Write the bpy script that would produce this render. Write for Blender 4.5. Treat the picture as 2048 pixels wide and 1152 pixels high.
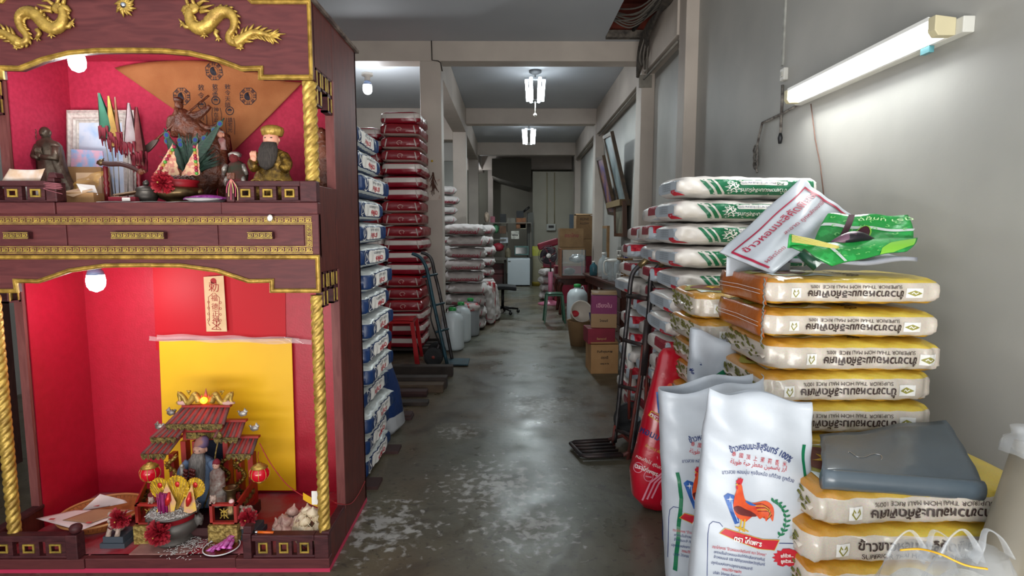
import bpy, bmesh, math, random
from math import sin, cos, pi, radians as R
from mathutils import Vector, Matrix
from mathutils.bvhtree import BVHTree
for o in list(bpy.data.objects): bpy.data.objects.remove(o)
scene = bpy.context.scene
COL = scene.collection
# ---------------------------------------------------------------- camera
F = 1150.0; EYE = 1.40; PITCH = math.atan(115/F); YAW = -math.atan(7/F)
cam = bpy.data.cameras.new('camera'); camo = bpy.data.objects.new('camera', cam); COL.objects.link(camo)
cam.sensor_width = 36; cam.lens = 36*F/2048; cam.clip_start = .05; cam.clip_end = 100
camo.location = (0, 0, EYE); camo.rotation_euler = (pi/2-PITCH, 0, YAW)
scene.camera = camo
# ---------------------------------------------------------------- daylight from the open shopfront, exposure
world = bpy.data.worlds.new('overcast_sky'); scene.world = world; world.use_nodes = True
wn = world.node_tree; bg = wn.nodes['Background']
wtc = wn.nodes.new('ShaderNodeTexCoord'); wsx = wn.nodes.new('ShaderNodeSeparateXYZ'); wcr = wn.nodes.new('ShaderNodeValToRGB')
wn.links.new(wtc.outputs['Generated'], wsx.inputs[0]); wn.links.new(wsx.outputs['Z'], wcr.inputs[0]); wn.links.new(wcr.outputs[0], bg.inputs[0])
wcr.color_ramp.elements[0].position = 0.0; wcr.color_ramp.elements[0].color = (.66, .66, .64, 1)
wcr.color_ramp.elements[1].position = .35; wcr.color_ramp.elements[1].color = (.86, .93, 1.0, 1)
bg.inputs[1].default_value = 1.25
pl = bpy.data.lights.new('shopfront_daylight', 'AREA'); pl.shape = 'RECTANGLE'; pl.size = 7; pl.size_y = 4.4; pl.energy = 22; pl.color = (.93, .97, 1)
plo = bpy.data.objects.new('shopfront_daylight', pl); COL.objects.link(plo); plo.location = (-.4, -1.9, 2.3); plo.rotation_euler = (R(88), 0, 0)
bl = bpy.data.lights.new('street_bounce', 'AREA'); bl.shape = 'RECTANGLE'; bl.size = 6; bl.size_y = 2.2; bl.energy = 620; bl.color = (1, .98, .95)
blo = bpy.data.objects.new('street_bounce', bl); COL.objects.link(blo); blo.location = (0, -2.0, .1); blo.rotation_euler = (R(163), 0, 0)
scene.view_settings.view_transform = 'Standard'; scene.view_settings.look = 'None'
scene.view_settings.gamma = 1; scene.view_settings.exposure = 0.1; scene.view_settings.use_curve_mapping = False
# ---------------------------------------------------------------- a pixel of the photo to a point in the place
def ray(px, py):
    x = (px-1024)/F; y = (576-py)/F
    fy = cos(PITCH)+y*sin(PITCH); fz = -sin(PITCH)+y*cos(PITCH); c, s = cos(YAW), sin(YAW)
    return (c*x-s*fy, s*x+c*fy, fz)
def P(px, py, Y): r = ray(px, py); t = Y/r[1]; return Vector((r[0]*t, Y, EYE+r[2]*t))
def PX(px, py, X): r = ray(px, py); t = X/r[0]; return Vector((X, r[1]*t, EYE+r[2]*t))
def PZ(px, py, Z): r = ray(px, py); t = (Z-EYE)/r[2]; return Vector((r[0]*t, r[1]*t, Z))
# ---------------------------------------------------------------- materials
def lin(h):
    h = h.lstrip('#'); v = [int(h[i:i+2], 16)/255 for i in (0, 2, 4)]
    return tuple(((c+.055)/1.055)**2.4 if c > .04045 else c/12.92 for c in v)+(1,)
_M = {}
def mat(name, col='#888888', rough=.6, metal=0, col2=None, scale=6, detail=3, stretch=(1, 1, 1), bump=0, bscale=30, spec=.5, alpha=1, trans=0, emit=None, estr=0, coat=0, contrast=(.35, .65)):
    if name in _M: return _M[name]
    m = bpy.data.materials.new(name); m.use_nodes = True; _M[name] = m; nt = m.node_tree; b = nt.nodes['Principled BSDF']; N = nt.nodes.new; L = nt.links.new
    b.inputs['Base Color'].default_value = lin(col); b.inputs['Roughness'].default_value = rough; b.inputs['Metallic'].default_value = metal
    b.inputs['Specular IOR Level'].default_value = spec; b.inputs['Alpha'].default_value = alpha; b.inputs['Transmission Weight'].default_value = trans; b.inputs['Coat Weight'].default_value = coat
    b.inputs['Coat Roughness'].default_value = .15
    if emit: b.inputs['Emission Color'].default_value = lin(emit); b.inputs['Emission Strength'].default_value = estr
    if col2 or bump:
        tc = N('ShaderNodeTexCoord'); mp = N('ShaderNodeMapping'); L(tc.outputs['Object'], mp.inputs[0]); mp.inputs['Scale'].default_value = stretch
    if col2:
        nz = N('ShaderNodeTexNoise'); nz.inputs['Scale'].default_value = scale; nz.inputs['Detail'].default_value = detail; L(mp.outputs[0], nz.inputs['Vector'])
        cr = N('ShaderNodeValToRGB'); cr.color_ramp.elements[0].position = contrast[0]; cr.color_ramp.elements[1].position = contrast[1]
        cr.color_ramp.elements[0].color = lin(col); cr.color_ramp.elements[1].color = lin(col2); L(nz.outputs[0], cr.inputs[0]); L(cr.outputs[0], b.inputs['Base Color'])
    if bump:
        n2 = N('ShaderNodeTexNoise'); n2.inputs['Scale'].default_value = bscale; n2.inputs['Detail'].default_value = 4; L(mp.outputs[0], n2.inputs['Vector'])
        bp = N('ShaderNodeBump'); bp.inputs['Strength'].default_value = bump; bp.inputs['Distance'].default_value = .01; L(n2.outputs[0], bp.inputs['Height']); L(bp.outputs[0], b.inputs['Normal'])
    return m
# ---------------------------------------------------------------- object helpers
def link(name, me, parent=None, m=None):
    o = bpy.data.objects.new(name, me); COL.objects.link(o)
    if m is not None and me is not None:
        for mm in (m if isinstance(m, (list, tuple)) else [m]): me.materials.append(mm)
    if parent is not None: o.parent = parent
    return o
def tag(o, label=None, cat=None, group=None, kind=None):
    if label: o['label'] = label
    if cat: o['category'] = cat
    if group: o['group'] = group
    if kind: o['kind'] = kind
    return o
def thing(name, label, cat, loc=(0, 0, 0), rz=0, group=None, rot=None, scale=None):
    o = link(name, None); o.location = loc; o.rotation_euler = rot or (0, 0, rz); o.empty_display_size = .05
    if scale: o.scale = (scale,)*3 if not isinstance(scale, (tuple, list)) else scale
    return tag(o, label, cat, group)
def copy_tree(o, parent=None):
    c = o.copy(); COL.objects.link(c); c.parent = parent
    for ch in list(o.children): copy_tree(ch, c)
    return c
class MB:
    """collects shapes of ONE part"""
    def __init__(s): s.v = []; s.f = []; s.sm = []; s.mi = []; s.T = None; s.m = 0
    def add(s, vs, fs, smooth=False):
        n = len(s.v); s.v += [(s.T @ Vector(p) if s.T is not None else Vector(p)) for p in vs]
        for f in fs: s.f.append([i+n for i in f]); s.sm.append(smooth); s.mi.append(s.m)
        return s
    def box(s, x0, x1, y0, y1, z0, z1):
        return s.add([(x, y, z) for x in (x0, x1) for y in (y0, y1) for z in (z0, z1)], [(0, 1, 3, 2), (4, 6, 7, 5), (0, 4, 5, 1), (2, 3, 7, 6), (0, 2, 6, 4), (1, 5, 7, 3)])
    def cbox(s, c, d, rot=None):
        T = s.T; Q = Matrix.Translation(c) @ (rot.to_matrix().to_4x4() if rot is not None else Matrix()); s.T = (T @ Q) if T is not None else Q
        s.box(-d[0]/2, d[0]/2, -d[1]/2, d[1]/2, -d[2]/2, d[2]/2); s.T = T; return s
    def prism(s, poly, a, b, axis='y'):
        """poly: 2D outline; axis y: (x,z) pushed from y=a to y=b; z: (x,y); x: (y,z)"""
        f = {'y': lambda p, t: (p[0], t, p[1]), 'z': lambda p, t: (p[0], p[1], t), 'x': lambda p, t: (t, p[0], p[1])}[axis]
        n = len(poly); s.add([f(p, a) for p in poly]+[f(p, b) for p in poly], [tuple(range(n)), tuple(range(2*n-1, n-1, -1))]+[(i, (i+1) % n, n+(i+1) % n, n+i) for i in range(n)]); return s
    def tube(s, path, r, n=8, closed=False, flat=None, smooth=True):
        """r number or list; flat (u,v) scales the section"""
        path = [Vector(p) for p in path]; k = len(path); rs = r if isinstance(r, (list, tuple)) else [r]*k; vs = []; fs = []
        up = Vector((0, 0, 1)); prev = None
        for i, p in enumerate(path):
            a = path[(i-1) % k] if (closed or i > 0) else p; b = path[(i+1) % k] if (closed or i < k-1) else p
            t = (b-a).normalized() if (b-a).length > 1e-9 else Vector((0, 0, 1))
            if prev is None: x = t.orthogonal().normalized() if abs(t.z) > .9 else t.cross(up).normalized()
            else: x = (prev-t*prev.dot(t)); x = x.normalized() if x.length > 1e-6 else t.orthogonal().normalized()
            prev = x; y = t.cross(x)
            for j in range(n):
                q = 2*pi*j/n; vs.append(p+(x*cos(q)*(flat[0] if flat else 1)+y*sin(q)*(flat[1] if flat else 1))*rs[i])
        for i in range(k if closed else k-1):
            for j in range(n): a = i*n; b = ((i+1) % k)*n; fs.append((a+j, a+(j+1) % n, b+(j+1) % n, b+j))
        if not closed: fs.append(tuple(range(n-1, -1, -1))); fs.append(tuple(range((k-1)*n, k*n)))
        return s.add(vs, fs, smooth)
    def lathe(s, prof, n=20, c=(0, 0, 0), fn=None, smooth=True):
        """prof: (r,z) list; fn(angle,r,z)->r"""
        vs = []; fs = []; k = len(prof)
        for r, z in prof:
            for j in range(n):
                q = 2*pi*j/n; rr = fn(q, r, z) if fn else r; vs.append((c[0]+rr*cos(q), c[1]+rr*sin(q), c[2]+z))
        for i in range(k-1):
            for j in range(n): fs.append((i*n+j, i*n+(j+1) % n, (i+1)*n+(j+1) % n, (i+1)*n+j))
        fs.append(tuple(range(n-1, -1, -1))); fs.append(tuple(range((k-1)*n, k*n)))
        return s.add(vs, fs, smooth)
    def loft(s, secs, n=20, fold=None, smooth=True):
        """secs: (z,cx,cy,rx,ry); fold(angle,i)->factor"""
        vs = []; fs = []; k = len(secs)
        for i, (z, cx, cy, rx, ry) in enumerate(secs):
            for j in range(n):
                q = 2*pi*j/n; w = fold(q, i/(k-1)) if fold else 1; vs.append((cx+rx*cos(q)*w, cy+ry*sin(q)*w, z))
        for i in range(k-1):
            for j in range(n): fs.append((i*n+j, i*n+(j+1) % n, (i+1)*n+(j+1) % n, (i+1)*n+j))
        fs.append(tuple(range(n-1, -1, -1))); fs.append(tuple(range((k-1)*n, k*n)))
        return s.add(vs, fs, smooth)
    def ball(s, c, r, n=12, m=8, fn=None):
        if not isinstance(r, (tuple, list)): r = (r, r, r)
        vs = []; fs = []
        for i in range(m+1):
            t = pi*i/m
            for j in range(n):
                q = 2*pi*j/n; d = (sin(t)*cos(q), sin(t)*sin(q), cos(t)); w = fn(d) if fn else 1; vs.append((c[0]+d[0]*r[0]*w, c[1]+d[1]*r[1]*w, c[2]+d[2]*r[2]*w))
        for i in range(m):
            for j in range(n): fs.append((i*n+j, (i+1)*n+j, (i+1)*n+(j+1) % n, i*n+(j+1) % n))
        return s.add(vs, fs, True)
    def grid(s, nu, nv, fn, smooth=True, thick=0):
        vs = [fn(i/nu, j/nv) for i in range(nu+1) for j in range(nv+1)]; w = nv+1
        fs = [(i*w+j, (i+1)*w+j, (i+1)*w+j+1, i*w+j+1) for i in range(nu) for j in range(nv)]
        if thick:
            off = Vector(thick); n = len(vs); vs2 = [Vector(p)+off for p in vs]; f2 = [tuple(n+i for i in reversed(f)) for f in fs]
            rim = [i*w for i in range(nu+1)]+[nu*w+j for j in range(1, nv+1)]+[i*w+nv for i in range(nu-1, -1, -1)]+[j for j in range(nv-1, 0, -1)]
            f3 = [(rim[k], rim[(k+1) % len(rim)], n+rim[(k+1) % len(rim)], n+rim[k]) for k in range(len(rim))]
            return s.add(vs+vs2, fs+f2+f3, smooth)
        return s.add(vs, fs, smooth)
    def ribbon(s, path, w, d, y, closed=False, prof=None):
        """moulding along a 2D (x,z) path on the plane y, towards -y"""
        p = [Vector((a[0], a[1])) for a in path]; k = len(p); prof = prof or [(-.5, 0), (-.5, .7), (-.3, 1), (-.12, .55), (.12, .55), (.3, 1), (.5, .7), (.5, 0)]; q = len(prof); vs = []; fs = []
        for i in range(k):
            a = p[(i-1) % k] if (closed or i) else p[i]; b = p[(i+1) % k] if (closed or i < k-1) else p[i]
            d1 = (p[i]-a).normalized() if (p[i]-a).length > 1e-9 else (b-p[i]).normalized(); d2 = (b-p[i]).normalized() if (b-p[i]).length > 1e-9 else d1
            n1 = Vector((-d1.y, d1.x)); n2 = Vector((-d2.y, d2.x)); m = (n1+n2); m = m.normalized() if m.length > 1e-6 else n1; m /= max(.4, m.dot(n1))
            for u, h in prof: c = p[i]+m*(u*w); vs.append((c.x, y-h*d, c.y))
        for i in range(k if closed else k-1):
            for j in range(q-1): a = i*q; b = ((i+1) % k)*q; fs.append((a+j, b+j, b+j+1, a+j+1))
        if not closed: fs += [tuple(range(q)), tuple(range(k*q-1, (k-1)*q-1, -1))]
        return s.add(vs, fs)
    def mesh(s, name='m'):
        me = bpy.data.meshes.new(name); me.from_pydata([tuple(v) for v in s.v], [], s.f); me.polygons.foreach_set('use_smooth', s.sm); me.polygons.foreach_set('material_index', s.mi)
        bm = bmesh.new(); bm.from_mesh(me); bmesh.ops.recalc_face_normals(bm, faces=bm.faces); bm.to_mesh(me); bm.free(); me.update(); return me
    def build(s, name, m, parent=None, world=False, bevel=0, sub=0):
        """world=True: the shapes were given in world coordinates"""
        if world and parent is not None:
            M = Matrix(); q = parent
            while q is not None: M = (Matrix.Translation(q.location) @ q.rotation_euler.to_matrix().to_4x4() @ Matrix.Diagonal((*q.scale, 1))) @ M; q = q.parent
            I = M.inverted(); s.v = [I @ v for v in s.v]
        o = link(name, s.mesh(name), parent, m)
        if bevel: b = o.modifiers.new('b', 'BEVEL'); b.width = bevel; b.segments = 2; b.limit_method = 'ANGLE'; b.angle_limit = R(40)
        if sub: b = o.modifiers.new('s', 'SUBSURF'); b.levels = sub; b.render_levels = sub
        return o
def smooth_path(pts, n=6):
    """Catmull-Rom through the points"""
    pts = [Vector(p) for p in pts]; out = []
    for i in range(len(pts)-1):
        a = pts[max(i-1, 0)]; b = pts[i]; c = pts[i+1]; d = pts[min(i+2, len(pts)-1)]
        for k in range(n):
            t = k/n; out.append(.5*((2*b)+(c-a)*t+(2*a-5*b+4*c-d)*t*t+(3*b-a-3*c+d)*t**3))
    out.append(pts[-1]); return out
# ---------------------------------------------------------------- lettering and printing laid onto a surface
_T = {}
def text2d(body, size=1.0, bold=0, align='CENTER', sx=1.0, spacing=1.0):
    k = (body, size, bold, align, sx, spacing)
    if k in _T: return _T[k]
    c = bpy.data.curves.new('lettering', 'FONT'); c.body = body; c.size = size; c.align_x = align; c.align_y = 'CENTER'; c.resolution_u = 3; c.offset = bold; c.space_character = spacing
    o = bpy.data.objects.new('lettering', c); COL.objects.link(o); dg = bpy.context.evaluated_depsgraph_get()
    me = bpy.data.meshes.new_from_object(o.evaluated_get(dg)); vs = [(v.co.x*sx, v.co.y) for v in me.vertices]; fs = [tuple(p.vertices) for p in me.polygons]
    bpy.data.objects.remove(o); bpy.data.curves.remove(c); bpy.data.meshes.remove(me); _T[k] = (vs, fs); return _T[k]
def move2d(g, dx=0, dy=0, rot=0, s=1): c, q = cos(rot), sin(rot); return ([((x*c-y*q)*s+dx, (x*q+y*c)*s+dy) for x, y in g[0]], g[1])
def bend2d(g, rad):
    """lay a line of lettering on an arc of this radius"""
    return ([((rad+y)*sin(x/rad), (rad+y)*cos(x/rad)-rad) for x, y in g[0]], g[1])
def poly2d(pts): return (list(pts), [tuple(range(len(pts)))])
def merge2d(*gs):
    v = []; f = []
    for g in gs: n = len(v); v += list(g[0]); f += [tuple(i+n for i in q) for q in g[1]]
    return (v, f)
def line2d(path, w, closed=False):
    p = [Vector(a) for a in path]; k = len(p); L = []; Rr = []
    for i in range(k):
        a = p[(i-1) % k] if (closed or i) else p[i]; b = p[(i+1) % k] if (closed or i < k-1) else p[i]
        d1 = (p[i]-a).normalized() if (p[i]-a).length > 1e-9 else (b-p[i]).normalized(); d2 = (b-p[i]).normalized() if (b-p[i]).length > 1e-9 else d1
        n1 = Vector((-d1.y, d1.x)); m = n1+Vector((-d2.y, d2.x)); m = m.normalized() if m.length > 1e-6 else n1; m /= max(.5, m.dot(n1)); L.append(tuple(p[i]+m*w/2)); Rr.append(tuple(p[i]-m*w/2))
    return (L+Rr, [(i, (i+1) % k, k+(i+1) % k, k+i) for i in range(k if closed else k-1)])
def rect2d(x0, x1, y0, y1): return poly2d([(x0, y0), (x1, y0), (x1, y1), (x0, y1)])
def disc2d(x, y, r, r2=None, n=20): return poly2d([(x+r*cos(2*pi*i/n), y+(r2 or r)*sin(2*pi*i/n)) for i in range(n)])
def rrect2d(x0, x1, y0, y1, r, n=4):
    pts = []
    for cx, cy, a in ((x1-r, y1-r, 0), (x0+r, y1-r, pi/2), (x0+r, y0+r, pi), (x1-r, y0+r, 3*pi/2)):
        for i in range(n+1): q = a+pi/2*i/n; pts.append((cx+r*cos(q), cy+r*sin(q)))
    return pts
def tess(g, maxlen):
    bm = bmesh.new(); vs = [bm.verts.new((x, y, 0)) for x, y in g[0]]
    for f in g[1]:
        try: bm.faces.new([vs[i] for i in f])
        except ValueError: pass
    bmesh.ops.triangulate(bm, faces=bm.faces[:])
    for _ in range(6):
        long = [e for e in bm.edges if e.calc_length() > maxlen]
        if not long: break
        bmesh.ops.subdivide_edges(bm, edges=long, cuts=1); bmesh.ops.triangulate(bm, faces=[f for f in bm.faces if len(f.verts) > 3])
    bm.verts.index_update(); out = ([(v.co.x, v.co.y) for v in bm.verts], [tuple(v.index for v in f.verts) for f in bm.faces]); bm.free(); return out
def bvh_of(o):
    me = o.data; return BVHTree.FromPolygons([v.co.copy() for v in me.vertices], [tuple(p.vertices) for p in me.polygons])
def decal(name, g, place, m, parent, bvh=None, direction=None, off=.0015, maxlen=.05):
    """place(x,y)->3D point; with a BVH the points are dropped along direction onto the surface"""
    g = tess(g, maxlen) if bvh is not None else g; vs = []
    for x, y in g[0]:
        p = Vector(place(x, y))
        if bvh is not None:
            dr = (direction(p) if callable(direction) else Vector(direction)).normalized(); h = bvh.ray_cast(p, dr)
            if h[0] is None:
                q = bvh.find_nearest(p); p = q[0]+(q[1] if q[1].dot(dr) < 0 else -q[1])*off
            else: n = h[1] if h[1].dot(dr) < 0 else -h[1]; p = h[0]+n*off
        vs.append(p)
    me = bpy.data.meshes.new(name); me.from_pydata([tuple(v) for v in vs], [], g[1]); me.update(); return link(name, me, parent, m)
# ================================================================ THE ROOM
WALL = mat('grey_wall_paint', '#9d9c97', .55, col2='#aeaca6', scale=1.3, bump=.12, bscale=12)
BEAM = mat('cream_beam_paint', '#b3a89e', .6, col2='#c0b5aa', scale=2.2, bump=.15, bscale=18)
CEIL = mat('ceiling_paint', '#a9adb2', .7, col2='#b3b7bb', scale=.8, bump=.06, bscale=9)
def concrete():
    m = bpy.data.materials.new('worn_polished_concrete'); m.use_nodes = True; nt = m.node_tree; b = nt.nodes['Principled BSDF']; N = nt.nodes.new; L = nt.links.new
    tc = N('ShaderNodeTexCoord'); pos = tc.outputs['Object']
    def noise(s, d, w=0): n = N('ShaderNodeTexNoise'); n.inputs['Scale'].default_value = s; n.inputs['Detail'].default_value = d; n.inputs['Distortion'].default_value = w; L(pos, n.inputs['Vector']); return n.outputs[0]
    def ramp(src, a, b2, c1, c2): r = N('ShaderNodeValToRGB'); r.color_ramp.elements[0].position = a; r.color_ramp.elements[1].position = b2; r.color_ramp.elements[0].color = c1; r.color_ramp.elements[1].color = c2; L(src, r.inputs[0]); return r.outputs[0]
    def mix(f, a, c): x = N('ShaderNodeMix'); x.data_type = 'RGBA'; L(f, x.inputs[0]); L(a, x.inputs[6]); L(c, x.inputs[7]); return x.outputs[2]
    def math_(op, a, c): x = N('ShaderNodeMath'); x.operation = op; L(a, x.inputs[0]); (L(c, x.inputs[1]) if not isinstance(c, (int, float)) else setattr(x.inputs[1], 'default_value', c)); return x.outputs[0]
    base = ramp(noise(1.1, 6, 1), .3, .7, lin('#4a4032'), lin('#6e614c'))
    green = ramp(noise(.5, 3), .4, .65, (0, 0, 0, 1), (1, 1, 1, 1))
    g2 = N('ShaderNodeRGB'); g2.outputs[0].default_value = lin('#585c50'); base = mix(green, base, g2.outputs[0])
    brown = ramp(noise(2.3, 5, 2), .52, .68, (0, 0, 0, 1), (.6, .6, .6, 1)); g3 = N('ShaderNodeRGB'); g3.outputs[0].default_value = lin('#33291f'); base = mix(brown, base, g3.outputs[0])
    # worn patches where the top coat has flaked to pale cement
    mask = None
    for (x, y, r) in ((-.05, 3.05, .42), (-.35, 3.9, .18), (.1, 2.6, .3), (-.62, 2.6, .35), (.25, 4.5, .35)):
        v = N('ShaderNodeVectorMath'); v.operation = 'DISTANCE'; L(pos, v.inputs[0]); v.inputs[1].default_value = (x, y, 0)
        d = math_('DIVIDE', v.outputs['Value'], r); d = math_('SUBTRACT', d, 1.0); d = math_('MULTIPLY', d, -.22)
        d = math_('MAXIMUM', d, -.12); mask = d if mask is None else math_('MAXIMUM', mask, d)
    fl = math_('ADD', noise(20, 9, .35), mask)
    pale = ramp(fl, .60, .74, (0, 0, 0, 1), (1, 1, 1, 1)); g4 = N('ShaderNodeRGB'); g4.outputs[0].default_value = lin('#a3a09a'); base = mix(pale, base, g4.outputs[0])
    dk = ramp(noise(26, 6, .5), .60, .64, (0, 0, 0, 1), (.5, .5, .5, 1)); g5 = N('ShaderNodeRGB'); g5.outputs[0].default_value = lin('#2b2722'); base = mix(dk, base, g5.outputs[0])
    L(base, b.inputs['Base Color']); L(ramp(noise(3, 6), .3, .7, (.22, .22, .22, 1), (.5, .5, .5, 1)), b.inputs['Roughness'])
    bp = N('ShaderNodeBump'); bp.inputs['Strength'].default_value = .35; bp.inputs['Distance'].default_value = .004; L(noise(22, 6), bp.inputs['Height']); L(bp.outputs[0], b.inputs['Normal'])
    return m
def struct(name, mb, m, **k): o = mb.build(name, m, **k); o['kind'] = 'structure'; return o
FLOORM = concrete()
struct('floor', MB().box(-6, 6, -1.2, 22, -.1, 0), FLOORM)
Y1, Y2, Y3, Y4 = 7.03, 11.05, 15.25, 18.7
C1, C2 = 3.62, 3.68
HX0, HY0, HY1 = 1.12, 5.3, 6.84                                   # the hole in the front ceiling
struct('ceiling', MB().box(-6, HX0, -.6, Y1+.1, C1, C1+.03).box(HX0, 2.0, -.6, HY0, C1, C1+.03).box(HX0, 2.0, HY1, Y1+.1, C1, C1+.03).box(-6, 3, Y1, 22, C2, C2+.1).box(-6, 3, -.6, 22, C1+.75, C1+.85), CEIL)
WX = 1.737
wp = [(WX, -.8), (WX, Y1), (1.80, Y2), (1.89, Y3), (1.95, 19.2), (2.3, 19.2), (2.3, -.8)]
struct('wall_right', MB().prism(wp, 0, 4.4, 'z'), WALL)
struct('wall_back', MB().box(-6, 1.95, 18.9, 19.1, 0, 4.4).box(.66, 1.95, 15.75, 15.9, 0, P(1100, 343, 15.75).z), mat('back_wall_paint', '#8d897c', .7, col2='#9a9688', scale=1))
struct('wall_left', MB().box(-4.3, -4.2, 2.6, 19, 0, 4.4).box(-6, -4.2, -.6, -.5, 0, 4.4), WALL)
struct('wall_side', MB().box(-4.2, -1.05, 11.4, 11.5, 2.75, 4.4).box(-4.2, -1.05, 13.4, 13.5, 0, 4.4), WALL)
def trim(n, mb): struct('trim_%d' % n, mb, BEAM, bevel=.008)
# cross beams
trim(1, MB().box(-4.2, 1.60, Y1, Y1+.24, 3.393, C2)); trim(2, MB().box(-.8, 1.66, Y2, Y2+.24, 3.393, C2)); trim(3, MB().box(-.8, 1.75, Y3, Y3+.24, 3.36, C2))
trim(4, MB().box(-1.6, 1.95, Y4-.9, Y4-.66, 3.25, C2)); trim(5, MB().box(-4.2, -1.05, Y2, Y2+.24, 3.1, C2))
# columns with the long beams they carry
trim(6, MB().box(-1.05, -.80, Y1+.003, Y1+.25, 0, 3.395)); trim(7, MB().box(-1.05, -.80, Y1+.24, Y2, 3.24, C2))
trim(8, MB().box(-1.05, -.80, Y2, Y2+.25, 0, C2)); trim(9, MB().box(-1.05, -.80, Y2+.25, Y3, 3.24, C2)); trim(10, MB().box(-1.05, -.79, Y3, Y3+.25, 0, C2)); trim(11, MB().box(-1.05, -.8, Y3+.25, 18.9, 3.24, C2))
trim(12, MB().box(1.58, 1.75, Y1, Y1+.28, 0, 3.6)); trim(13, MB().prism([(1.60, Y1+.2), (1.75, Y1+.2), (1.85, Y2), (1.655, Y2)], 3.2, C2, 'z'))
trim(14, MB().box(1.64, 1.81, Y2, Y2+.28, 0, 3.6)); trim(15, MB().prism([(1.655, Y2+.2), (1.83, Y2+.2), (1.9, Y3), (1.745, Y3)], 3.25, C2, 'z'))
trim(16, MB().box(1.74, 1.92, Y3, Y3+.28, 0, 3.6)); trim(17, MB().box(1.62, 1.75, 5.44, 5.66, 0, C1+.7)); trim(18, MB().box(1.60, 1.75, 5.66, Y1, 3.25, C1+.1))
# dark space above the torn ceiling, red boards behind
DARK = mat('sooty_timber', '#26211f', .9, col2='#3a3430', scale=5)
struct('ceiling_2', MB().box(HX0-.1, 2.2, HY0-.2, Y1, C1+.42, C1+.46).box(HX0-.12, HX0-.1, HY0-.2, Y1, C1+.03, C1+.45).box(HX0-.1, 2.2, Y1-.02, Y1, C1+.03, C1+.45), mat('rusty_red_boards', '#7a2f1c', .8, col2='#5a2418', scale=3))
t = thing('ceiling_batten', 'dusty bare wooden batten crossing the torn ceiling opening', 'batten', (1.45, 6.1, C1+.05))
MB().tube([(-.04, .85, 0), (.02, 0, 0), (.03, -1.0, 0)], .022, 6).build('wood_strip', DARK, t)
t = thing('ceiling_edge_strip', 'flaking timber strip along the lower edge of the torn ceiling opening', 'timber strip', (1.5, HY1-.02, C1))
MB().box(-.38, .32, -.03, .05, -.03, .05).build('strip_board', mat('flaked_paint', '#6d655c', .9, col2='#3c3632', scale=14), t)
GREYW = mat('old_grey_cable', '#6b655d', .8)
rnd = random.Random(5)
t = thing('loose_cables', 'tangle of old grey cables hanging out of the torn ceiling', 'cables', (1.5, 6.2, C1))
for i in range(9):
    a = rnd.uniform(-.02, .1)
    MB().tube(smooth_path([(-.37, .5-i*.02, .1+a), (-.15, .45-i*.07, .0+a*.5), (.02, .1-i*.12, .06), (.15, -.3-i*.05, .05+a)]), .009, 6).build('cable', GREYW, t)
t = thing('cable_bundle', 'thick dusty cable bundle running from the torn ceiling down to the beam', 'cables', (1.55, 6.3, C1))
for i in range(6):
    o = i*.022
    MB().tube(smooth_path([(.12-o, -1.1, .1), (.05-o*.6, -.5, .02+o*.3), (-.03, .1, .01-o), (-.05+o*.5, .45, -.1-o), (-.02, .72, -.3-o)]), .02, 6).build('cable', mat('dusty_cable', '#4a423a', .95, col2='#2c2824', scale=20), t)
for i in range(3): MB().tube(smooth_path([(-.02+i*.02, .3, -.02), (-.07+i*.04, .38, -.25), (-.02+i*.03, .5, -.33-i*.05), (.03, .55, -.1)]), .008, 6).build('loop', GREYW, t)
t = thing('foil_duct', 'crumpled silver foil lump at the edge of the torn ceiling', 'foil', (1.66, 5.55, C1-.0))
MB().ball((0, 0, 0), (.06, .09, .05), 12, 8, lambda d: 1+.3*sin(9*d[0]+5*d[2])*sin(7*d[1])).build('foil', mat('foil', '#b9bcc0', .25, 1, bump=.6, bscale=40), t)
# conduit that follows the long beams and laps round the columns
CND = mat('painted_conduit', '#77726a', .8, col2='#8f8a80', scale=10, bump=.4, bscale=50)
t = thing('beam_conduit', 'old painted cable run clipped under the long beam of the near bay', 'conduit', (1.6, 5.7, 3.2))
for i in range(4): MB().tube([(.02+i*.02, 0, .02*i), (.0+i*.02, 1.3, -.02+.02*i)], .012, 6).build('cable', CND, t)
MB().box(-.05, .1, 1.31, 1.34, -.11, .03).build('strap', CND, t)
t = thing('beam_conduit', 'old painted cable run under the long beam of the second bay', 'conduit', (1.66, 7.3, 3.17))
for i in range(4): MB().tube([(-.02+i*.015, 0, .015*i), (.04+i*.015, 3.7, .015*i)], .011, 6).build('cable', CND, t)
t = thing('beam_conduit', 'old painted cable run under the long beam of the far bay', 'conduit', (1.74, 11.3, 3.22))
for i in range(3): MB().tube([(-.02+i*.015, 0, .015*i), (.04+i*.015, 3.9, .015*i)], .011, 6).build('cable', CND, t)
t = thing('beam_cable', 'thin dark cable dropping down the front cross beam and round the pillar head', 'cable', (-.9, Y1-.01, 3.4))
MB().tube([(-.005, 0, .22), (0, 0, .0), (.07, -.0, -.01), (.1, 0, -.03), (.115, .03, -.12)], .007, 6).build('cable_run', mat('dark_cable', '#39342f', .8), t)
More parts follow.
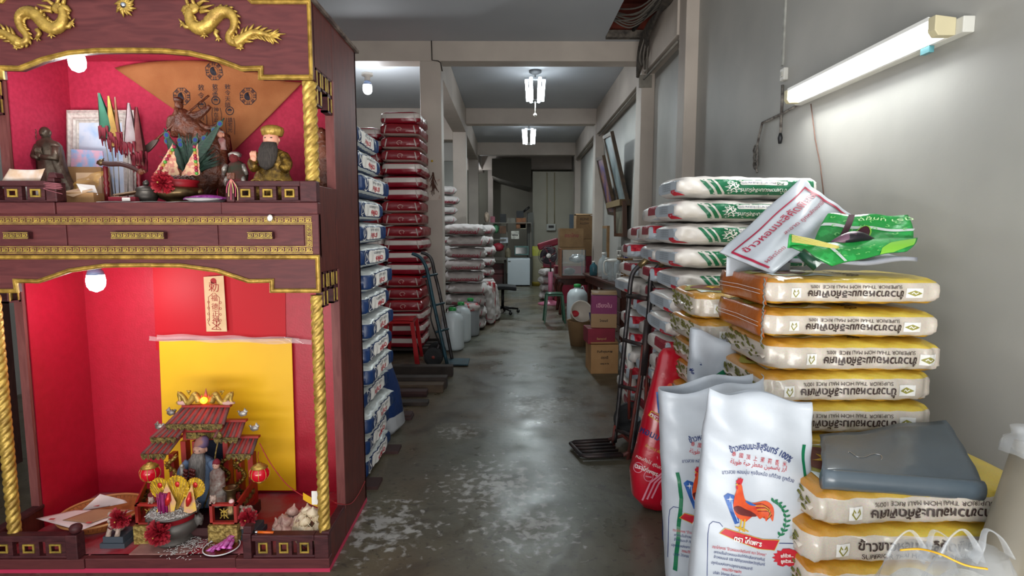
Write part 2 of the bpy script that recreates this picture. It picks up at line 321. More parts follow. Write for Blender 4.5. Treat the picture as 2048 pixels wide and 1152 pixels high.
# ================================================================ LAMPS
WHITEP = mat('white_plastic', '#d9d7d0', .4); GLOW = mat('lit_glass', '#ffffff', .3, emit='#f2f8ff', estr=14)
def bulb(name, label, loc, size=1.0, power=8, up=True):
    t = thing(name, label, 'light bulb', loc)
    MB().lathe([(.0, .11*size), (.045*size, .11*size), (.045*size, .09*size), (.022*size, .08*size), (.022*size, .05*size)], 16).build('socket', WHITEP, t)
    MB().lathe([(.02*size, .05*size), (.03*size, .035*size), (.034*size, .02*size)], 16).build('collar', mat('blue_grey_collar', '#7f93b8', .4), t)
    g = MB().lathe([(.033*size, .02*size), (.037*size, -.005*size), (.034*size, -.03*size), (.024*size, -.046*size), (.004*size, -.055*size)], 18).build('bulb_glass', GLOW, t)
    l = bpy.data.lights.new('bulb_light', 'POINT'); l.energy = power; l.color = (.92, .96, 1); l.shadow_soft_size = .05; lo = bpy.data.objects.new('bulb_light', l); COL.objects.link(lo); lo.location = (0, 0, -.11*size); lo.parent = t
    return t
p = P(735, 176, 8.0); bulb('ceiling_bulb', 'bare lit bulb on the ceiling over the red sack stacks', (p.x, p.y, C2-.36), 1.7, 60)
TUBE = mat('lit_tube', '#ffffff', .3, emit='#eef8ff', estr=16)
def cluster(label, x, y, power, pull):
    t = thing('fluorescent_cluster', label, 'ceiling lamp', (x, y, C2), group='tube lamp clusters on the ceiling')
    MB().lathe([(.09, 0), (.09, -.03), (.05, -.05), (.012, -.06), (.012, -.1)], 14).build('ceiling_rose', mat('grey_metal', '#5d6063', .5), t)
    MB().box(-.15, .15, -.04, .04, -.13, -.1).build('crossbar', mat('grey_metal'), t)
    for i in range(6):
        a = i*pi/3; cx, cy = .085*cos(a), .085*sin(a)*2
        MB().tube([(cx*1.5, cy*.7, -.12), (cx*1.25, cy*.55, -.43)], .021, 8).build('lamp_tube', TUBE, t)
    MB().tube([(.1*cos(i*pi/4), .1*sin(i*pi/4), -.43) for i in range(8)], .004, 4, closed=True).build('wire_ring', mat('grey_metal'), t)
    if pull:
        MB().tube([(0, 0, -.43), (0, 0, -.60)], .004, 5).build('pull_cord', WHITEP, t); MB().ball((0, 0, -.62), .024).build('pull_knob', WHITEP, t)
    l = bpy.data.lights.new('cluster_light', 'AREA'); l.shape = 'DISK'; l.size = .3; l.energy = power; l.color = (.86, .98, 1); lo = bpy.data.objects.new('cluster_light', l); COL.objects.link(lo); lo.location = (0, 0, -.45); lo.parent = t
cluster('six lit tubes hanging from the ceiling with a pull cord and knob', .385, 8.5, 32, True)
cluster('six lit tubes on the ceiling of the far bay without a pull cord', .44, 12.6, 46, False)
bulb('rear_bulb', 'bare bulb hanging behind the farthest pillar by the stairs', (-1.02, 17.3, 2.9), 1.3, 16)
# batten lamp on the wall of the near bay
t = thing('batten_lamp', 'long lit fluorescent batten lamp mounted on the grey wall', 'wall lamp', (WX, 2.85, 2.166))
CREAM = mat('aged_cream_plastic', '#c9bf9c', .5)
MB().box(-.045, 0, -.635, .635, -.03, .03).build('housing', mat('lamp_housing', '#cfcec6', .5), t, bevel=.004)
MB().tube([(-.09, -.56, .01), (-.09, .56, .01)], .0175, 14).build('lamp_tube', mat('lit_batten_tube', '#ffffff', .3, emit='#f6fbff', estr=13), t)
MB().prism([(-.125, .05), (-.045, .035), (-.045, -.03), (-.06, -.03), (-.06, .02), (-.125, .035)], -.56, .56, 'y').build('reflector', mat('white_reflector', '#f2f2ee', .3), t)
for y0, y1 in ((-.60, -.56), (.56, .60)):
    MB().prism([(-.125+.0, .045), (-.045, .035), (-.045, -.03), (-.11, -.03), (-.125, -.01)], y0, y1).build('end_cap', CREAM, t, bevel=.003)
MB().cbox((-.05, -.46, -.045), (.02, .05, .025)).build('starter', mat('blue_green_plastic', '#4a7f86', .4), t)
l = bpy.data.lights.new('batten_light', 'AREA'); l.shape = 'RECTANGLE'; l.size = .05; l.size_y = 1.1; l.energy = 11; l.color = (.97, 1, .98); lo = bpy.data.objects.new('batten_light', l); COL.objects.link(lo); lo.location = (-.12, 0, -.01); lo.rotation_euler = (0, R(38), 0); lo.parent = t
# wiring on that wall
ROPEW = mat('frayed_flex', '#4b4440', .9, col2='#8a857e', scale=30)
t = thing('power_flex', 'dark twisted flex sagging along the wall from the batten lamp', 'cable', (WX, 3.5, 2.1)); g = lambda px, py: Vector((WX-.012, 0, 0))+PX(px, py, WX)-Vector((WX, 0, 0))
MB().tube([g(1608, 205), g(1571, 226), g(1528, 246), g(1522, 270), g(1516, 300), g(1512, 322), g(1518, 345)], .008, 6).build('flex', ROPEW, t, world=True)
for i in range(3):
    c = g(1516, 300+i*14); MB().tube([c+Vector((-.005, cos(q*pi/4)*.035, sin(q*pi/4)*.035)) for q in range(8)], .006, 5, closed=True).build('flex_knot', ROPEW, t, world=True)
t = thing('wall_trunking', 'narrow white cable trunking running down the wall from above', 'trunking', (WX, 3.55, 2.6))
a, b = g(1574, -40), g(1572, 128); MB().box(WX-.012, WX, a.y-.012, a.y+.012, b.z, 3.6).build('trunk_strip', mat('trunk_white', '#a9a9a3', .6, col2='#8f8f89', scale=20), t, world=True)
t = thing('wall_switch', 'small white pull switch at the end of the wall trunking', 'switch', (WX, 3.5, 2.35)); c = g(1572, 149)
MB().cbox(c, (.03, .055, .075)).build('switch_box', WHITEP, t, world=True, bevel=.005); MB().cbox(c+Vector((-.017, 0, .0)), (.008, .02, .03)).build('rocker', mat('switch_grey', '#b5b3aa', .4), t, world=True)
t = thing('plug_flex', 'black and white taped flex with a loose plug hanging below the switch', 'cable', (WX, 3.5, 2.2))
MB().tube([g(1569, 170), g(1568, 205), g(1566, 240), g(1565, 265)], .009, 6).build('flex', ROPEW, t, world=True); c = g(1564, 276); MB().tube([c+Vector((0, 0, .03)), c, c-Vector((0, 0, .035))], [.008, .016, .01], 8).build('plug', mat('black_rubber', '#17171a', .5), t, world=True)
t = thing('hanging_string', 'thin brown string hanging from the lower end of the batten lamp', 'string', (WX, 3.3, 2.0))
MB().tube([g(1626, 208), g(1635, 280), g(1645, 330), g(1653, 400)], .0035, 5).build('string', mat('string_brown', '#6e5348', .9), t, world=True)
# ================================================================ THE SHRINE CABINET
def wood(name, c1, c2, rough=.5, sc=(1, 1, 1), coat=0):
    if name in _M: return _M[name]
    m = mat(name, c1, rough, coat=coat, spec=.3); nt = m.node_tree; b = nt.nodes['Principled BSDF']; N = nt.nodes.new; L = nt.links.new
    tc = N('ShaderNodeTexCoord'); mp = N('ShaderNodeMapping'); mp.inputs['Scale'].default_value = sc; L(tc.outputs['Object'], mp.inputs[0])
    a = N('ShaderNodeTexNoise'); a.inputs['Scale'].default_value = 5; a.inputs['Detail'].default_value = 7; a.inputs['Distortion'].default_value = 1.6; L(mp.outputs[0], a.inputs['Vector'])
    cr = N('ShaderNodeValToRGB'); cr.color_ramp.elements[0].position = .34; cr.color_ramp.elements[1].position = .66; cr.color_ramp.elements[0].color = lin(c1); cr.color_ramp.elements[1].color = lin(c2)
    L(a.outputs[0], cr.inputs[0]); L(cr.outputs[0], b.inputs['Base Color']); return m
WOODH = wood('mahogany_front', '#4e2224', '#5f2d2d', sc=(1, 6, 7)); WOODV = wood('mahogany_side', '#431a17', '#5f2a22', sc=(9, 9, 1)); WOODD = wood('dark_rail_wood', '#36161a', '#4e2628', sc=(2, 8, 8))
GOLD = mat('gold_paint', '#c4a24e', .42, .45, col2='#8f7030', scale=30, bump=.25, bscale=80); GOLDL = mat('gold_line', '#c9aa50', .45, .35, col2='#96803c', scale=40)
REDIN = mat('red_lacquer_lining', '#b3132f', .42, col2='#a80f28', scale=30, contrast=(.3, .7), bump=.08, bscale=120); PINKIN = mat('crimson_flock_lining', '#bf2a4c', .75, col2='#b02243', scale=60, bump=.1, bscale=200)
FY = 2.249; SX = -.738; XC = -1.42; XL = -2.105; BY = 2.85; SH = 1.508; LF = .063
def F2(px, py, Y=FY): p = P(px, py, Y); return (p.x, p.z)
shrine = thing('shrine_cabinet', 'tall mahogany two tier altar cabinet with gold dragons and red lining, facing the street', 'altar', (XC, FY, 0))
def part(n, mb, m, par=shrine, **k): return mb.build(n, m, par, world=True, **k)
def mirror(pts): return pts+[(2*XC-x, z) for x, z in reversed(pts)]
# side panels with an opening next to the front corner, back, floors
for x0, x1, n in ((SX-.028, SX, 'side_panel'), (XL-.028, XL, 'side_panel')):
    mb = MB(); mb.box(x0, x1, 2.49, 2.87, .0, 2.255).box(x0, x1, FY, 2.49, 0, .155).box(x0, x1, FY+.01, 2.49, 1.235, 1.575).box(x0, x1, FY+.01, 2.49, 2.02, 2.255); part(n, mb, WOODV, bevel=.003)
    fr = MB().box(x0-.004, x1+.004, 2.478, 2.492, .155, 1.235).box(x0-.004, x1+.004, 2.478, 2.492, 1.575, 2.02); part('opening_trim', fr, wood('trim_wood', '#6b3836', '#7d4844', sc=(8, 8, 1)))
part('back_panel', MB().box(XL, SX, BY, 2.87, 0, 2.25), WOODV)
part('roof_board', MB().box(XL-.03, SX+.012, FY-.01, 2.9, 2.255, 2.27), mat('dusty_top_board', '#41302b', .9, col2='#6e6258', scale=25, bump=.5, bscale=60), bevel=.002)
part('upper_lining', MB().box(XL, SX-.029, BY-.008, BY-.001, SH, 2.2).box(XL+.0, XL+.006, 2.5, BY-.008, SH, 2.2).box(SX-.036, SX-.029, 2.5, BY-.008, SH, 2.2).box(XL, SX-.029, FY+.05, BY-.008, 2.2, 2.215), PINKIN)
part('lower_lining', MB().box(XL, SX-.029, BY-.008, BY-.001, LF, 1.27).box(XL, XL+.006, 2.5, BY-.008, LF, 1.27).box(SX-.036, SX-.029, 2.5, BY-.008, LF, 1.27).box(XL, SX-.029, FY+.05, BY-.008, 1.255, 1.27), REDIN)
part('shelf_board', MB().box(XL, SX-.03, FY+.02, BY-.01, 1.47, SH), WOODH)
part('lower_floor_board', MB().box(XL, SX-.03, FY+.02, BY-.01, .03, LF), mat('dusty_red_floor', '#a3152a', .6, col2='#9a5b60', scale=7, detail=6, contrast=(.42, .62), bump=.2, bscale=90))
# top fascia
arcU = [F2(x, y) for x, y in ((266, 105), (328, 106), (383, 111), (437, 124), (485, 142), (523, 141), (523, 159), (621, 159))]
arcU = [(XC, arcU[0][1])]+arcU[1:]; arcU[-1] = (SX, arcU[-1][1])
zt = F2(560, 3)[1]
top = [(SX, zt), (F2(505, 3)[0], zt), (F2(490, -8)[0], F2(490, -8)[1]), (XC+.12, 2.5), (XC, 2.55)]
half = arcU+top[:-1]; outline = half+[(2*XC-x, z) for x, z in reversed(half[:-0] if 0 else half)]
poly = []
for p in half+[(2*XC-x, z) for x, z in reversed(half)]:
    if not poly or (abs(p[0]-poly[-1][0])+abs(p[1]-poly[-1][1])) > 1e-5: poly.append(p)
if abs(poly[0][0]-poly[-1][0])+abs(poly[0][1]-poly[-1][1]) < 1e-5: poly.pop()
fas = part('top_fascia', MB().prism(poly, FY-.002, FY+.022), WOODH, bevel=.002)
gm = MB(); gm.ribbon([(2*XC-x, z+.006) for x, z in reversed(arcU[1:])]+[(x, z+.006) for x, z in arcU], .018, .012, FY-.002)
part('gold_moulding', gm, GOLD, par=fas)
part('gold_moulding', MB().ribbon([(SX-.006, arcU[-1][1]), (SX-.006, zt-.004), (F2(505, 3)[0], zt-.004), (F2(487, -12)[0], F2(490, -12)[1])], .014, .01, FY-.002), GOLD, par=fas)
part('gold_moulding', MB().ribbon([(2*XC-SX+.006, arcU[-1][1]), (2*XC-SX+.006, zt-.004), (2*XC-F2(505, 3)[0], zt-.004), (2*XC-F2(487, -12)[0], F2(490, -12)[1])], .014, .01, FY-.002), GOLD, par=fas)
# middle: sill, key-pattern bands, drawers
part('sill', MB().box(XL-.03, F2(115, 420)[0]-.001, FY-.012, FY+.03, 1.463, 1.508).box(F2(115, 420)[0]+.001, F2(445, 420)[0]-.001, FY-.008, FY+.03, 1.463, 1.508).box(F2(445, 420)[0]+.001, SX+.002, FY-.012, FY+.03, 1.463, 1.508), WOODH, bevel=.003)
part('drawer_frame', MB().box(XL-.03, SX, FY, FY+.03, 1.293, 1.463), WOODH, bevel=.001)
def key_band(x0, x1, z0, z1, y, vertical=False):
    mb = MB(); L = (z1-z0) if vertical else (x1-x0); H = (x1-x0) if vertical else (z1-z0); u = H/8; n = max(1, round(L/(u*7))); st = L/n
    to = (lambda a, b: (x0+b, z1-a)) if vertical else (lambda a, b: (x0+a, z0+b))
    pr = [(-.5, 0), (-.5, 1), (.5, 1), (.5, 0)]
    for e in (u*.5, H-u*.5): mb.ribbon([to(0, e), to(L, e)], u*.55, .0035, y, prof=pr)
    for i in range(n):
        a = i*st; f = st/7
        mb.ribbon([to(a+q*f, w*u) for q, w in ((.2, 2), (1.2, 2), (1.2, 6), (6, 6), (6, 3.2), (3.2, 3.2), (3.2, 4.6), (4.4, 4.6))], u*.6, .003, y, prof=pr)
        mb.ribbon([to(a+q*f, w*u) for q, w in ((2.2, 4.8), (2.2, 2), (7.2, 2))], u*.6, .003, y, prof=pr)
    return mb
zb = [F2(300, y)[1] for y in (433, 449, 492, 508)]; xr = F2(625, 470)[0]
part('key_pattern_band', key_band(XL, xr, zb[1], zb[0], FY), GOLDL); part('key_pattern_band', key_band(XL, xr, zb[3], zb[2], FY), GOLDL)
part('key_pattern_band', key_band(xr-.026, xr, zb[2], zb[1], FY, True), GOLDL)
for a, b, h0, h1 in ((-10, 136, 20, 69), (138, 438, 233, 337), (440, 610, 502, 551)):
    x0, x1 = F2(a, 470)[0], F2(b, 470)[0]; d = part('drawer', MB().box(max(x0, XL), x1-.002, FY-.006, FY+.01, zb[2]+.002, zb[1]-.002), WOODH, bevel=.0015)
    hx0, hx1 = F2(h0, 470)[0], F2(h1, 470)[0]; hz = F2(h0, 471)[1]
    h = MB().box(hx0, hx1, FY-.03, FY-.006, hz-.013, hz+.013); hd = part('handle', h, WOODD, par=d, bevel=.001)
    part('handle_key_pattern', key_band(hx0, hx1, hz-.013, hz+.013, FY-.030), GOLDL, par=hd)
# lower fascia
zl = F2(300, 512)[1]; arcL = [F2(x, y) for x, y in ((300, 533), (365, 534), (437, 544), (500, 565), (546, 564), (546, 584), (640, 584))]; arcL = [(XC, arcL[0][1])]+arcL[1:]; arcL[-1] = (SX+.001, arcL[-1][1])
half = arcL+[(SX+.001, zl)]
poly = []
for p in half+[(2*XC-x, z) for x, z in reversed(half)]:
    if not poly or (abs(p[0]-poly[-1][0])+abs(p[1]-poly[-1][1])) > 1e-5: poly.append(p)
if abs(poly[0][0]-poly[-1][0])+abs(poly[0][1]-poly[-1][1]) < 1e-5: poly.pop()
lf = part('lower_fascia', MB().prism(poly, FY-.006, FY+.018), WOODH, bevel=.002)
part('gold_moulding', MB().ribbon([(2*XC-x, z+.006) for x, z in reversed(arcL[1:])]+[(x, z+.006) for x, z in arcL[:-1]]+[(SX-.004, arcL[-1][1]+.006), (SX-.004, zl-.004), (XL-.03, zl-.004)], .016, .011, FY-.006), GOLD, par=lf)
# twisted rope columns
def rope_col(px, y0, y1, r, turns):
    z1, z0 = P(px, y0, FY+.03).z, P(px, y1, FY+.03).z; x = P(px, (y0+y1)/2, FY+.03).x; n = 36; k = int((z1-z0)/.004); vs = []; fs = []; H = z1-z0
    for i in range(k+1):
        z = z0+H*i/k; ph = z*turns
        for j in range(n): q = 2*pi*j/n; rr = r*(.76+.26*abs(sin(2*(q-ph)))**.75); vs.append((x+rr*cos(q), FY+.03+rr*sin(q), z))
    for i in range(k):
        for j in range(n): fs.append((i*n+j, i*n+(j+1) % n, (i+1)*n+(j+1) % n, (i+1)*n+j))
    fs += [tuple(range(n)), tuple(range(k*n, (k+1)*n))]
    mb = MB(); mb.add(vs, fs, True); return mb
part('rope_column', rope_col(622, 164, 364, .027, 47), GOLD); part('rope_column', rope_col(641, 590, 1068, .024, 50), GOLD); part('rope_column', rope_col(8, 590, 1065, .024, 50), GOLD)
part('rope_column', rope_col(-60, 164, 364, .027, 47), GOLD)
# railings
def railing(x0, x1, z0, z1, n, posts, y=FY):
    g = MB(); h = z1-z0; g.box(x0, x1, y-.012, y+.03, z1-h*.25, z1).box(x0, x1, y-.004, y+.02, z0, z0+h*.1)
    r = part('railing', g, WOODD, bevel=.003); w = (x1-x0)/n
    for i in range(n):
        a = x0+w*i+w*.12; b = x0+w*(i+1)-w*.12; c0, c1 = z0+h*.1, z1-h*.25; t = (b-a)*.26
        m = MB().box(a, b, y-.002, y+.018, c0, c0+t*.8).box(a, b, y-.002, y+.018, c1-t*.8, c1).box(a, a+t, y-.002, y+.018, c0+t*.8, c1-t*.8).box(b-t, b, y-.002, y+.018, c0+t*.8, c1-t*.8); q = part('square_window', m, WOODD, par=r, bevel=.001)
        part('gold_frame', MB().ribbon([(a+t, c0+t*.8), (b-t, c0+t*.8), (b-t, c1-t*.8), (a+t, c1-t*.8)], .007, .006, y-.002, closed=True), GOLDL, par=q)
    for p in posts: part('rail_post', p, WOODD, par=r, bevel=.004)
def XZ(px, py): return F2(px, py)
u0, u1 = 1.509, F2(300, 362)[1]
railing(F2(470, 390)[0], F2(602, 390)[0], u0, u1, 3, [MB().box(F2(602, 390)[0], SX+.001, FY-.014, FY+.03, u0, u1), MB().box(F2(455, 390)[0], F2(471, 390)[0], FY-.012, FY+.03, u0, u1)])
railing(XL-.02, F2(96, 390)[0], u0, u1, 4, [MB().box(F2(96, 390)[0], F2(118, 390)[0], FY-.012, FY+.04, u0, u1-.004).box(F2(99, 390)[0], F2(114, 390)[0], FY-.008, FY+.03, u1-.004, u1+.012).prism([(F2(97, 350)[0], F2(97, 356)[1]), (F2(101, 345)[0], F2(100, 345)[1]), (F2(113, 345)[0], F2(113, 345)[1]), (F2(118, 350)[0], F2(117, 356)[1])], FY-.01, FY+.03)])
v0, v1 = LF, F2(300, 1069)[1]
railing(F2(506, 1090)[0], F2(630, 1090)[0], v0, v1, 3, [MB().box(F2(630, 1090)[0], SX+.001, FY-.012, FY+.03, v0, v1), MB().box(F2(488, 1090)[0], F2(505, 1090)[0], FY-.014, FY+.03, v0, v1+.008).cbox((F2(496, 1055)[0], FY+.008, v1+.022), (.034, .034, .03))])
railing(XL-.02, F2(138, 1090)[0], v0, v1, 3, [MB().box(F2(136, 1090)[0], F2(160, 1090)[0], FY-.016, FY+.03, v0, v1+.004).lathe([(.014, 0), (.022, .012), (.024, .024), (.018, .034), (.004, .04)], 14, (F2(148, 1050)[0], FY+.008, v1+.004))])
# side rails of the lower floor, bottom sill and pink base
part('side_rail', MB().box(SX-.03, SX+.003, FY, 2.5, .155, .172), WOODD, bevel=.003); part('side_rail', MB().box(XL-.03, XL+.01, FY, 2.5, .155, .172), WOODD, bevel=.003)
part('bottom_sill', MB().box(XL-.03, F2(172, 1120)[0]-.001, FY-.012, FY+.03, .02, LF).box(F2(172, 1120)[0]+.001, F2(473, 1120)[0]-.001, FY-.008, FY+.03, .02, LF).box(F2(473, 1120)[0]+.001, SX+.003, FY-.012, FY+.03, .02, LF), WOODH, bevel=.003)
part('base_strip', MB().box(XL-.03, SX+.002, FY-.004, 2.87, 0, .02), mat('faded_pink_red', '#b5284c', .5))
# stepped lattice brackets in the side openings
def bracket(x, zt, dz=.070, dy=.066):
    b = MB(); g = MB(); cells = [(0, 0), (1, 0), (2, 0), (0, 1), (2, 1)]
    for i, j in cells:
        y0 = FY+.03+i*dy; z1 = zt-j*dz; t = .008
        b.box(x-.014, x+.014, y0, y0+dy, z1-t, z1).box(x-.014, x+.014, y0, y0+dy, z1-dz, z1-dz+t).box(x-.014, x+.014, y0, y0+t, z1-dz, z1).box(x-.014, x+.014, y0+dy-t, y0+dy, z1-dz, z1)
        for s in (-1, 1): q = .003; xx = x+s*.014; g.box(xx-.002, xx+.002, y0+t, y0+t+q*2, z1-dz+t, z1-t).box(xx-.002, xx+.002, y0+dy-t-q*2, y0+dy-t, z1-dz+t, z1-t)
    p = part('lattice_bracket', b, WOODD); part('gold_edge_trim', g, GOLDL, par=p)
for x in (SX-.014, XL-.014): bracket(x, 2.02); bracket(x, 1.235)
# gold dragons on the fascia
def dragon(flip):
    def Q(px, py, d=.01):
        a = P(px, py, FY); x = 2*XC-a.x if flip else a.x; return Vector((x, FY-.002-d, a.z))
    mb = MB(); s = FY/1150
    body = smooth_path([Q(384, 20), Q(382, 36), Q(388, 52), Q(402, 60), Q(418, 55), Q(430, 40), Q(444, 28), Q(460, 28), Q(471, 40), Q(470, 58), Q(461, 72), Q(462, 84), Q(476, 88), Q(490, 78), Q(508, 68), Q(530, 70), Q(548, 76), Q(562, 72)], 7); k = len(body)
    rad = [s*(5.5+4.5*sin(pi*min(1, (i+8)/(k*.62))) if i < k*.7 else max(2, 8*(1-(i-k*.7)/(k*.34))))*(1+.10*(i % 2)) for i in range(k)]
    mb.tube(body, rad, 10, flat=(1, 1.2))
    for i in range(4, k-6, 3):                       # spines
        t = (body[i+1]-body[i-1]).normalized(); nrm = Vector((-t.z, 0, t.x))
        if nrm.z < -.2 and i < k*.35: nrm = -nrm
        for sg in ((1,) if i < k*.75 else (1, -1)):
            c = body[i]+nrm*sg*rad[i]*.9; e = c+nrm*sg*s*(5 if i < k*.75 else 9)+t*s*(5 if i < k*.75 else 12)
            mb.tube([c-t*s*1, (c+e)/2+nrm*sg*s, e], [s*3.2, s*2.2, s*.4], 6)
    # head with muzzle, horns, beard
    mb.ball(Q(390, 20, .012), (s*12, s*5, s*10), 14, 10, lambda d: 1+.12*sin(8*d[0])*sin(7*d[2])); mb.tube([Q(384, 18), Q(374, 20), Q(368, 26)], [s*7, s*6, s*3], 8); mb.tube([Q(384, 26), Q(377, 30), Q(371, 31)], [s*5, s*3, s*2], 8)
    for a in (((392, 12), (388, 2), (380, -4)), ((400, 12), (410, 4), (422, 6)), ((404, 20), (416, 16), (432, 12)), ((404, 26), (418, 24), (430, 26)), ((380, 12), (376, 2), (378, -6))): mb.tube([Q(*p) for p in a], [s*4, s*3, s*.6], 6)
    mb.ball(Q(383, 14, .018), s*3, 8, 6)
    # legs and claws
    for leg, tips in ((((386, 56), (374, 56), (368, 48)), ((361, 40), (363, 50), (364, 57))), (((404, 60), (414, 66), (412, 72)), ((404, 76), (412, 80), (420, 76))), (((438, 62), (434, 70), (440, 78)), ((434, 84), (441, 86), (447, 82))), (((480, 88), (486, 94), (484, 98)), ((474, 99), (484, 103), (491, 99)))):
        mb.tube([Q(*p) for p in leg], [s*5, s*4, s*3.4], 7)
        for t in tips: mb.tube([Q(*leg[2]), Q(*t)], [s*2.6, s*.7], 6)
    for a in ((552, 66), (560, 60), (574, 70), (566, 82), (550, 90)): mb.tube([Q(545, 76), Q((545+a[0])/2, (76+a[1])/2-2), Q(*a)], [s*4, s*4, s*.6], 6, flat=(1, .6))
    part('dragon_carving', mb, GOLD, par=fas)
dragon(False); dragon(True)
mb = MB(); s = FY/1150; c = P(266, 14, FY)
c = Vector((XC-.005, FY-.008, c.z))
for i in range(16): a = 2*pi*i/16; r = 21 if i % 2 else 17; mb.tube([c, c+Vector((cos(a)*s*r*.6, -.004, sin(a)*s*r*.6)), c+Vector((cos(a+.2)*s*r, 0, sin(a+.2)*s*r))], [s*4, s*3.6, s*.6], 6)
part('flaming_pearl_carving', mb, GOLD, par=fas); part('mirror_bead', MB().ball(c+Vector((0, -.008, 0)), s*6), mat('silver_bead', '#c9ced6', .15, 1), par=fas)
# the two lit bulbs inside
p = P(155, 131, 2.42); bulb('shrine_bulb', 'round lit bulb under the roof of the upper shrine tier', (p.x, p.y, p.z+.02), .85, 2.8)
p = P(192, 566, 2.50); bulb('shrine_bulb', 'white lit bulb hanging in the lower shrine tier', (p.x, p.y, p.z+.016), 1.0, 3.3)
# dark wooden wall panelling seen through the far opening
struct('wall_panelling', MB().box(-3.0, -2.96, 1.2, 3.4, 0, 2.6), wood('dark_panel', '#3a1f1d', '#4a2a25', sc=(6, 6, 1)))
# ================================================================ THINGS ON THE UPPER TIER
PY0 = 370
def xz(px, Y, z): return Vector((P(px, PY0, Y).x, Y, z))
def sz(Y): return Y/1150*1.0
def secs(Y, rows):
    """(py,cx_px,rx_px,ry_px[,dy_px]) -> loft sections in the world"""
    s = sz(Y); out = []
    for r in rows: p = P(r[1], r[0], Y); out.append((p.z, p.x, Y+(r[4] if len(r) > 4 else 0)*s, r[2]*s, r[3]*s))
    return sorted(out, key=lambda q: q[0])
def Q_(Y): return lambda px, py, d=0: P(px, py, Y)+Vector((0, -d*sz(Y), 0))
def new(name, label, cat, px, Y, z, **k): return thing(name, label, cat, xz(px, Y, z), **k)
def wb(mb, n, m, par, **k): return mb.build(n, m, par, world=True, **k)
def folds(n, a, tw=0): return lambda q, t: 1+a*sin(n*q+tw*t)*(1-.4*t)
BRONZE = mat('aged_bronze', '#6b5e50', .42, .6, col2='#443a30', scale=18, bump=.3, bscale=60)
PEWTER = mat('pewter', '#5a5550', .45, .75, col2='#3d3935', scale=14); BRASS = mat('old_brass', '#7d6847', .36, .85, col2='#5e4c34', scale=12, bump=.15, bscale=50)
DKWOODC = mat('dark_carved_wood', '#442216', .42, col2='#75412a', scale=22, bump=1, bscale=55); CARD = mat('cardboard', '#b48a5c', .8, col2='#a67c50', scale=6); PAPERW = mat('white_paper', '#e2ddd6', .8); TAN = mat('tan_paper', '#c7a988', .85, col2='#b8977a', scale=9)
REDLAQ = mat('red_lacquer', '#640d18', .35, coat=.3); SKIN = mat('painted_flesh', '#d99a80', .5); BLACKP = mat('black_paint', '#120f10', .4); GOLDF = mat('gold_figure', '#9c7a32', .42, .6, col2='#4f3a1c', scale=45, bump=.6, bscale=60); SILVER = mat('silver_leaf', '#b9b3aa', .4, .5, col2='#6f6760', scale=40)
GREENP = mat('green_paint', '#1f5a3c', .5); REDCLOTH = mat('dark_red_cloth', '#7a1024', .8, col2='#5c0c1c', scale=20); BLUEP = mat('blue_grey_paint', '#5a6f8c', .6, col2='#46566c', scale=20)
def face(mb, c, r, s):
    """eyes, brow, nose and mouth on a small carved head facing -y"""
    x, y, z = c
    for q in (-1, 1): mb.ball((x+q*r*.36, y-r*.88, z+r*.12), (r*.15, r*.08, r*.07), 8, 6)
    return mb
# monk
Y = 2.62; t = new('monk_statue', 'dark bronze standing monk statue with a long robe and ringed staff', 'statue', 108, Y, SH); s = sz(Y); q = Q_(Y)
robe = MB(); robe.loft(secs(Y, [(404, 104, 26, 18), (385, 110, 32, 20), (355, 106, 27, 18), (330, 102, 25, 17), (310, 99, 25, 16), (292, 97, 24, 15), (284, 95, 19, 13), (279, 93, 9, 8), (272, 93, 6, 6)]), 28, folds(9, .07, 5))
robe.loft(secs(Y, [(400, 135, 10, 12, 4), (385, 141, 11, 12, 3), (370, 134, 12, 13, 2), (350, 124, 13, 14), (325, 115, 12, 15), (300, 112, 10, 14), (290, 108, 8, 12)]), 18, folds(6, .12, 4)); wb(robe, 'robe', BRONZE, t)
wb(MB().tube([q(82, 292, 6), q(78, 315, 12), q(92, 318, 17)], [s*7, s*7, s*5], 10), 'sleeve', BRONZE, t); wb(MB().tube([q(116, 295, 6), q(120, 318, 12), q(98, 316, 19)], [s*8, s*8, s*5], 10), 'sleeve', BRONZE, t)
a = MB()
for i in range(5): a.tube([q(88+i*3, 312, 18), q(87+i*2.6, 302, 20), q(89+i*2, 296, 18)], [s*1.8, s*1.6, s*1.1], 6)
a.ball(q(93, 313, 17), (s*7, s*4, s*6), 10, 8); wb(a, 'folded_hands', BRONZE, t)
hd = MB(); hd.ball(q(92, 266, 2), (s*9.5, s*10, s*11.5), 16, 12, lambda d: 1+(.10 if d[1] < -.9 and abs(d[2]+.1) < .22 else 0)); hd.ball(q(82.5, 266, 1), (s*2, s*2.4, s*4.5)); hd.ball(q(101.5, 266, 1), (s*2, s*2.4, s*4.5)); h = wb(hd, 'head', BRONZE, t)
wb(face(MB(), q(92, 266, 2), s*10.5, s).ball(q(92, 272, 11.5), (s*3, s*1.2, s*.9)), 'eyes_and_mouth', BLACKP, h)
st = MB(); st.tube([q(68, 250), q(70, 290), q(74, 400)], s*1.2, 6)
for i in range(3): c = q(68.5, 262+i*7); st.tube([c+Vector((cos(k*pi/4)*s*4, 0, sin(k*pi/4)*s*4)) for k in range(8)], s*.8, 5, closed=True)
st.tube([q(68, 256), q(66, 248), q(65, 243)], [s*2, s*1.4, s*.3], 6); wb(st, 'staff', BRONZE, t)
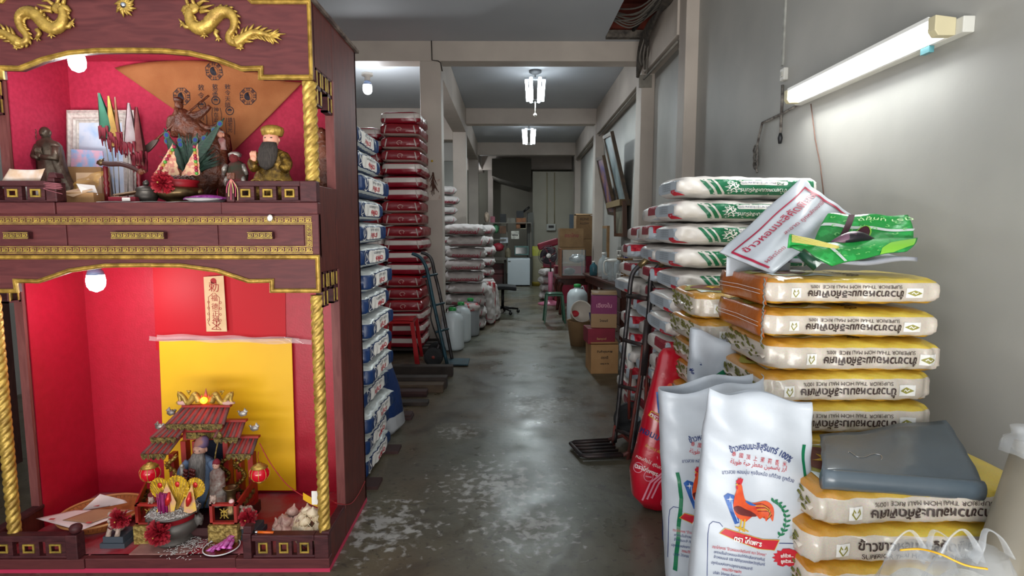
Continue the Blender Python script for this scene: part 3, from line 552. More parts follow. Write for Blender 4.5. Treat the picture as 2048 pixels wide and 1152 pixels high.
# picture frame leaning on the back
Y = 2.78; q = Q_(Y); t = new('picture_frame', 'ornate white picture frame with a pale sky picture, leaning behind the flags', 'picture frame', 200, Y, SH); s = sz(Y)
a = MB(); c0 = [q(146, 402), q(262, 402), q(256, 233), q(146, 233)]
fx = [(v.x, v.z) for v in c0]; a.ribbon(fx, s*17, s*7, Y, closed=True); a.ribbon([(x+(.0 if 1 else 0), z) for x, z in fx], s*24, s*2, Y+.001, closed=True)
wb(a, 'frame_moulding', mat('cream_white_frame', '#d9d3cb', .5, col2='#b9b1ab', scale=60), t)
wb(MB().prism(fx, Y-.001, Y+.004), 'sky_picture', mat('pale_sky_print', '#ccd9ea', .4, col2='#7fb0dd', scale=10, contrast=(.5, .75)), t)
Y = 2.70; q = Q_(Y); t = new('rainbow_print', 'small blue and pink landscape print propped against the white frame', 'picture', 172, Y, SH); s = sz(Y)
wb(MB().add([q(142, 333), q(208, 336), q(205, 302), q(142, 298), q(142, 333, -2), q(208, 336, -2), q(205, 302, -2), q(142, 298, -2)], [(0, 1, 2, 3), (7, 6, 5, 4), (0, 4, 5, 1), (1, 5, 6, 2), (2, 6, 7, 3), (3, 7, 4, 0)]), 'print_board', mat('pastel_print', '#8fb3dc', .4, col2='#d9a9bd', scale=22, contrast=(.42, .58)), t)
wb(MB().box(*sorted((q(140, PY0).x, q(206, PY0).x)), Y-.006, Y+.05, SH, q(160, 334).z), 'box_behind', CARD, t)
# red wooden stand with a curved dragon rail, incense flags
Y = 2.42; q = Q_(Y); s = sz(Y); t = new('dragon_rail_stand', 'small dark red stand with turned posts and a curved dragon-headed rail', 'altar stand', 240, Y, SH)
a = MB()
for px, y0 in ((213, 402), (279, 398)): wb(MB().lathe([(s*5, 0), (s*5, s*26), (s*3, s*30), (s*5.5, s*36), (s*3.2, s*42), (s*4.8, s*50), (s*3.5, s*56), (s*4.6, s*68)], 14, (q(px, PY0).x, Y, SH+.012)), 'post', REDLAQ, t)
wb(MB().box(q(200, PY0).x, q(292, PY0).x, Y-.03, Y+.03, SH, SH+.014), 'base', REDLAQ, t, bevel=.002)
wb(MB().tube(smooth_path([q(205, 326), q(222, 328), q(242, 328), q(262, 334), q(280, 342)]), s*5, 10), 'curved_rail', mat('brown_rail', '#3b1d1a', .4), t)
for px, py, d in ((203, 325, -1), (282, 343, 1)): wb(MB().ball(q(px, py, 1), (s*7, s*5, s*6), 12, 8, lambda d_: 1+.25*sin(9*d_[0])*sin(8*d_[2])).tube([q(px, py), q(px+d*7, py-1), q(px+d*9, py+3)], [s*4, s*3, s*1.5], 7).tube([q(px-d*2, py-4), q(px-d*5, py-9)], [s*2, s*.6], 6), 'dragon_head', BRASS if d < 0 else DKWOODC, t)
Yf = 2.55; q = Q_(Yf); s = sz(Yf)
def flag(label, base, tip, cols, w, ln):
    t = thing('incense_flag', label, 'flag', q(*base), group='rolled flags standing behind the red stand')
    wb(MB().tube([q(*base), q(*tip)], s*.9, 6), 'stick', mat('grey_stick', '#8c857c', .6), t)
    m = MB(); n = 14; L = ln; top = q(*tip)
    def f(u, v):
        a = v*2*pi*.9; wd = w*(.12+.88*u)*(1 if u < .9 else .85); tt = (q(*base)-top)*min(1, L*u)
        return top+tt+Vector((s*wd*.5*cos(a)+s*wd*.3, s*wd*.35*sin(a), -s*3*(u > .9)*(1+sin(7*a))))
    m.grid(10, n, f); c = wb(m, 'cloth', cols[0], t)
    m = MB()
    for i in range(18): p0 = f(rnd.uniform(.82, .98), i/18); m.tube([p0+Vector((0, -.001, .01)), p0+Vector((s*rnd.uniform(-2, 2), -.002, -s*rnd.uniform(14, 24)))], [s*3, s*.8], 5)
    wb(m, 'fringe', cols[1], t)
    wb(MB().grid(6, 4, lambda u, v: f(u*.9, .42+v*.22)+Vector((0, -.004, 0))), 'border', cols[2], t)
CL = lambda n, c, c2: mat(n, c, .85, col2=c2, scale=15)
flag('green rolled flag with a red fringe, standing tallest on its stick', (228, 402), (197, 186), (CL('flag_green', '#174534', '#22553f'), REDCLOTH, CL('flag_cream', '#a8857a', '#8a4b48')), 34, .40)
flag('yellow rolled flag with a ragged red fringe', (232, 402), (216, 192), (CL('flag_yellow', '#9a7a34', '#7c5a2a'), REDCLOTH, CL('flag_cream', '#a8857a', '#8a4b48')), 28, .46)
flag('narrow dull gold rolled flag beside the yellow one', (240, 402), (230, 194), (CL('flag_gold', '#7c5532', '#6a2a2a'), REDCLOTH, CL('flag_yellow', '#9a7a34', '#7c5a2a')), 12, .42)
flag('dark red and white rolled flag with a folded point', (256, 402), (256, 206), (CL('flag_white', '#9b8f90', '#7c5c60'), REDCLOTH, CL('flag_red', '#6b1020', '#5a0d1a')), 34, .5)
flag('dark red and brown rolled flag nearest the pink wall middle', (272, 402), (272, 214), (CL('flag_maroon', '#5e1a22', '#74443c'), REDCLOTH, CL('flag_red', '#6b1020', '#5a0d1a')), 30, .6)
# cloth banner with printed signs
Y = 2.815; q = Q_(Y); t = new('talisman_banner', 'big brown triangular cloth with black printed symbols, pinned to the pink lining', 'banner', 430, Y, 1.75)
A, B, C = q(230, 136), q(606, 166), q(468, 302); s = sz(Y)
def ban(u, v):
    top = A.lerp(B, u); top = top+Vector((0, 0, -s*0*sin(pi*u)))+Vector((0, 0, s*(26*sin(pi*min(1, u*1.1))*(u < .92))))
    p = top.lerp(C, v); return p+Vector((0, -.006*sin(u*14+v*5)*(1-v)-.01*max(0, sin(v*24))*max(0, 1-v*4)*(u < .6)-.004, 0))
bo = wb(MB().grid(44, 24, ban, thick=(0, .003, 0)), 'cloth', mat('brown_cloth', '#a3683c', .85, col2='#94592f', scale=8, bump=.2, bscale=150), t); bb = bvh_of(bo)
INK = mat('black_ink', '#1c1a26', .7)
def onban(name, g, px, py, sc):
    c = q(px, py)-Vector(t.location); decal(name, g, lambda x, y: (c.x+x*s*sc, -.06, c.z+y*s*sc), INK, bo, bb, (0, 1, 0), .0022, .02)
def bagua(): 
    oc = [(cos(pi/8+k*pi/4), sin(pi/8+k*pi/4)) for k in range(8)]
    g = [line2d(oc, .06, True)]
    for k in range(8):
        a = k*pi/4
        for r_ in (.62, .74, .86): h = .2; g.append(move2d(line2d([(-h, r_), (h, r_)], .07), 0, 0, a) if k % 2 else move2d(merge2d(line2d([(-h, r_), (-.04, r_)], .07), line2d([(.04, r_), (h, r_)], .07)), 0, 0, a))
    yin = [(.45*cos(a_), .45*sin(a_)) for a_ in [pi/2+pi*i/12 for i in range(13)]]+[(.225*cos(a_), -.225+.225*sin(a_)) for a_ in [-pi/2+pi*i/8 for i in range(1, 9)]]+[(-.225*cos(a_), .225-.225*sin(a_)) for a_ in [pi/2-pi*i/8 for i in range(1, 8)]]
    g += [poly2d(yin), line2d([(.45*cos(2*pi*i/24), .45*sin(2*pi*i/24)) for i in range(24)], .035, True)]; return merge2d(*g)
for px, py in ((431, 144), (364, 193), (497, 193)): onban('bagua_sign', bagua(), px, py, 17)
for px, py in ((405, 211), (433, 202), (460, 222)): onban('round_seal', merge2d(line2d([(cos(k*pi/8), sin(k*pi/8)) for k in range(16)], .2, True), poly2d([(.6*cos(k*pi/8), .6*sin(k*pi/8)) for k in range(9)]), line2d([(-.5, -.3), (.5, -.3)], .12)), px, py, 7.5)
for px, y0, y1, ch in ((404, 170, 202, '敕令'), (432, 168, 194, '敕令雷'), (456, 168, 216, '敕令天師')):
    for i, k in enumerate(ch): onban('script', text2d(k, 1.0), px, y0+7+i*(y1-y0)/len(ch), 13 if len(ch) < 3 else 11)
for px, y0, ch in ((405, 222, '日月'), (434, 216, '神在此'), (461, 236, '鎮宅光')):
    for i, k in enumerate(ch): onban('script', text2d(k, 1.0), px, y0+5+i*10, 10)
    onban('script_border', line2d([(-7, 0), (-9, -12), (-8, -32)], .9), px, y0, 1); onban('script_border', line2d([(7, 0), (9, -12), (8, -32)], .9), px, y0, 1)
# the big carved warrior
Y = 2.64; q = Q_(Y); s = sz(Y); t = new('warrior_statue', 'dark brown carved wooden warrior in flowing robes holding a long bladed pole', 'statue', 400, Y, SH)
lump = lambda q_, tt: 1+.12*sin(5*q_+9*tt)+.08*sin(11*q_-14*tt)
wb(MB().loft(secs(Y, [(405, 400, 30, 24), (385, 402, 26, 20), (372, 405, 30, 22), (350, 408, 42, 28), (320, 408, 46, 28), (295, 412, 44, 26), (270, 405, 46, 22), (262, 400, 40, 18)]), 36, lump), 'rocky_base', DKWOODC, t)
bd = MB(); bd.loft(secs(Y, [(275, 385, 38, 20, -4), (258, 382, 36, 18, -5), (242, 376, 27, 15, -5), (228, 368, 18, 12, -5), (219, 364, 9, 8, -5)]), 28, folds(7, .12, 6))
for a in (((372, 232), (395, 236), (412, 226), (424, 214)), ((370, 240), (400, 250), (425, 258), (442, 250)), ((376, 248), (405, 262), (430, 268), (448, 262)), ((360, 236), (347, 240), (345, 258), (360, 262)), ((366, 226), (384, 232), (404, 228), (418, 216))): bd.tube(smooth_path([q(*p, 8) for p in a]), [s*(7-4*abs(i/18-.3)) for i in range(19)], 8)
wb(bd, 'robe', DKWOODC, t)
hd = MB(); hd.ball(q(362, 212, 7), (s*7.5, s*8, s*10), 14, 10, lambda d: 1+(.12 if d[1] < -.88 and abs(d[2]) < .25 else 0)); hd.loft(secs(Y, [(206, 361, 8, 8, -6), (200, 360, 9, 9, -6), (196, 358, 5, 6, -6)]), 12); hd.tube([q(362, 219, 14), q(361, 230, 15), q(358, 244, 14)], [s*5, s*4, s*1.2], 8); h = wb(hd, 'head', DKWOODC, t); wb(face(MB(), q(362, 210, 7), s*8.5, s), 'eyes', BLACKP, h)
a = MB()
for i in range(5): a.tube([q(362+i*2.4, 260, 14), q(361+i*2.6, 266, 17), q(364+i*2, 270, 14)], [s*2, s*1.8, s*1.3], 6)
a.ball(q(367, 261, 13), (s*7, s*5, s*5)); wb(a, 'fist', DKWOODC, t)
pl_ = MB().tube([q(296, 306, 18), q(345, 262, 16), q(424, 194, 12)], s*2.2, 8); wb(pl_, 'pole', DKWOODC, t)
bl = [(283, 311), (296, 313), (312, 305), (324, 292), (330, 282), (318, 284), (310, 290), (300, 297), (291, 303)]; m = MB(); m.prism([(q(*p).x, q(*p).z) for p in bl], Y-s*22, Y-s*17); wb(m, 'blade', mat('silver_brown_blade', '#6e5f58', .45, .5), t, bevel=.001)
# peacock feathers
fe = thing('peacock_feathers', 'fan of green and blue peacock feathers in front of the carved warrior', 'feathers', q(385, 330, 24))
PF = mat('feather_green', '#1a2e26', .6, col2='#2b4a38', scale=60, stretch=(1, 1, 6)); q2 = Q_(2.57); s2 = sz(2.57)
for i, (ex, ey, a) in enumerate(((336, 283, -40), (362, 282, -18), (364, 290, -12), (394, 281, 14), (412, 278, 26), (432, 262, 48), (350, 296, -30), (420, 292, 34), (340, 272, -48), (446, 250, 55))):
    b0 = q2(376, 352, 3+i); e = q2(ex, ey, 3+i); d = (e-b0); dn = d.normalized(); nr = Vector((dn.z, 0, -dn.x)); L = d.length+s2*14
    m = MB(); m.grid(12, 4, lambda u, v: b0+dn*(L*u)+nr*((v-.5)*2*s2*(1+8*sin(pi*min(1, u*.98))**2))+Vector((0, .004*abs(v-.5), 0)), thick=(0, .001, 0)); fo = wb(m, 'feather', PF, fe)
    ring = lambda r1, r2, o: [(e+nr*(r1*cos(k*pi/8))+dn*(r2*sin(k*pi/8))+Vector((0, -o, 0))) for k in range(16)]
    for r1, r2, mm, o in ((s2*5.5, s2*6.5, mat('feather_teal', '#2f5a48', .5), .0012), (s2*3.6, s2*4, mat('feather_blue', '#1b2f7d', .35), .0024)):
        m = MB(); m.add(ring(r1, r2, o)+[p+Vector((0, .0008, 0)) for p in ring(r1, r2, o)], [tuple(range(16)), tuple(range(31, 15, -1))]+[(k, (k+1) % 16, 16+(k+1) % 16, 16+k) for k in range(16)]); wb(m, 'feather_eye', mm, fo)
b0 = q2(384, 352, 1); m = MB()
for i in range(150):
    a = rnd.uniform(-1.0, 1.15); L = s2*rnd.uniform(50, 88)*(1-.2*abs(a)); d = Vector((sin(a), 0, cos(a))); m.tube([b0+d*L*.3+Vector((0, rnd.uniform(-.01, .01), 0)), b0+d*L*.7+Vector((0, -.006, 0)), b0+d*L+Vector((s2*6*sin(a), -.004, -s2*3))], [s2*1.6, s2*1.3, s2*.3], 4)
wb(m, 'feather_barbs', mat('feather_dark', '#1a2c26', .5, col2='#2c4a3a', scale=30), fe)
# brass burner with two gold paper ornaments and a rosette
Y = 2.44; q = Q_(Y); s = sz(Y); t = new('brass_censer', 'wide brass incense bowl with a red band on the upper altar tier', 'incense burner', 357, Y, SH); c = xz(357, Y, SH)
wb(MB().lathe([(s*24, 0), (s*27, s*3), (s*22, s*6), (s*36, s*12), (s*43, s*20), (s*42, s*28), (s*36, s*33)], 32, c), 'bowl', BRASS, t)
wb(MB().lathe([(s*35, s*32), (s*33, s*40), (s*37, s*45), (s*38, s*47), (s*30, s*46)], 32, c), 'neck_band', mat('red_band', '#8c0f1c', .5), t)
for d in (-1, 1): wb(MB().ball(c+Vector((d*s*42, 0, s*24)), (s*7, s*8, s*7), 12, 8, lambda d_: 1+.25*sin(8*d_[0])*sin(9*d_[2])), 'lion_handle', BRASS, t)
ash = MB()
for i in range(120): a0 = rnd.uniform(0, 2*pi); r = s*29*rnd.random()**.5; p0 = c+Vector((r*cos(a0), r*sin(a0), s*(47+rnd.uniform(0, 7)))); v = Vector((rnd.uniform(-1, 1), rnd.uniform(-1, 1), rnd.uniform(-.2, .5)))*s*6; ash.tube([p0, p0+v*.5+Vector((0, 0, s*1)), p0+v], s*.7, 4)
ASH = mat('incense_ash', '#a39c96', .9, col2='#847d78', scale=30); tag(wb(ash, 'incense_ash', ASH, t), kind='stuff')
def rosette(label, px, py, Y, rpx, m):
    q = Q_(Y); s = sz(Y); c = q(px, py); t = thing('red_rosette', label, 'rosette', c); mb = MB(); r0 = random.Random(px)
    for i in range(150):
        a = r0.uniform(0, 2*pi); el = r0.uniform(-.2, 1.3); d = Vector((cos(a)*cos(el), -sin(el)*.8, sin(a)*cos(el))); sd = d.cross(Vector((r0.uniform(-1, 1), 1, r0.uniform(-1, 1)))).normalized(); r = rpx*s*r0.uniform(.75, 1.08)
        mb.grid(4, 3, lambda u, v: c+d*(r*(.1+.9*u))+sd*((v-.5)*r*.30*u)+Vector((0, -.004*sin(6*v+i), .003*sin(5*u+i))))
    wb(mb, 'ribbon_loops', m, t); wb(MB().ball(c+Vector((0, -rpx*s*.78, 0)), s*1.6), 'bead', GOLDL, t)
TULLE = mat('red_tulle', '#9c1024', .6, alpha=.82)
def leafpaper(label, Y, tri, lean, cat='paper ornament'):
    q = Q_(Y); s = sz(Y); t = thing('gold_paper_leaf', label, cat, q(*tri[0]), group='pointed gold paper ornaments in the brass bowl'); pts = []
    n = 9
    def edge(a, b, k):
        out = []
        for i in range(k): u = i/k; x = a[0]+(b[0]-a[0])*u; y = a[1]+(b[1]-a[1])*u; out += [(x, y)]
        return out
    o = edge(tri[0], tri[1], n)+edge(tri[1], tri[2], n)+edge(tri[2], tri[0], 5); c = (sum(p[0] for p in o)/len(o), sum(p[1] for p in o)/len(o))
    o = [((p[0]-c[0])*(1.07 if i % 2 else .96)+c[0], (p[1]-c[1])*(1.04 if i % 2 else .97)+c[1]) for i, p in enumerate(o)]
    wb(MB().prism([(q(*p).x, q(*p).z) for p in o], Y-.001, Y+.001), 'gold_paper', mat('gold_red_paper', '#d6b08a', .6, .1, col2='#c07a6a', scale=55, contrast=(.45, .55)), t)
    for i in range(10):
        f = i/10; x = tri[1][0]+(tri[2 if lean > 0 else 0][0]-tri[1][0])*f*.95; y = tri[1][1]+(tri[2 if lean > 0 else 0][1]-tri[1][1])*f*.95+6
        wb(MB().ball(q(x-lean*5, y, 2), (s*3.4, s*3.4, s*3.4), 10, 8), 'pompom', mat('pom_%d' % (i % 4), ['#8f1a40', '#4f9a3c', '#b58a3c', '#a02030'][i % 4], .5), t)
leafpaper('pointed gold and red paper ornament with pompoms, nearer the lidded pot', 2.42, [(306, 352), (345, 288), (359, 352)], -1); leafpaper('slim gold paper ornament edged with pompoms, in front of the feathers', 2.43, [(362, 352), (395, 288), (400, 350)], 1)
rosette('red ribbon rosette tied to the front of the brass bowl', 326, 366, 2.33, 23, TULLE)
Y = 2.36; s = sz(Y); q = Q_(Y); t = new('lidded_censer', 'small dark pewter incense pot with a domed lid and lion knob', 'incense pot', 292, Y, SH); c = xz(292, Y, SH)
wb(MB().lathe([(s*14, s*2), (s*19, s*9), (s*20, s*16), (s*17, s*23), (s*19, s*25)], 24, c), 'pot', PEWTER, t); wb(MB().lathe([(s*19, s*25), (s*18, s*30), (s*10, s*34), (s*6, s*35)], 24, c, lambda a, r, z: r*(1+.04*sin(12*a))), 'lid', PEWTER, t)
wb(MB().ball(c+Vector((0, 0, s*40)), (s*6, s*5, s*5.5), 12, 8, lambda d: 1+.3*sin(7*d[0])*sin(8*d[2])), 'lion_knob', PEWTER, t)
for k in range(3): a0 = k*2.1+.5; wb(MB().tube([c+Vector((cos(a0)*s*13, sin(a0)*s*13, s*4)), c+Vector((cos(a0)*s*15, sin(a0)*s*15, 0))], [s*3, s*2], 7), 'foot', PEWTER, t)
Y = 2.33; s = sz(Y); q = Q_(Y); t = new('white_plate', 'small white plate on the upper tier holding a purple packet', 'plate', 412, Y, SH); c = xz(412, Y, SH)
wb(MB().lathe([(s*24, 0), (s*27, s*2), (s*38, s*8), (s*40, s*9), (s*37, s*7.5), (s*24, s*3)], 32, c), 'dish', mat('glazed_white', '#dedcdd', .15, coat=.4), t)
PURP = mat('purple_foil', '#8a1f86', .3, .3, col2='#b04ab0', scale=40, bump=.6, bscale=70)
t = new('purple_packet', 'shiny purple snack packet lying on the white plate', 'packet', 412, Y, SH+.012)
wb(MB().grid(24, 10, lambda u, v: c+Vector(((u-.5)*s*76, (v-.5)*s*30, s*(9+8*(sin(pi*u)*sin(pi*v))**.5+1.2*sin(u*40)*(abs(u-.5) > .4)))), thick=(0, 0, -s*3)), 'wrapper', PURP, t)
# bearded deity, red guardian, white figurine, brown saint
def seated(label, name, Y, cx, rows, robe_m, headc, hr, hatrows, beard, hatm, extra=None):
    q = Q_(Y); s = sz(Y); t = new(name, label, 'statue', cx, Y, SH)
    wb(MB().loft(secs(Y, rows), 32, folds(8, .06, 7)), 'robe', robe_m, t)
    hx, hy = headc; hm = MB(); hm.ball(q(hx, hy, 4), (s*hr, s*hr*.95, s*hr*1.15), 18, 12, lambda d: 1+(.13 if d[1] < -.9 and abs(d[2]) < .2 else 0)); hm.ball(q(hx-hr, hy, 2), (s*2, s*3, s*4)); hm.ball(q(hx+hr, hy, 2), (s*2, s*3, s*4)); h = wb(hm, 'head', SKIN, t)
    wb(face(MB(), q(hx, hy, 4), s*hr*1.03, s), 'eyes', BLACKP, h)
    if beard: wb(MB().loft(secs(Y, beard), 20, lambda a, tt: 1+.07*sin(13*a+3*tt)), 'beard', mat('grey_brown_hair', '#3f3833', .9, col2='#2a2522', scale=40, stretch=(6, 6, 1)), t)
    wb(MB().loft(secs(Y, hatrows), 24, lambda a, tt: 1+.07*sin(9*a)), 'crown', hatm, t); return t, q, s
t, q, s = seated('seated gold statue with a long grey beard and gold crown', 'bearded_deity_statue', 2.46, 545, [(404, 545, 44, 26), (380, 545, 44, 26), (366, 545, 41, 24), (350, 545, 34, 20), (335, 548, 29, 17), (318, 548, 28, 15), (304, 546, 25, 13), (297, 544, 12, 9)], GOLDF, (544, 280), 15,
    [(272, 545, 18, 17), (262, 545, 21, 19), (255, 545, 19, 17), (251, 545, 10, 9)], [(287, 544, 13, 9, -13), (300, 543, 18, 10, -16), (320, 542, 18, 10, -19), (335, 542, 12, 8, -21), (342, 542, 3, 3, -22)], GOLD)
wb(MB().tube(smooth_path([q(522, 312, 6), q(512, 328, 16), q(520, 340, 24)]), s*9, 10), 'sleeve', GOLDF, t); wb(MB().tube(smooth_path([q(570, 312, 6), q(580, 330, 14), q(574, 342, 22)]), s*10, 10), 'sleeve', GOLDF, t)
a = MB()
for i in range(5): a.tube([q(511+i*2.5, 318, 20), q(511+i*2.5, 310, 23), q(513+i*2, 305, 21)], [s*1.7, s*1.6, s*1.1], 6)
a.ball(q(516, 320, 20), (s*6, s*4, s*6)); wb(a, 'raised_hand', SKIN, t)
for cx in (522, 566): wb(MB().tube([q(cx+cos(k*.5)*(16-k*1.1), 372-sin(k*.5)*(14-k), 27) for k in range(13)], s*2, 6), 'robe_scroll', GOLD, t)
t, q, s = seated('small red and green painted guardian figurine beside the hanging tassels', 'guardian_figurine', 2.50, 476, [(404, 476, 24, 15), (380, 476, 24, 15), (360, 476, 19, 12), (345, 476, 20, 11), (330, 474, 17, 10), (322, 472, 8, 7)], CL('guardian_red', '#5a1218', '#16321f'), (470, 317), 9, [(314, 470, 11, 9), (308, 470, 12, 10), (304, 470, 7, 6)], None, SILVER)
t.children[1].data.materials[0] = CL('dark_red_face', '#6b1a1c', '#521214')
for a, b in (((456, 330), (450, 350)), ((490, 330), (497, 350)), ((458, 355), (455, 372)), ((490, 355), (492, 370))): wb(MB().tube([q(*a, 6), q((a[0]+b[0])/2, (a[1]+b[1])/2, 9), q(*b, 6)], [s*4, s*5, s*3], 8), 'silver_armour', SILVER, t)
t, q, s = seated('little white and red figurine perched by the big carved warrior', 'white_figurine', 2.62, 444, [(300, 444, 9, 7), (290, 443, 8, 6), (280, 443, 8, 5), (275, 443, 4, 4)], CL('white_red', '#b8ada6', '#8f2a2e'), (443, 270), 5, [(266, 443, 6, 5), (262, 443, 4, 4)], None, SILVER); t.location.z = P(444, 300, 2.62).z
for ch in t.children: ch.location = Vector((0, 0, SH-t.location.z))
wb(MB().loft(secs(2.62, [(404, 444, 9, 8), (340, 448, 9, 8), (300, 444, 8, 7)]), 12, folds(5, .15, 9)), 'stand', DKWOODC, t)
Y = 2.55; q = Q_(Y); s = sz(Y); t = new('hooded_saint_statue', 'dark brown hooded bearded statue seen behind the twisted rope column', 'statue', 652, Y, SH)
wb(MB().loft(secs(Y, [(384, 650, 22, 16), (360, 652, 20, 15), (340, 652, 20, 14), (320, 650, 22, 14), (300, 648, 20, 13), (285, 645, 16, 11), (275, 643, 9, 8)]), 26, folds(7, .09, 5)), 'robe', DKWOODC, t)
hm = MB().ball(q(643, 270, 3), (s*12, s*12, s*14), 14, 10, lambda d: 1+(.12 if d[1] < -.88 and abs(d[2]) < .22 else 0)); h = wb(hm, 'head', DKWOODC, t); wb(face(MB(), q(643, 269, 4), s*12.5, s), 'eyes', mat('eye_white', '#b8a895', .5), h)
wb(MB().box(SX-.12, SX-.04, Y-.05, Y+.06, SH, SH+.06), 'yellow_block', mat('yellow_block', '#c79a1e', .6), t)
# papers and boxes on the altar
t = new('open_cardboard_box', 'small open cardboard box with loose flaps on the upper altar tier', 'box', 165, 2.38, SH); Y = 2.38; q = Q_(Y); s = sz(Y)
wb(MB().box(q(124, PY0).x, q(196, PY0).x, Y-.03, Y+.05, SH, q(150, 386).z), 'carton', CARD, t)
wb(MB().add([q(124, 386, 12), q(160, 372, -20), q(196, 380, 12), q(160, 395, 18)], [(0, 1, 2, 3)]), 'flap', TAN, t); wb(MB().add([q(160, 368, 10), q(182, 370, -10), q(200, 390, 5), q(175, 388, 15)], [(0, 1, 2, 3)]), 'flap', PAPERW, t)
t = new('clear_packet', 'crumpled clear yellowish plastic packet on the box by the monk', 'packet', 178, 2.46, SH); q = Q_(2.46); s = sz(2.46)
wb(MB().grid(14, 10, lambda u, v: q(150+50*u+8*v, 384-42*v*(.6+.4*u), 3+6*sin(7*u+3*v)+3*sin(13*v))), 'film', mat('amber_film', '#c99b4a', .15, alpha=.45), t)
wb(MB().box(q(150, PY0).x, q(200, PY0).x, 2.47, 2.52, SH, q(170, 345).z), 'inner_box', TAN, t)
t = new('torn_envelope', 'torn tan paper envelope resting on the dark railing', 'envelope', 45, FY+.01, u1); q = Q_(FY+.02)
wb(MB().grid(10, 6, lambda u, v: q(8+76*u-(1-v)*6+6*v*(u < .1), 364-28*v+6*u*v*(1-u)*2, -6*v+3*sin(6*u))+Vector((0, 0, 0)), thick=(0, .002, 0)), 'paper', mat('envelope_paper', '#cbab8e', .85, col2='#d9cfca', scale=20), t)
t = new('white_bottle', 'white plastic tub behind the far railing windows', 'tub', 60, 2.36, SH); wb(MB().lathe([(.03, 0), (.03, .06), (.02, .07)], 14, xz(62, 2.36, SH)), 'tub_body', WHITEP, t)
t = new('altar_paper', 'flat white paper sheet lying along the altar edge', 'paper', 270, 2.30, SH); wb(MB().grid(16, 4, lambda u, v: xz(190+210*u, 2.28+.09*v, SH+.002+.003*sin(9*u+4*v)**2), thick=(0, 0, .001)), 'sheet', PAPERW, t)
t = new('red_booklet', 'dark red flat box with a white label under the red stand', 'box', 250, 2.31, SH+.005); q = Q_(2.31)
wb(MB().box(q(218, PY0).x, q(272, PY0).x, 2.30, 2.37, SH+.006, SH+.024), 'cover', REDCLOTH, t); wb(MB().box(q(246, PY0).x, q(262, PY0).x, 2.298, 2.30, SH+.008, SH+.021), 'label', PAPERW, t)
t = new('folded_papers', 'small heap of folded tan papers behind the red stand', 'papers', 250, 2.45, SH)
for i in range(3): wb(MB().cbox(xz(248+i*5, 2.47, SH+.012+i*.018), (.1, .06, .006), Matrix.Rotation(.25-.2*i, 4, 'Y').to_euler().to_quaternion()), 'folded_sheet', TAN, t)
STR = mat('pink_string', '#9c5a62', .9); t = new('string_coil', 'loop of thin pinkish string draped over the dark rail post', 'string', 108, FY-.02, u1-.01); q = Q_(FY-.016)
wb(MB().tube(smooth_path([q(88+(i % 2)*36, 364+i*1.6+(3 if i % 2 else 0), 2*sin(i)) for i in range(9)]+[q(125, 388)], 5), .0012, 5), 'string', STR, t)
t = new('tassel_plaque', 'brown wooden charm with pink and cream tassel cords on the railing', 'charm', 463, FY-.02, u1); q = Q_(FY-.02)
wb(MB().cbox(q(462, 352), (.03, .01, .024)), 'plaque', DKWOODC, t, bevel=.002)
for i in range(6): wb(MB().tube(smooth_path([q(462, 357), q(455+i*4, 372+i % 2*4, 2), q(454+i*4.5, 386+(i*7) % 20, 2)]), .0016, 5), 'cord', mat('cord_%d' % (i % 2), ['#c04a6a', '#c9b27a'][i % 2], .8), t)
t = new('cotton_tuft', 'tiny tuft of white fluff caught on the drawer ledge', 'tuft', 540, FY-.02, 1.45); wb(MB().ball(Q_(FY-.015)(540, 436), (.011, .006, .012), 10, 8, lambda d: 1+.35*sin(9*d[0])*sin(8*d[2])), 'fluff', PAPERW, t)
# ================================================================ THINGS ON THE LOWER TIER
PY0 = 960
def paper_quad(name, label, cat, pts, Y, m, th=.002, par=None):
    q = Q_(Y); t = thing(name, label, cat, q(*pts[0])); wb(MB().prism([(q(*p).x, q(*p).z) for p in pts], Y, Y+th), 'sheet', m, t); return t, q
t, q = paper_quad('red_backing_sheet', 'glossy bright red sheet taped to the lining behind the yellow board', 'poster', [(305, 530), (570, 530), (572, 700), (312, 700)], BY-.012, mat('glossy_red', '#b80a1c', .5, spec=.3))
t, q = paper_quad('yellow_board', 'large plain yellow board standing behind the little temple gate', 'board', [(318, 682), (583, 677), (592, 981), (330, 981)], BY-.035, mat('bright_yellow_board', '#f0bd12', .5, col2='#e9b40c', scale=3), .006)
TAPE = mat('clear_tape', '#e9d5d5', .12, alpha=.3, spec=.8)
for i, (a, b) in enumerate((((300, 676), (624, 684)), ((316, 672), (600, 679)))):
    n = 26; mb = MB(); mb.grid(n, 2, lambda u, v: q(a[0]+(b[0]-a[0])*u, a[1]+(b[1]-a[1])*u+(v-.5)*9+1.5*sin(19*u+i), 3+i*1.5+1.2*sin(31*u+9*v))); wb(mb, 'clear_tape', TAPE, t)
Y = BY-.03; t, q = paper_quad('paper_talisman', 'narrow cream paper talisman printed with red characters above the yellow board', 'paper talisman', [(407, 554), (447, 551), (454, 663), (413, 663)], Y, mat('talisman_paper', '#dcbf95', .85, col2='#d2b287', scale=12), .001)
RINK = mat('red_ink', '#9c1a1c', .7); s = sz(Y)
def onp(name, g, px, py, sc, m=RINK, rot=-.05): c = q(px, py, 0)-Vector(t.location); g = move2d(g, 0, 0, rot); decal(name, g, lambda x, y: (c.x+x*s*sc, c.y-.0012, c.z+y*s*sc), m, t.children[0])
for i, (ch, sc) in enumerate((('勅', 22), ('福', 14), ('德', 14), ('正', 14), ('神', 15))): onp('character', text2d(ch, 1.0), 428+i*.9, 575+(0, 22, 39, 53, 66)[i], sc)
onp('seal', disc2d(0, 0, 6, n=14), 427, 562, 1)
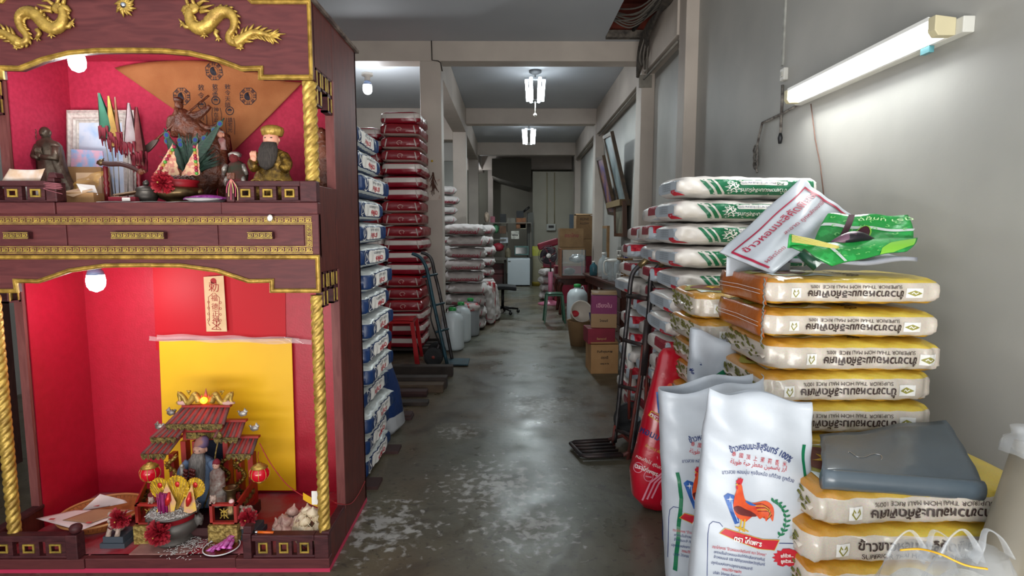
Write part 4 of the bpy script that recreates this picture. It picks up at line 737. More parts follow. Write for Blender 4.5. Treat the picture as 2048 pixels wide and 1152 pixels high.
for sg in (-1, 1):
    onp('talisman_line', line2d([(sg*1, -11), (sg*11, -20), (sg*9, -66), (sg*12, -72), (sg*8, -78)], 1), 428, 575, 1)
    for k in range(4): onp('talisman_ring', line2d([(sg*12+2.2*cos(a*pi/4), -30-k*12+2.2*sin(a*pi/4)) for a in range(8)], .8, True), 429, 575, 1)
onp('talisman_star', merge2d(line2d([(-9, 6), (9, -7)], 1.2), line2d([(9, 6), (-9, -7)], 1.2), line2d([(-10, -8), (10, -8)], 1.2), line2d([(0, 9), (0, -8)], 1.2)), 433, 651, 1)
# little temple gate
Y = 2.62; q = Q_(Y); s = sz(Y); gate = new('temple_gate_model', 'small red and gold model temple gate with three stepped tiled roofs and a glowing pearl', 'altar model', 417, 2.5, LF)
TILE = mat('faded_roof_tile', '#7c3f3c', .75, col2='#4e3a37', scale=25); EDGE = mat('antique_gold_relief', '#86703a', .5, .5, col2='#3d3219', scale=70, bump=.7, bscale=90); REDW = mat('red_painted_wood', '#a02418', .5, col2='#8a1c18', scale=15)
for px in (375, 398, 458, 482): wb(MB().box(q(px-5, PY0).x, q(px+5, PY0).x, Y-.02, Y+.02, LF+.05, q(px, 880).z), 'gate_post', REDW, gate)
for px in (350, 506): wb(MB().box(q(px-5, PY0).x, q(px+5, PY0).x, Y-.02, Y+.02, LF+.05, q(px, 905).z), 'gate_post', REDW, gate)
wb(MB().box(q(378, PY0).x, q(480, PY0).x, Y-.03, Y+.02, q(0, 876).z, q(0, 845).z), 'lintel', REDW, gate)
pn = wb(MB().box(q(386, PY0).x, q(462, PY0).x, Y-.036, Y-.03, q(0, 873).z, q(0, 861).z), 'name_panel', EDGE, gate)
for i, ch in enumerate('福德神位'): c = q(396+i*19, 867, 17)-Vector(gate.location); decal('panel_character', text2d(ch, 1), lambda x, y: (c.x+x*s*11, Y-.0375-gate.location.y, c.z+y*s*11), GOLDL, pn)
wb(MB().prism([(q(x, PY0).x, q(0, y).z) for x, y in ((380, 845), (452, 845), (450, 852), (436, 856), (420, 853), (400, 856), (384, 852))], Y-.045, Y-.03), 'hanging_valance', EDGE, gate)
def roof(xa, xb, xc, xd, y0, y1, d0=12, d1=34):
    """(xa..xb) eave at y1, (xc..xd) ridge at y0"""
    m = MB(); A, B, C, D = q(xa, y1, d1), q(xb, y1, d1), q(xd, y0, d0), q(xc, y0, d0); th = Vector((0, 0, -.006))
    m.add([A, B, C, D, A+th, B+th, C+th, D+th], [(0, 1, 2, 3), (7, 6, 5, 4), (0, 4, 5, 1), (1, 5, 6, 2), (2, 6, 7, 3), (3, 7, 4, 0)]); r = wb(m, 'roof', REDW, gate)
    n = max(4, int((xb-xa)/13))
    for i in range(n+1): u = i/n; wb(MB().tube([A.lerp(B, u), D.lerp(C, u)], s*3.4, 8), 'roof_tile_row', TILE, r)
    e = MB(); pts = [(A.x-.003, A.z+.004), (B.x+.003, B.z+.004)]; k = n+1
    for i in range(k*4+1): u = 1-i/(k*4); pts.append((A.x+(B.x-A.x)*u, A.z-s*(5+6*abs(sin(pi*i/4)))))
    e.prism(pts, A.y-.008, A.y-.003); wb(e, 'scalloped_eave', EDGE, r)
    wb(MB().box(min(C.x, D.x)-.008, max(C.x, D.x)+.012, D.y-.012, D.y+.012, D.z-.002, D.z+.008), 'ridge', REDW, r)
roof(353, 462, 376, 463, 809, 838); roof(323, 372, 350, 384, 838, 864); roof(446, 492, 452, 494, 838, 864); roof(305, 352, 326, 366, 870, 896); roof(470, 517, 478, 519, 870, 896)
dg = MB()
for sg in (-1, 1):
    x0 = 417
    dg.tube(smooth_path([q(x0+sg*x, y, 12) for x, y in ((12, 800), (20, 786), (28, 797), (36, 802), (44, 790), (52, 784), (50, 797), (56, 803))]), [s*(7-4*i/42) for i in range(43)], 8)
    dg.ball(q(x0+sg*20, 785, 14), (s*7, s*5, s*5), 10, 8, lambda d: 1+.3*sin(8*d[0])*sin(8*d[2])).tube([q(x0+sg*52, 787, 12), q(x0+sg*55, 779, 12)], [s*3, s*.5], 6).tube([q(x0+sg*30, 780, 12), q(x0+sg*36, 778, 12), q(x0+sg*32, 786, 12)], [s*3, s*2, s*1], 6)
wb(dg, 'ridge_dragons', GOLD, gate)
for sg in (-1, 1): wb(MB().ball(q(417+sg*44, 802, 12), (s*13, s*6, s*5), 12, 8, lambda d: 1+.2*sin(8*d[0])), 'cloud_scroll', mat('pink_white_plaster', '#c79d93', .7), gate)
wb(MB().ball(q(418, 795, 20), s*7, 14, 10), 'glowing_pearl', mat('glowing_pearl', '#ff7a20', .3, emit='#ff6a18', estr=7), gate)
wb(MB().tube([q(418, 790, 12), q(418, 782, 12), q(418, 773, 12)], [s*4, s*2.5, s*.3], 8).tube([q(410, 792, 14), q(411, 784, 14)], [s*2, s*.4], 5).tube([q(426, 792, 14), q(425, 784, 14)], [s*2, s*.4], 5), 'flame_finial', mat('faded_pink_red2', '#b35a4c', .6), gate)
for px, py, sg in ((348, 822, 1), (490, 824, -1), (513, 853, -1), (325, 850, 1)):
    f = MB().ball(q(px, py, 10), (s*9, s*5, s*6), 12, 8, lambda d: 1+.2*sin(7*d[0])*sin(9*d[2])); f.tube([q(px+sg*5, py+2, 10), q(px+sg*8, py-6, 10), q(px+sg*11, py-4, 10)], [s*3, s*2, s*1], 7)
    for k in range(4): f.tube([q(px-sg*2, py, 10), q(px-sg*(4+k*2), py-11+k*2, 10)], [s*3, s*1], 6)
    wb(f, 'roof_phoenix', SILVER, gate)
for px in (456, 487, 352): 
    m = MB()
    for k in range(18): a0 = k*.75; m.tube([q(px+9*cos(a0), 905+k*5, 14+6*sin(a0)), q(px+9*cos(a0+.75), 910+k*5, 14+6*sin(a0+.75))], [s*4, s*3.4], 7).tube([q(px+9*cos(a0), 905+k*5, 18), q(px+13*cos(a0+.4), 900+k*5, 20)], [s*2.6, s*.5], 5)
    wb(m, 'pillar_dragon', GOLDF if px != 352 else GOLD, gate)
wb(MB().box(q(400, PY0).x, q(462, PY0).x, Y+.02, Y+.03, LF+.05, q(0, 880).z), 'dark_backcloth', mat('dark_blue_cloth', '#0e1428', .9), gate)
# walled court in front
Yc = 2.36; qc = Q_(Yc)
def court_box(x0, x1, y0, y1, Yf, Yb, par):
    a, b, z0, z1 = Q_(Yf)(x0, PY0).x, Q_(Yf)(x1, PY0).x, Q_(Yf)(0, y1).z, Q_(Yf)(0, y0).z; t = .007
    return a, b, z0, z1
for x0, x1 in ((265, 318), (415, 470)):
    a, b, z0, z1 = court_box(x0, x1, 1010, 1050, Yc, 2.6, gate); m = MB().box(a, b, Yc, Yc+.02, z0, z0+.008).box(a, b, Yc, Yc+.02, z1-.009, z1).box(a, a+.013, Yc, Yc+.02, z0, z1).box(b-.013, b, Yc, Yc+.02, z0, z1)
    w = wb(m, 'court_wall', REDW, gate, bevel=.001); cx, cz = (a+b)/2, (z0+z1)/2; h = .025
    wb(MB().ribbon([(cx-.018, cz+h*.8), (cx-.006, cz+h*.4), (cx+.006, cz+h*.4), (cx+.018, cz+h*.8)], .004, .003, Yc+.01).ribbon([(cx-.012, cz+h*.2), (cx+.012, cz+h*.2), (cx+.012, cz-h*.4), (cx-.012, cz-h*.4)], .004, .003, Yc+.01, closed=True).ribbon([(cx-.018, cz-h*.9), (cx, cz-h*.1), (cx+.018, cz-h*.9)], .004, .003, Yc+.01).ribbon([(cx, cz+h*.9), (cx, cz-h*.9)], .004, .003, Yc+.01), 'gold_emblem', GOLDL, w)
    wb(MB().box(a-.004, b+.004, Yc-.012, Yc+.03, LF, z0), 'gilded_plinth', mat('gilded_relief', '#b39a55', .5, .4, col2='#6a5422', scale=60, bump=.9, bscale=60), w)
a, b = Q_(Yc)(265, PY0).x, Q_(Yc)(470, PY0).x; zt_ = Q_(Yc)(0, 1010).z; z0 = Q_(Yc)(0, 1050).z; bx = Q_(2.66)(540, PY0).x+.0
for x, xb in ((a, Q_(2.62)(300, PY0).x), (b, Q_(2.62)(512, PY0).x)):
    m = MB().prism([(x-.008, Yc+.02), (x, Yc+.02), (xb, 2.6), (xb-.008, 2.6)] if x == a else [(x-.008, Yc+.02), (x, Yc+.02), (xb, 2.6), (xb-.008, 2.6)], zt_-.01, zt_+.002, 'z').prism([(x-.007, Yc+.02), (x-.001, Yc+.02), (xb-.001, 2.6), (xb-.007, 2.6)], z0, z0+.012, 'z').prism([(x-.005, Yc+.02), (x-.003, Yc+.02), (xb-.003, 2.6), (xb-.005, 2.6)], z0, zt_-.006, 'z'); w = wb(m, 'court_side_wall', REDW, gate)
    for k in range(5): u = (k+.5)/5; p0 = Vector((x+(xb-x)*u, Yc+.02+(2.58-Yc)*u, (z0+zt_)/2)); wb(MB().cbox(p0, (.012, .02, .02)), 'gold_emblem', EDGE, w)
wb(MB().prism([(a, Yc+.03), (b, Yc+.03), (Q_(2.62)(512, PY0).x, 2.66), (Q_(2.62)(300, PY0).x, 2.66)], LF, LF+.05, 'z'), 'court_floor', mat('dark_red_base', '#3a1416', .6), gate)
# lanterns
def lantern(label, px, py, Y):
    q = Q_(Y); s = sz(Y); t = thing('red_lantern', label, 'lantern', q(px, py-28)); c = q(px, py)
    wb(MB().lathe([(s*6, s*17), (s*15, s*12), (s*19, s*4), (s*19, -s*5), (s*14, -s*13), (s*6, -s*17)], 28, c), 'globe', mat('red_glass', '#b30d22', .12, coat=.5, emit='#b3051a', estr=.25), t)
    for k in range(8): a = k*pi/4+.3; wb(MB().tube([c+Vector((cos(a)*s*r*1.03, sin(a)*s*r*1.03, s*z)) for r, z in ((6, 17), (15, 12), (19, 4), (19, -5), (14, -13), (6, -17))], s*.7, 5), 'gold_rib', GOLDL, t)
    g = MB(); g.lathe([(s*17, s*12), (s*12, s*17), (s*6, s*19), (s*5, s*22), (s*2, s*22)], 16, c, lambda a, r, z: r*(1+.18*sin(8*a)*(z < s*15))); g.lathe([(s*3, -s*22), (s*7, -s*19), (s*8, -s*16)], 12, c); wb(g, 'gold_cap', GOLD, t)
    wb(MB().tube([c+Vector((0, 0, s*22)), c+Vector((-s*2, 0, s*34)), c+Vector((0, 0, s*46))], s*.8, 5), 'hanging_cord', mat('red_cord', '#8c1018', .7), t)
lantern('red ribbed lantern hanging at the temple gate corner over the paper tray', 300, 945, 2.5); lantern('red ribbed lantern hanging at the temple gate corner over the garlic', 519, 946, 2.5)
# old man deity, attendants
Y = 2.54; q = Q_(Y); s = sz(Y); t = new('old_man_deity', 'old man deity figurine with a long grey beard and purple cap under the gate', 'statue', 403, Y, LF+.05)
wb(MB().loft(secs(Y, [(1010, 403, 30, 16), (985, 403, 32, 18), (960, 403, 28, 15), (935, 402, 27, 14), (918, 402, 24, 12), (910, 402, 10, 8)]), 28, folds(7, .07, 5)), 'robe', BLUEP, t)
hm = MB().ball(q(402, 897, 4), (s*12, s*11, s*14), 18, 12, lambda d: 1+(.14 if d[1] < -.9 and abs(d[2]) < .2 else 0)); hm.ball(q(390, 898, 2), (s*2.2, s*3, s*5)); hm.ball(q(414, 898, 2), (s*2.2, s*3, s*5)); h = wb(hm, 'head', mat('pinkish_clay', '#b48a78', .6, col2='#8f6a5c', scale=40), t); wb(face(MB(), q(402, 898, 4), s*12.3, s), 'eyes', BLACKP, h)
wb(MB().loft(secs(Y, [(893, 402, 14, 13), (886, 403, 14, 13), (878, 405, 12, 11), (873, 406, 6, 6)]), 18), 'cap', mat('purple_cap', '#5a4a6c', .7, col2='#8a5a50', scale=14, contrast=(.45, .55)), t)
wb(MB().loft(secs(Y, [(903, 402, 11, 7, -11), (915, 402, 15, 8, -14), (935, 402, 16, 8, -16), (955, 402, 15, 8, -16), (972, 402, 12, 7, -15), (980, 402, 6, 4, -14)]), 24, lambda a, tt: 1+.1*sin(11*a+2*tt)), 'beard', mat('grey_beard', '#77716c', .85, col2='#55504c', scale=40, stretch=(5, 5, 1)), t)
wb(MB().tube(smooth_path([q(380, 922, 4), q(370, 940, 12), q(384, 952, 18)]), s*9, 9), 'sleeve', BLUEP, t); wb(MB().tube(smooth_path([q(424, 922, 4), q(438, 938, 12), q(434, 952, 16)]), s*9, 9), 'sleeve', BLUEP, t)
a = MB()
for i in range(5): a.tube([q(431+i*2, 950, 18), q(430+i*2.2, 944, 20), q(432+i*1.6, 940, 18)], [s*1.8, s*1.6, s*1.1], 5)
a.ball(q(434, 952, 16), (s*5, s*4, s*5)); wb(a, 'hand', mat('pinkish_clay'), t)
wb(MB().tube([q(447, 862, 16), q(440, 900, 18), q(437, 945, 20), q(420, 1005, 24)], s*1.6, 6).ball(q(447, 866, 16), (s*6, s*4, s*7), 10, 8, lambda d: 1+.3*sin(8*d[2])), 'staff', EDGE, t)
t = new('attendant_figurine', 'small brown and silver attendant figurine standing before the bearded old man', 'figurine', 432, 2.47, LF+.05); Y = 2.47; q = Q_(Y); s = sz(Y)
wb(MB().loft(secs(Y, [(1010, 435, 18, 11), (985, 436, 17, 11), (960, 435, 15, 10), (945, 434, 14, 9), (936, 434, 6, 5)]), 24, folds(8, .1, 8)), 'robe', mat('brown_silver_robe', '#6a4c44', .6, col2='#8f8880', scale=45, bump=.4, bscale=60), t)
hm = MB().ball(q(433, 930, 2), (s*7, s*7, s*8), 14, 10); h = wb(hm, 'head', mat('pinkish_clay'), t); wb(face(MB(), q(433, 930, 2), s*7.3, s), 'eyes', BLACKP, h)
wb(MB().loft(secs(Y, [(927, 433, 8, 8), (922, 433, 7, 7), (918, 433, 3, 3)]), 12), 'cap', REDCLOTH, t)
t = new('bead_block', 'little cluster of dark red beads with a silver figure left of the old man', 'ornament', 378, 2.47, LF+.05)
for i in range(24): wb(MB().ball(q(366+(i % 6)*5, 940+(i//6)*7, (i % 3)*3), s*3.6, 8, 6), 'bead', mat('dark_bead', '#5a1c18', .35), t)
wb(MB().tube([q(364, 934), q(366, 950), q(364, 968)], [s*5, s*6, s*7], 8).ball(q(364, 932), s*4.5), 'silver_figure', SILVER, t)
def vase(label, px, ybase, Y, sc, z0):
    q = Q_(Y); s = sz(Y)*sc; c = Vector((q(px, PY0).x, Y, z0)); t = thing('bronze_vase', label, 'vase', c)
    wb(MB().lathe([(s*17, 0), (s*18, s*4), (s*15, s*7), (s*17, s*18), (s*16, s*28), (s*10, s*40), (s*8.5, s*52), (s*9.5, s*62), (s*15, s*70), (s*16, s*72), (s*12, s*71), (s*7, s*62)], 28, c), 'body', BRASS, t)
vase('tall brown bronze vase with flared lip standing at the garlic side of the court', 461, 0, 2.46, 1.0, LF+.05); vase('shorter dark vase with wide lip standing at the lantern over the tray', 327, 0, 2.46, .92, LF+.05)
# stone lions, each on its own base
def lion(label, px, Y, z, sc, base=True, side=1):
    q = Q_(Y); s = sz(Y)*sc; c = Vector((P(px, 1000, Y).x, Y, z)); t = thing('stone_lion', label, 'lion figurine', c); LM = mat('painted_stone', '#b79f92', .75, col2='#8d7a6c', scale=50, bump=.5, bscale=60); h = 0
    if base:
        wb(MB().box(c.x-s*22, c.x+s*22, Y-s*18, Y+s*26, z, z+s*9), 'base', mat('slate', '#3b434c', .7), t); wb(MB().box(c.x-s*18, c.x+s*18, Y-s*15, Y+s*22, z+s*9, z+s*20), 'upper_base', mat('slate'), t); h = s*20
    b = MB(); b.ball((c.x, Y+s*5, z+h+s*15), (s*11, s*14, s*14), 14, 10); b.ball((c.x+side*s*2, Y-s*6, z+h+s*29), (s*13, s*12, s*12), 18, 12, lambda d: 1+.10*sin(9*d[0])*sin(9*d[2]))
    for k in (-1, 1): b.tube([(c.x+k*s*7, Y-s*6, z+h+s*18), (c.x+k*s*8, Y-s*12, z+h+s*8), (c.x+k*s*8, Y-s*15, z+h+s*1)], [s*5, s*4, s*4.5], 8); b.ball((c.x+k*s*9+side*s*2, Y-s*8, z+h+s*39), (s*4, s*3, s*5)); b.ball((c.x+k*s*5+side*s*2, Y-s*17, z+h+s*31), s*3)
    b.ball((c.x+side*s*2, Y-s*18, z+h+s*25), (s*6, s*4, s*4)); wb(b, 'body', LM, t)
    wb(MB().tube([(c.x+side*s*2-s*6, Y-s*19, z+h+s*20), (c.x+side*s*2, Y-s*22, z+h+s*18.5), (c.x+side*s*2+s*6, Y-s*19, z+h+s*20)], s*1.2, 5), 'mouth', REDCLOTH, t)
lion('larger stone lion beside the paper tray, on a stepped slate base', 232, 2.36, LF, 1.15, side=1); lion('larger stone lion beside the garlic plate, on a stepped slate base', 497, 2.42, LF, 1.1, side=-1)
lion('tiny lion figure on the court wall by the gold fan ornament', 303, 2.38, Q_(2.38)(0, 1010).z, .42, base=False); lion('tiny lion figure sitting on the court wall under the tall vase', 427, 2.38, Q_(2.38)(0, 1010).z, .5, base=False)
t = thing('pale_bead', 'small pale pink ball on the corner of the court wall', 'ball', Q_(2.38)(463, 1005)); wb(MB().ball(Q_(2.38)(463, 1003), .011, 12, 8), 'ball', mat('pale_pink', '#d9b3b0', .5), t)
rosette('red tulle rosette tied to the larger stone lion by the paper tray', 241, 1036, 2.28, 23, TULLE); rosette('red ribbon rosette tied to the stone lion beside the garlic plate', 497, 1034, 2.33, 20, TULLE); rosette('red tulle rosette on the ash-filled incense bowl of the lower tier', 318, 1066, 2.17+.1, 27, TULLE)
# incense bowl
Y = 2.38; s = sz(Y); q = Q_(Y); t = new('ash_bowl', 'big pewter incense bowl heaped with ash on the lower tier', 'incense burner', 341, Y, LF); c = Vector((q(344, PY0).x, Y, LF+.004))
PEW2 = mat('dull_pewter', '#6d6863', .5, .5, col2='#57524e', scale=8)
wb(MB().lathe([(s*34, 0), (s*36, s*5), (s*30, s*12), (s*44, s*24), (s*50, s*36), (s*47, s*47), (s*43, s*50)], 36, c), 'bowl', PEW2, t); wb(MB().lathe([(s*43, s*50), (s*42, s*58), (s*45, s*60)], 36, c), 'neck_band', mat('red_band'), t)
wb(MB().lathe([(s*45, s*60), (s*51, s*64), (s*50, s*66), (s*38, s*64)], 36, c), 'rim', PEW2, t)
for d in (-1, 1): wb(MB().ball(c+Vector((d*s*50, 0, s*44)), (s*10, s*9, s*12), 12, 10, lambda d_: 1+.25*sin(8*d_[0])*sin(9*d_[2])), 'lion_handle', mat('ashy_bronze', '#7b7570', .7, .3, col2='#4b4642', scale=40, bump=.6, bscale=50), t)
wb(MB().lathe([(s*48, s*65), (s*40, s*68), (s*20, s*72), (s*2, s*73)], 30, c, lambda a, r, z: r*(1+.03*sin(7*a))), 'ash_heap', ASH, t)
ash = MB()
for i in range(420): a0 = rnd.uniform(0, 2*pi); f = rnd.random()**.5; r = s*47*f; p0 = c+Vector((r*cos(a0), r*sin(a0), s*(64+9*(1-f*f)+rnd.uniform(0, 3)))); v = Vector((rnd.uniform(-1, 1), rnd.uniform(-1, 1), rnd.uniform(-.3, .4)))*s*7; ash.tube([p0, p0+v*.5+Vector((0, 0, s*1.2)), p0+v], s*.75, 4)
tag(wb(ash, 'incense_ash', mat('incense_ash_light', '#c4bfba', .9), t), kind='stuff')
b = MB()
for i in range(26): a0 = i*2.4; r = s*(1+i*.42); b.tube([c+Vector((-s*5+r*cos(a0), -s*22+r*sin(a0)*.7, s*66)), c+Vector((-s*5+1.15*r*cos(a0), -s*22+1.15*r*sin(a0)*.7, s*112))], s*1.3, 5)
wb(b, 'incense_stubs', mat('magenta_stick', '#8c0e5a', .5), t)
mats_ = MB(); mats_.add([q(283, 1112, 28), q(372, 1112, 28), q(405, 1078, -10), q(300, 1078, -12)], [(0, 1, 2, 3)])
t = thing('stained_tile', 'flat pinkish stained sheet under the big ash bowl', 'mat', c); wb(MB().box(c.x-.13, c.x+.11, Y-.11, Y+.1, LF, LF+.0035), 'sheet', mat('stained_pink', '#a5766c', .8, col2='#8a5a55', scale=12), t)
ash = MB()
for i in range(260): x = q(388, PY0).x+rnd.gauss(0, .045); y = 2.33+rnd.gauss(0, .045); v = Vector((rnd.uniform(-1, 1), rnd.uniform(-1, 1), 0))*.012; p0 = Vector((x, y, LF+.005+rnd.random()*.01)); ash.tube([p0, p0+v+Vector((0, 0, .002))], .0014, 4)
o = wb(ash, 'spilled_ash', mat('incense_ash_light'), None); tag(o, 'loose grey ash curls spilled beside the big ash bowl', 'ash', kind='stuff')
# gold fan ornament
t = thing('gold_fan_ornament', 'three-fan gold paper ornament with red spots standing in the big ash bowl', 'paper ornament', q(350, 1000)); Yo = 2.40; qo = Q_(Yo); so = sz(Yo)
GP = mat('gold_foil_fan', '#d9ad1e', .4, .35, col2='#a87d12', scale=50, bump=.5, bscale=70)
def fan(cx, cy, r, tilt, Yo, base):
    q = Q_(Yo); pts = []; n = 40
    for i in range(n+1): a = -.35*pi+i/n*1.7*pi-.0; a = pi/2+tilt+(i/n-.5)*1.62*pi; rr = r*(1 if i % 2 else .94); pts.append((q(cx, cy).x+rr*sz(Yo)*cos(a)*.92, q(cx, cy).z+rr*sz(Yo)*sin(a)))
    pts.append((q(*base).x, q(*base).z)); f = wb(MB().prism(pts, Yo-.001, Yo+.001), 'gold_fan', GP, t)
    wb(MB().ball(Q_(Yo)(cx, cy-r*.25, 1), (so*5, so*2, so*6), 10, 8), 'red_spot', mat('red_foil', '#c02420', .3, .3), f)
    for k in range(-3, 4): a = pi/2+tilt+k*.33; wb(MB().tube([Q_(Yo)(*base)+Vector((0, -.002, 0)), Q_(Yo)(cx, cy)+Vector((cos(a)*r*so*.85, -.002, sin(a)*r*so*.85))], so*.7, 4), 'fan_rib', GOLD, f)
fan(320, 976, 23, .35, 2.36, (338, 1022)); fan(391, 975, 22, -.35, 2.36, (372, 1022)); fan(355, 975, 27, 0, 2.35, (355, 1022))
for tri, d in ((((312, 1025), (333, 966), (352, 1005), (348, 1025)), 0), (((366, 1025), (368, 1000), (383, 970), (392, 1022), (380, 1028)), .004)):
    f = wb(MB().prism([(Q_(2.335)(*p).x, Q_(2.335)(*p).z) for p in tri], 2.335+d, 2.337+d), 'scalloped_leaf', mat('cream_gold_paper', '#d9b04a', .5, col2='#c9977a', scale=30), t)
    cx = sum(p[0] for p in tri)/len(tri); wb(MB().tube([Q_(2.33)(cx+2, 985), Q_(2.33)(cx, 1000), Q_(2.33)(cx-3, 1012)], [so*2, so*6, so*3], 8), 'red_decoration', mat('red_foil'), f)
wb(MB().box(Q_(2.37)(346, PY0).x, Q_(2.37)(366, PY0).x, 2.37, 2.373, Q_(2.37)(0, 1018).z, Q_(2.37)(0, 998).z), 'pink_paper', mat('pale_pink_paper', '#d9a58e', .7), t)
# tray of papers
Y = 2.56; t = new('rattan_tray', 'round orange woven tray holding sheets of paper on the lower tier', 'tray', 195, Y, LF); c = Vector((P(205, 1010, Y).x, Y, LF))
RAT = mat('orange_rattan', '#b8743a', .6, col2='#94582a', scale=30); R0 = .165
wb(MB().lathe([(R0*.8, 0), (R0*.82, .006), (R0*1.0, .04), (R0*1.03, .045), (R0*.98, .04), (R0*.78, .01), (R0*.1, .008)], 40, c), 'tray_body', RAT, t)
wb(MB().tube([c+Vector((R0*1.03*cos(k*pi/20), R0*1.03*sin(k*pi/20), .046)) for k in range(40)], .006, 6, closed=True), 'rim', mat('rattan_rim', '#c98c55', .5), t)
for k in range(56): a = k*pi/28; wb(MB().tube([c+Vector((R0*.86*cos(a), R0*.86*sin(a), .016)), c+Vector((R0*.985*cos(a+.05), R0*.985*sin(a+.05), .04))], .0022, 4), 'cane', mat('dark_cane', '#4e2a16', .7), t)
def sheet(label, pts, zc, m, cat='paper', name='joss_paper'):
    cc = sum(pts, Vector())/4; t = thing(name, label, cat, cc); wb(MB().grid(10, 8, lambda u, v: (pts[0]*(1-u)+pts[1]*u)*(1-v)+(pts[3]*(1-u)+pts[2]*u)*v+Vector((0, 0, zc*sin(pi*u)*sin(pi*v))), thick=(0, 0, -.0015)), 'sheet', m, t); return t
W1 = mat('pinkish_white_paper', '#e3cfcb', .8)
A_ = lambda px, py, z: PZ(px, py, z)
sheet('large white paper sheet hanging over the front of the woven tray', [A_(72, 1037, .13), A_(160, 1061, .13), A_(268, 1020, .125), A_(150, 1020, .14)], .004, W1)
sheet('white sheet with one corner sticking up at the back of the woven tray', [A_(160, 1024, .125), A_(255, 1005, .13), A_(250, 1000, .14), A_(200, 988, .20)], .0, W1)
sheet('brown paper square with pink tabs on top of the tray papers', [A_(125, 1040, .136), A_(180, 1046, .136), A_(262, 1018, .13), A_(190, 1018, .14)], .004, mat('brown_paper', '#b08462', .85, col2='#a3785a', scale=8))
for a in ((104, 1038), (178, 1045), (193, 1011), (222, 1032)): o = wb(MB().cbox(A_(*a, .143), (.022, .012, .0012)), 'red_tab', mat('pink_tab', '#c04a48', .7), None); tag(o, 'small red paper tab on the sheet at the %s of the woven tray' % {104: 'outer corner', 178: 'front edge', 193: 'raised corner', 222: 'lion side'}[a[0]], 'paper tab')
# garlic
GAR = mat('garlic_skin', '#d9b7a4', .55, col2='#b58a80', scale=14, stretch=(6, 6, 1)); GAR2 = mat('pale_garlic', '#e0cfb4', .5, col2='#cbb592', scale=10)
gm_ = MB().lathe([(.004, 0), (.018, .004), (.025, .014), (.023, .025), (.012, .034), (.005, .042), (.003, .052)], 24, fn=lambda a, r, z: r*(1+.09*abs(sin(3.5*a)))).mesh('garlic')
gm_.materials.append(GAR); gm2 = gm_.copy(); gm2.materials.clear(); gm2.materials.append(GAR2)
Y = 2.46; cg = Vector((P(583, 1010, Y).x, Y, LF)); s = sz(Y)
t = thing('garlic_plate', 'white plate piled with garlic bulbs near the twisted column', 'plate', cg); wb(MB().lathe([(.04, 0), (.045, .004), (.082, .018), (.086, .02), (.08, .017), (.04, .007)], 36, cg), 'dish', mat('glazed_white'), t)
k = 0; names = ['front rim', 'middle', 'back rim', 'top']
for zi, (rr, n, z) in enumerate(((.055, 8, .012), (.018, 3, .02), (.034, 5, .042), (.0, 1, .07))):
    for i in range(n):
        a = i*2*pi/n+zi; o = link('garlic_bulb', gm_); o.location = cg+Vector((rr*cos(a), rr*sin(a), z)); o.rotation_euler = (rnd.uniform(-.5, .5), rnd.uniform(-.5, .5), a)
        tag(o, 'pinkish garlic bulb heaped with others on the white plate', 'garlic', 'garlic bulbs on the white plate')
Y = 2.36; cg = Vector((P(625, 1040, Y).x-.01, Y, LF)); k = 0
for zi, (rr, n, z) in enumerate(((.034, 5, .0), (.05, 7, .03), (.048, 7, .065), (.036, 5, .098), (.012, 2, .125))):
    for i in range(n):
        a = i*2*pi/n+zi*.7; o = link('garlic_bulb', gm2); o.location = cg+Vector((rr*cos(a), rr*sin(a), z)); o.rotation_euler = (rnd.uniform(-1, 1), rnd.uniform(-1, 1), a); o.scale = (.92,)*3
        tag(o, 'pale garlic bulb bunched in the net bag behind the twisted column', 'garlic', 'garlic bulbs in the net bag')
t = thing('net_bag', 'net bag of pale garlic with a yellow tie and paper tag', 'net bag', cg); nb = MB(); Rn = lambda z: .073*(1-((z-.065)/.085)**2)**.5 if abs(z-.065) < .085 else .01
for d in (-1, 1):
    for i in range(14): nb.tube([cg+Vector((Rn(z)*cos(i*pi/7+d*z*16), Rn(z)*sin(i*pi/7+d*z*16), z)) for z in [k*.0125 for k in range(13)]], .0008, 4)
wb(nb, 'netting', mat('cream_net', '#d9cba8', .7), t); wb(MB().grid(6, 3, lambda u, v: Q_(2.34)(606+40*u, 985+18*u+14*v, 4*sin(3*u))), 'yellow_tie', mat('yellow_plastic', '#d9a51e', .4), t)
wb(MB().box(Q_(2.30)(622, PY0).x, Q_(2.30)(634, PY0).x, 2.30, 2.301, Q_(2.30)(0, 1011).z, Q_(2.30)(0, 984).z), 'paper_tag', PAPERW, t)
# small things by the front railing
t = thing('orange_lighter', 'orange plastic lighter lying on top of the low railing', 'lighter', Q_(FY+.01)(528, 1066)); q = Q_(FY+.01)
wb(MB().tube([q(516, 1064), q(547, 1065)], .0062, 10, flat=(1, .8)), 'body', mat('orange_plastic', '#d9641a', .3), t); wb(MB().tube([q(508, 1064), q(516, 1064)], .006, 10), 'metal_head', mat('chrome', '#c9c9c9', .2, 1), t); wb(MB().cbox(q(506, 1063), (.008, .008, .01)), 'button', BLACKP, t)
Y = 2.31; cg = Vector((P(443, 1085, Y).x, Y, LF)); t = thing('small_brown_plate', 'small brown plate with white rim holding purple sweets', 'plate', cg)
wb(MB().lathe([(.04, 0), (.045, .004), (.07, .012), (.066, .010), (.04, .006)], 36, cg), 'dish', mat('brown_glaze', '#6e2a1e', .2, coat=.4), t); wb(MB().tube([cg+Vector((.071*cos(k*pi/18), .071*sin(k*pi/18), .0125)) for k in range(36)], .0025, 6, closed=True), 'rim', mat('glazed_white'), t)
PK = mat('magenta_foil', '#c2289a', .22, .35, col2='#e08ad0', scale=50, bump=.7, bscale=80)
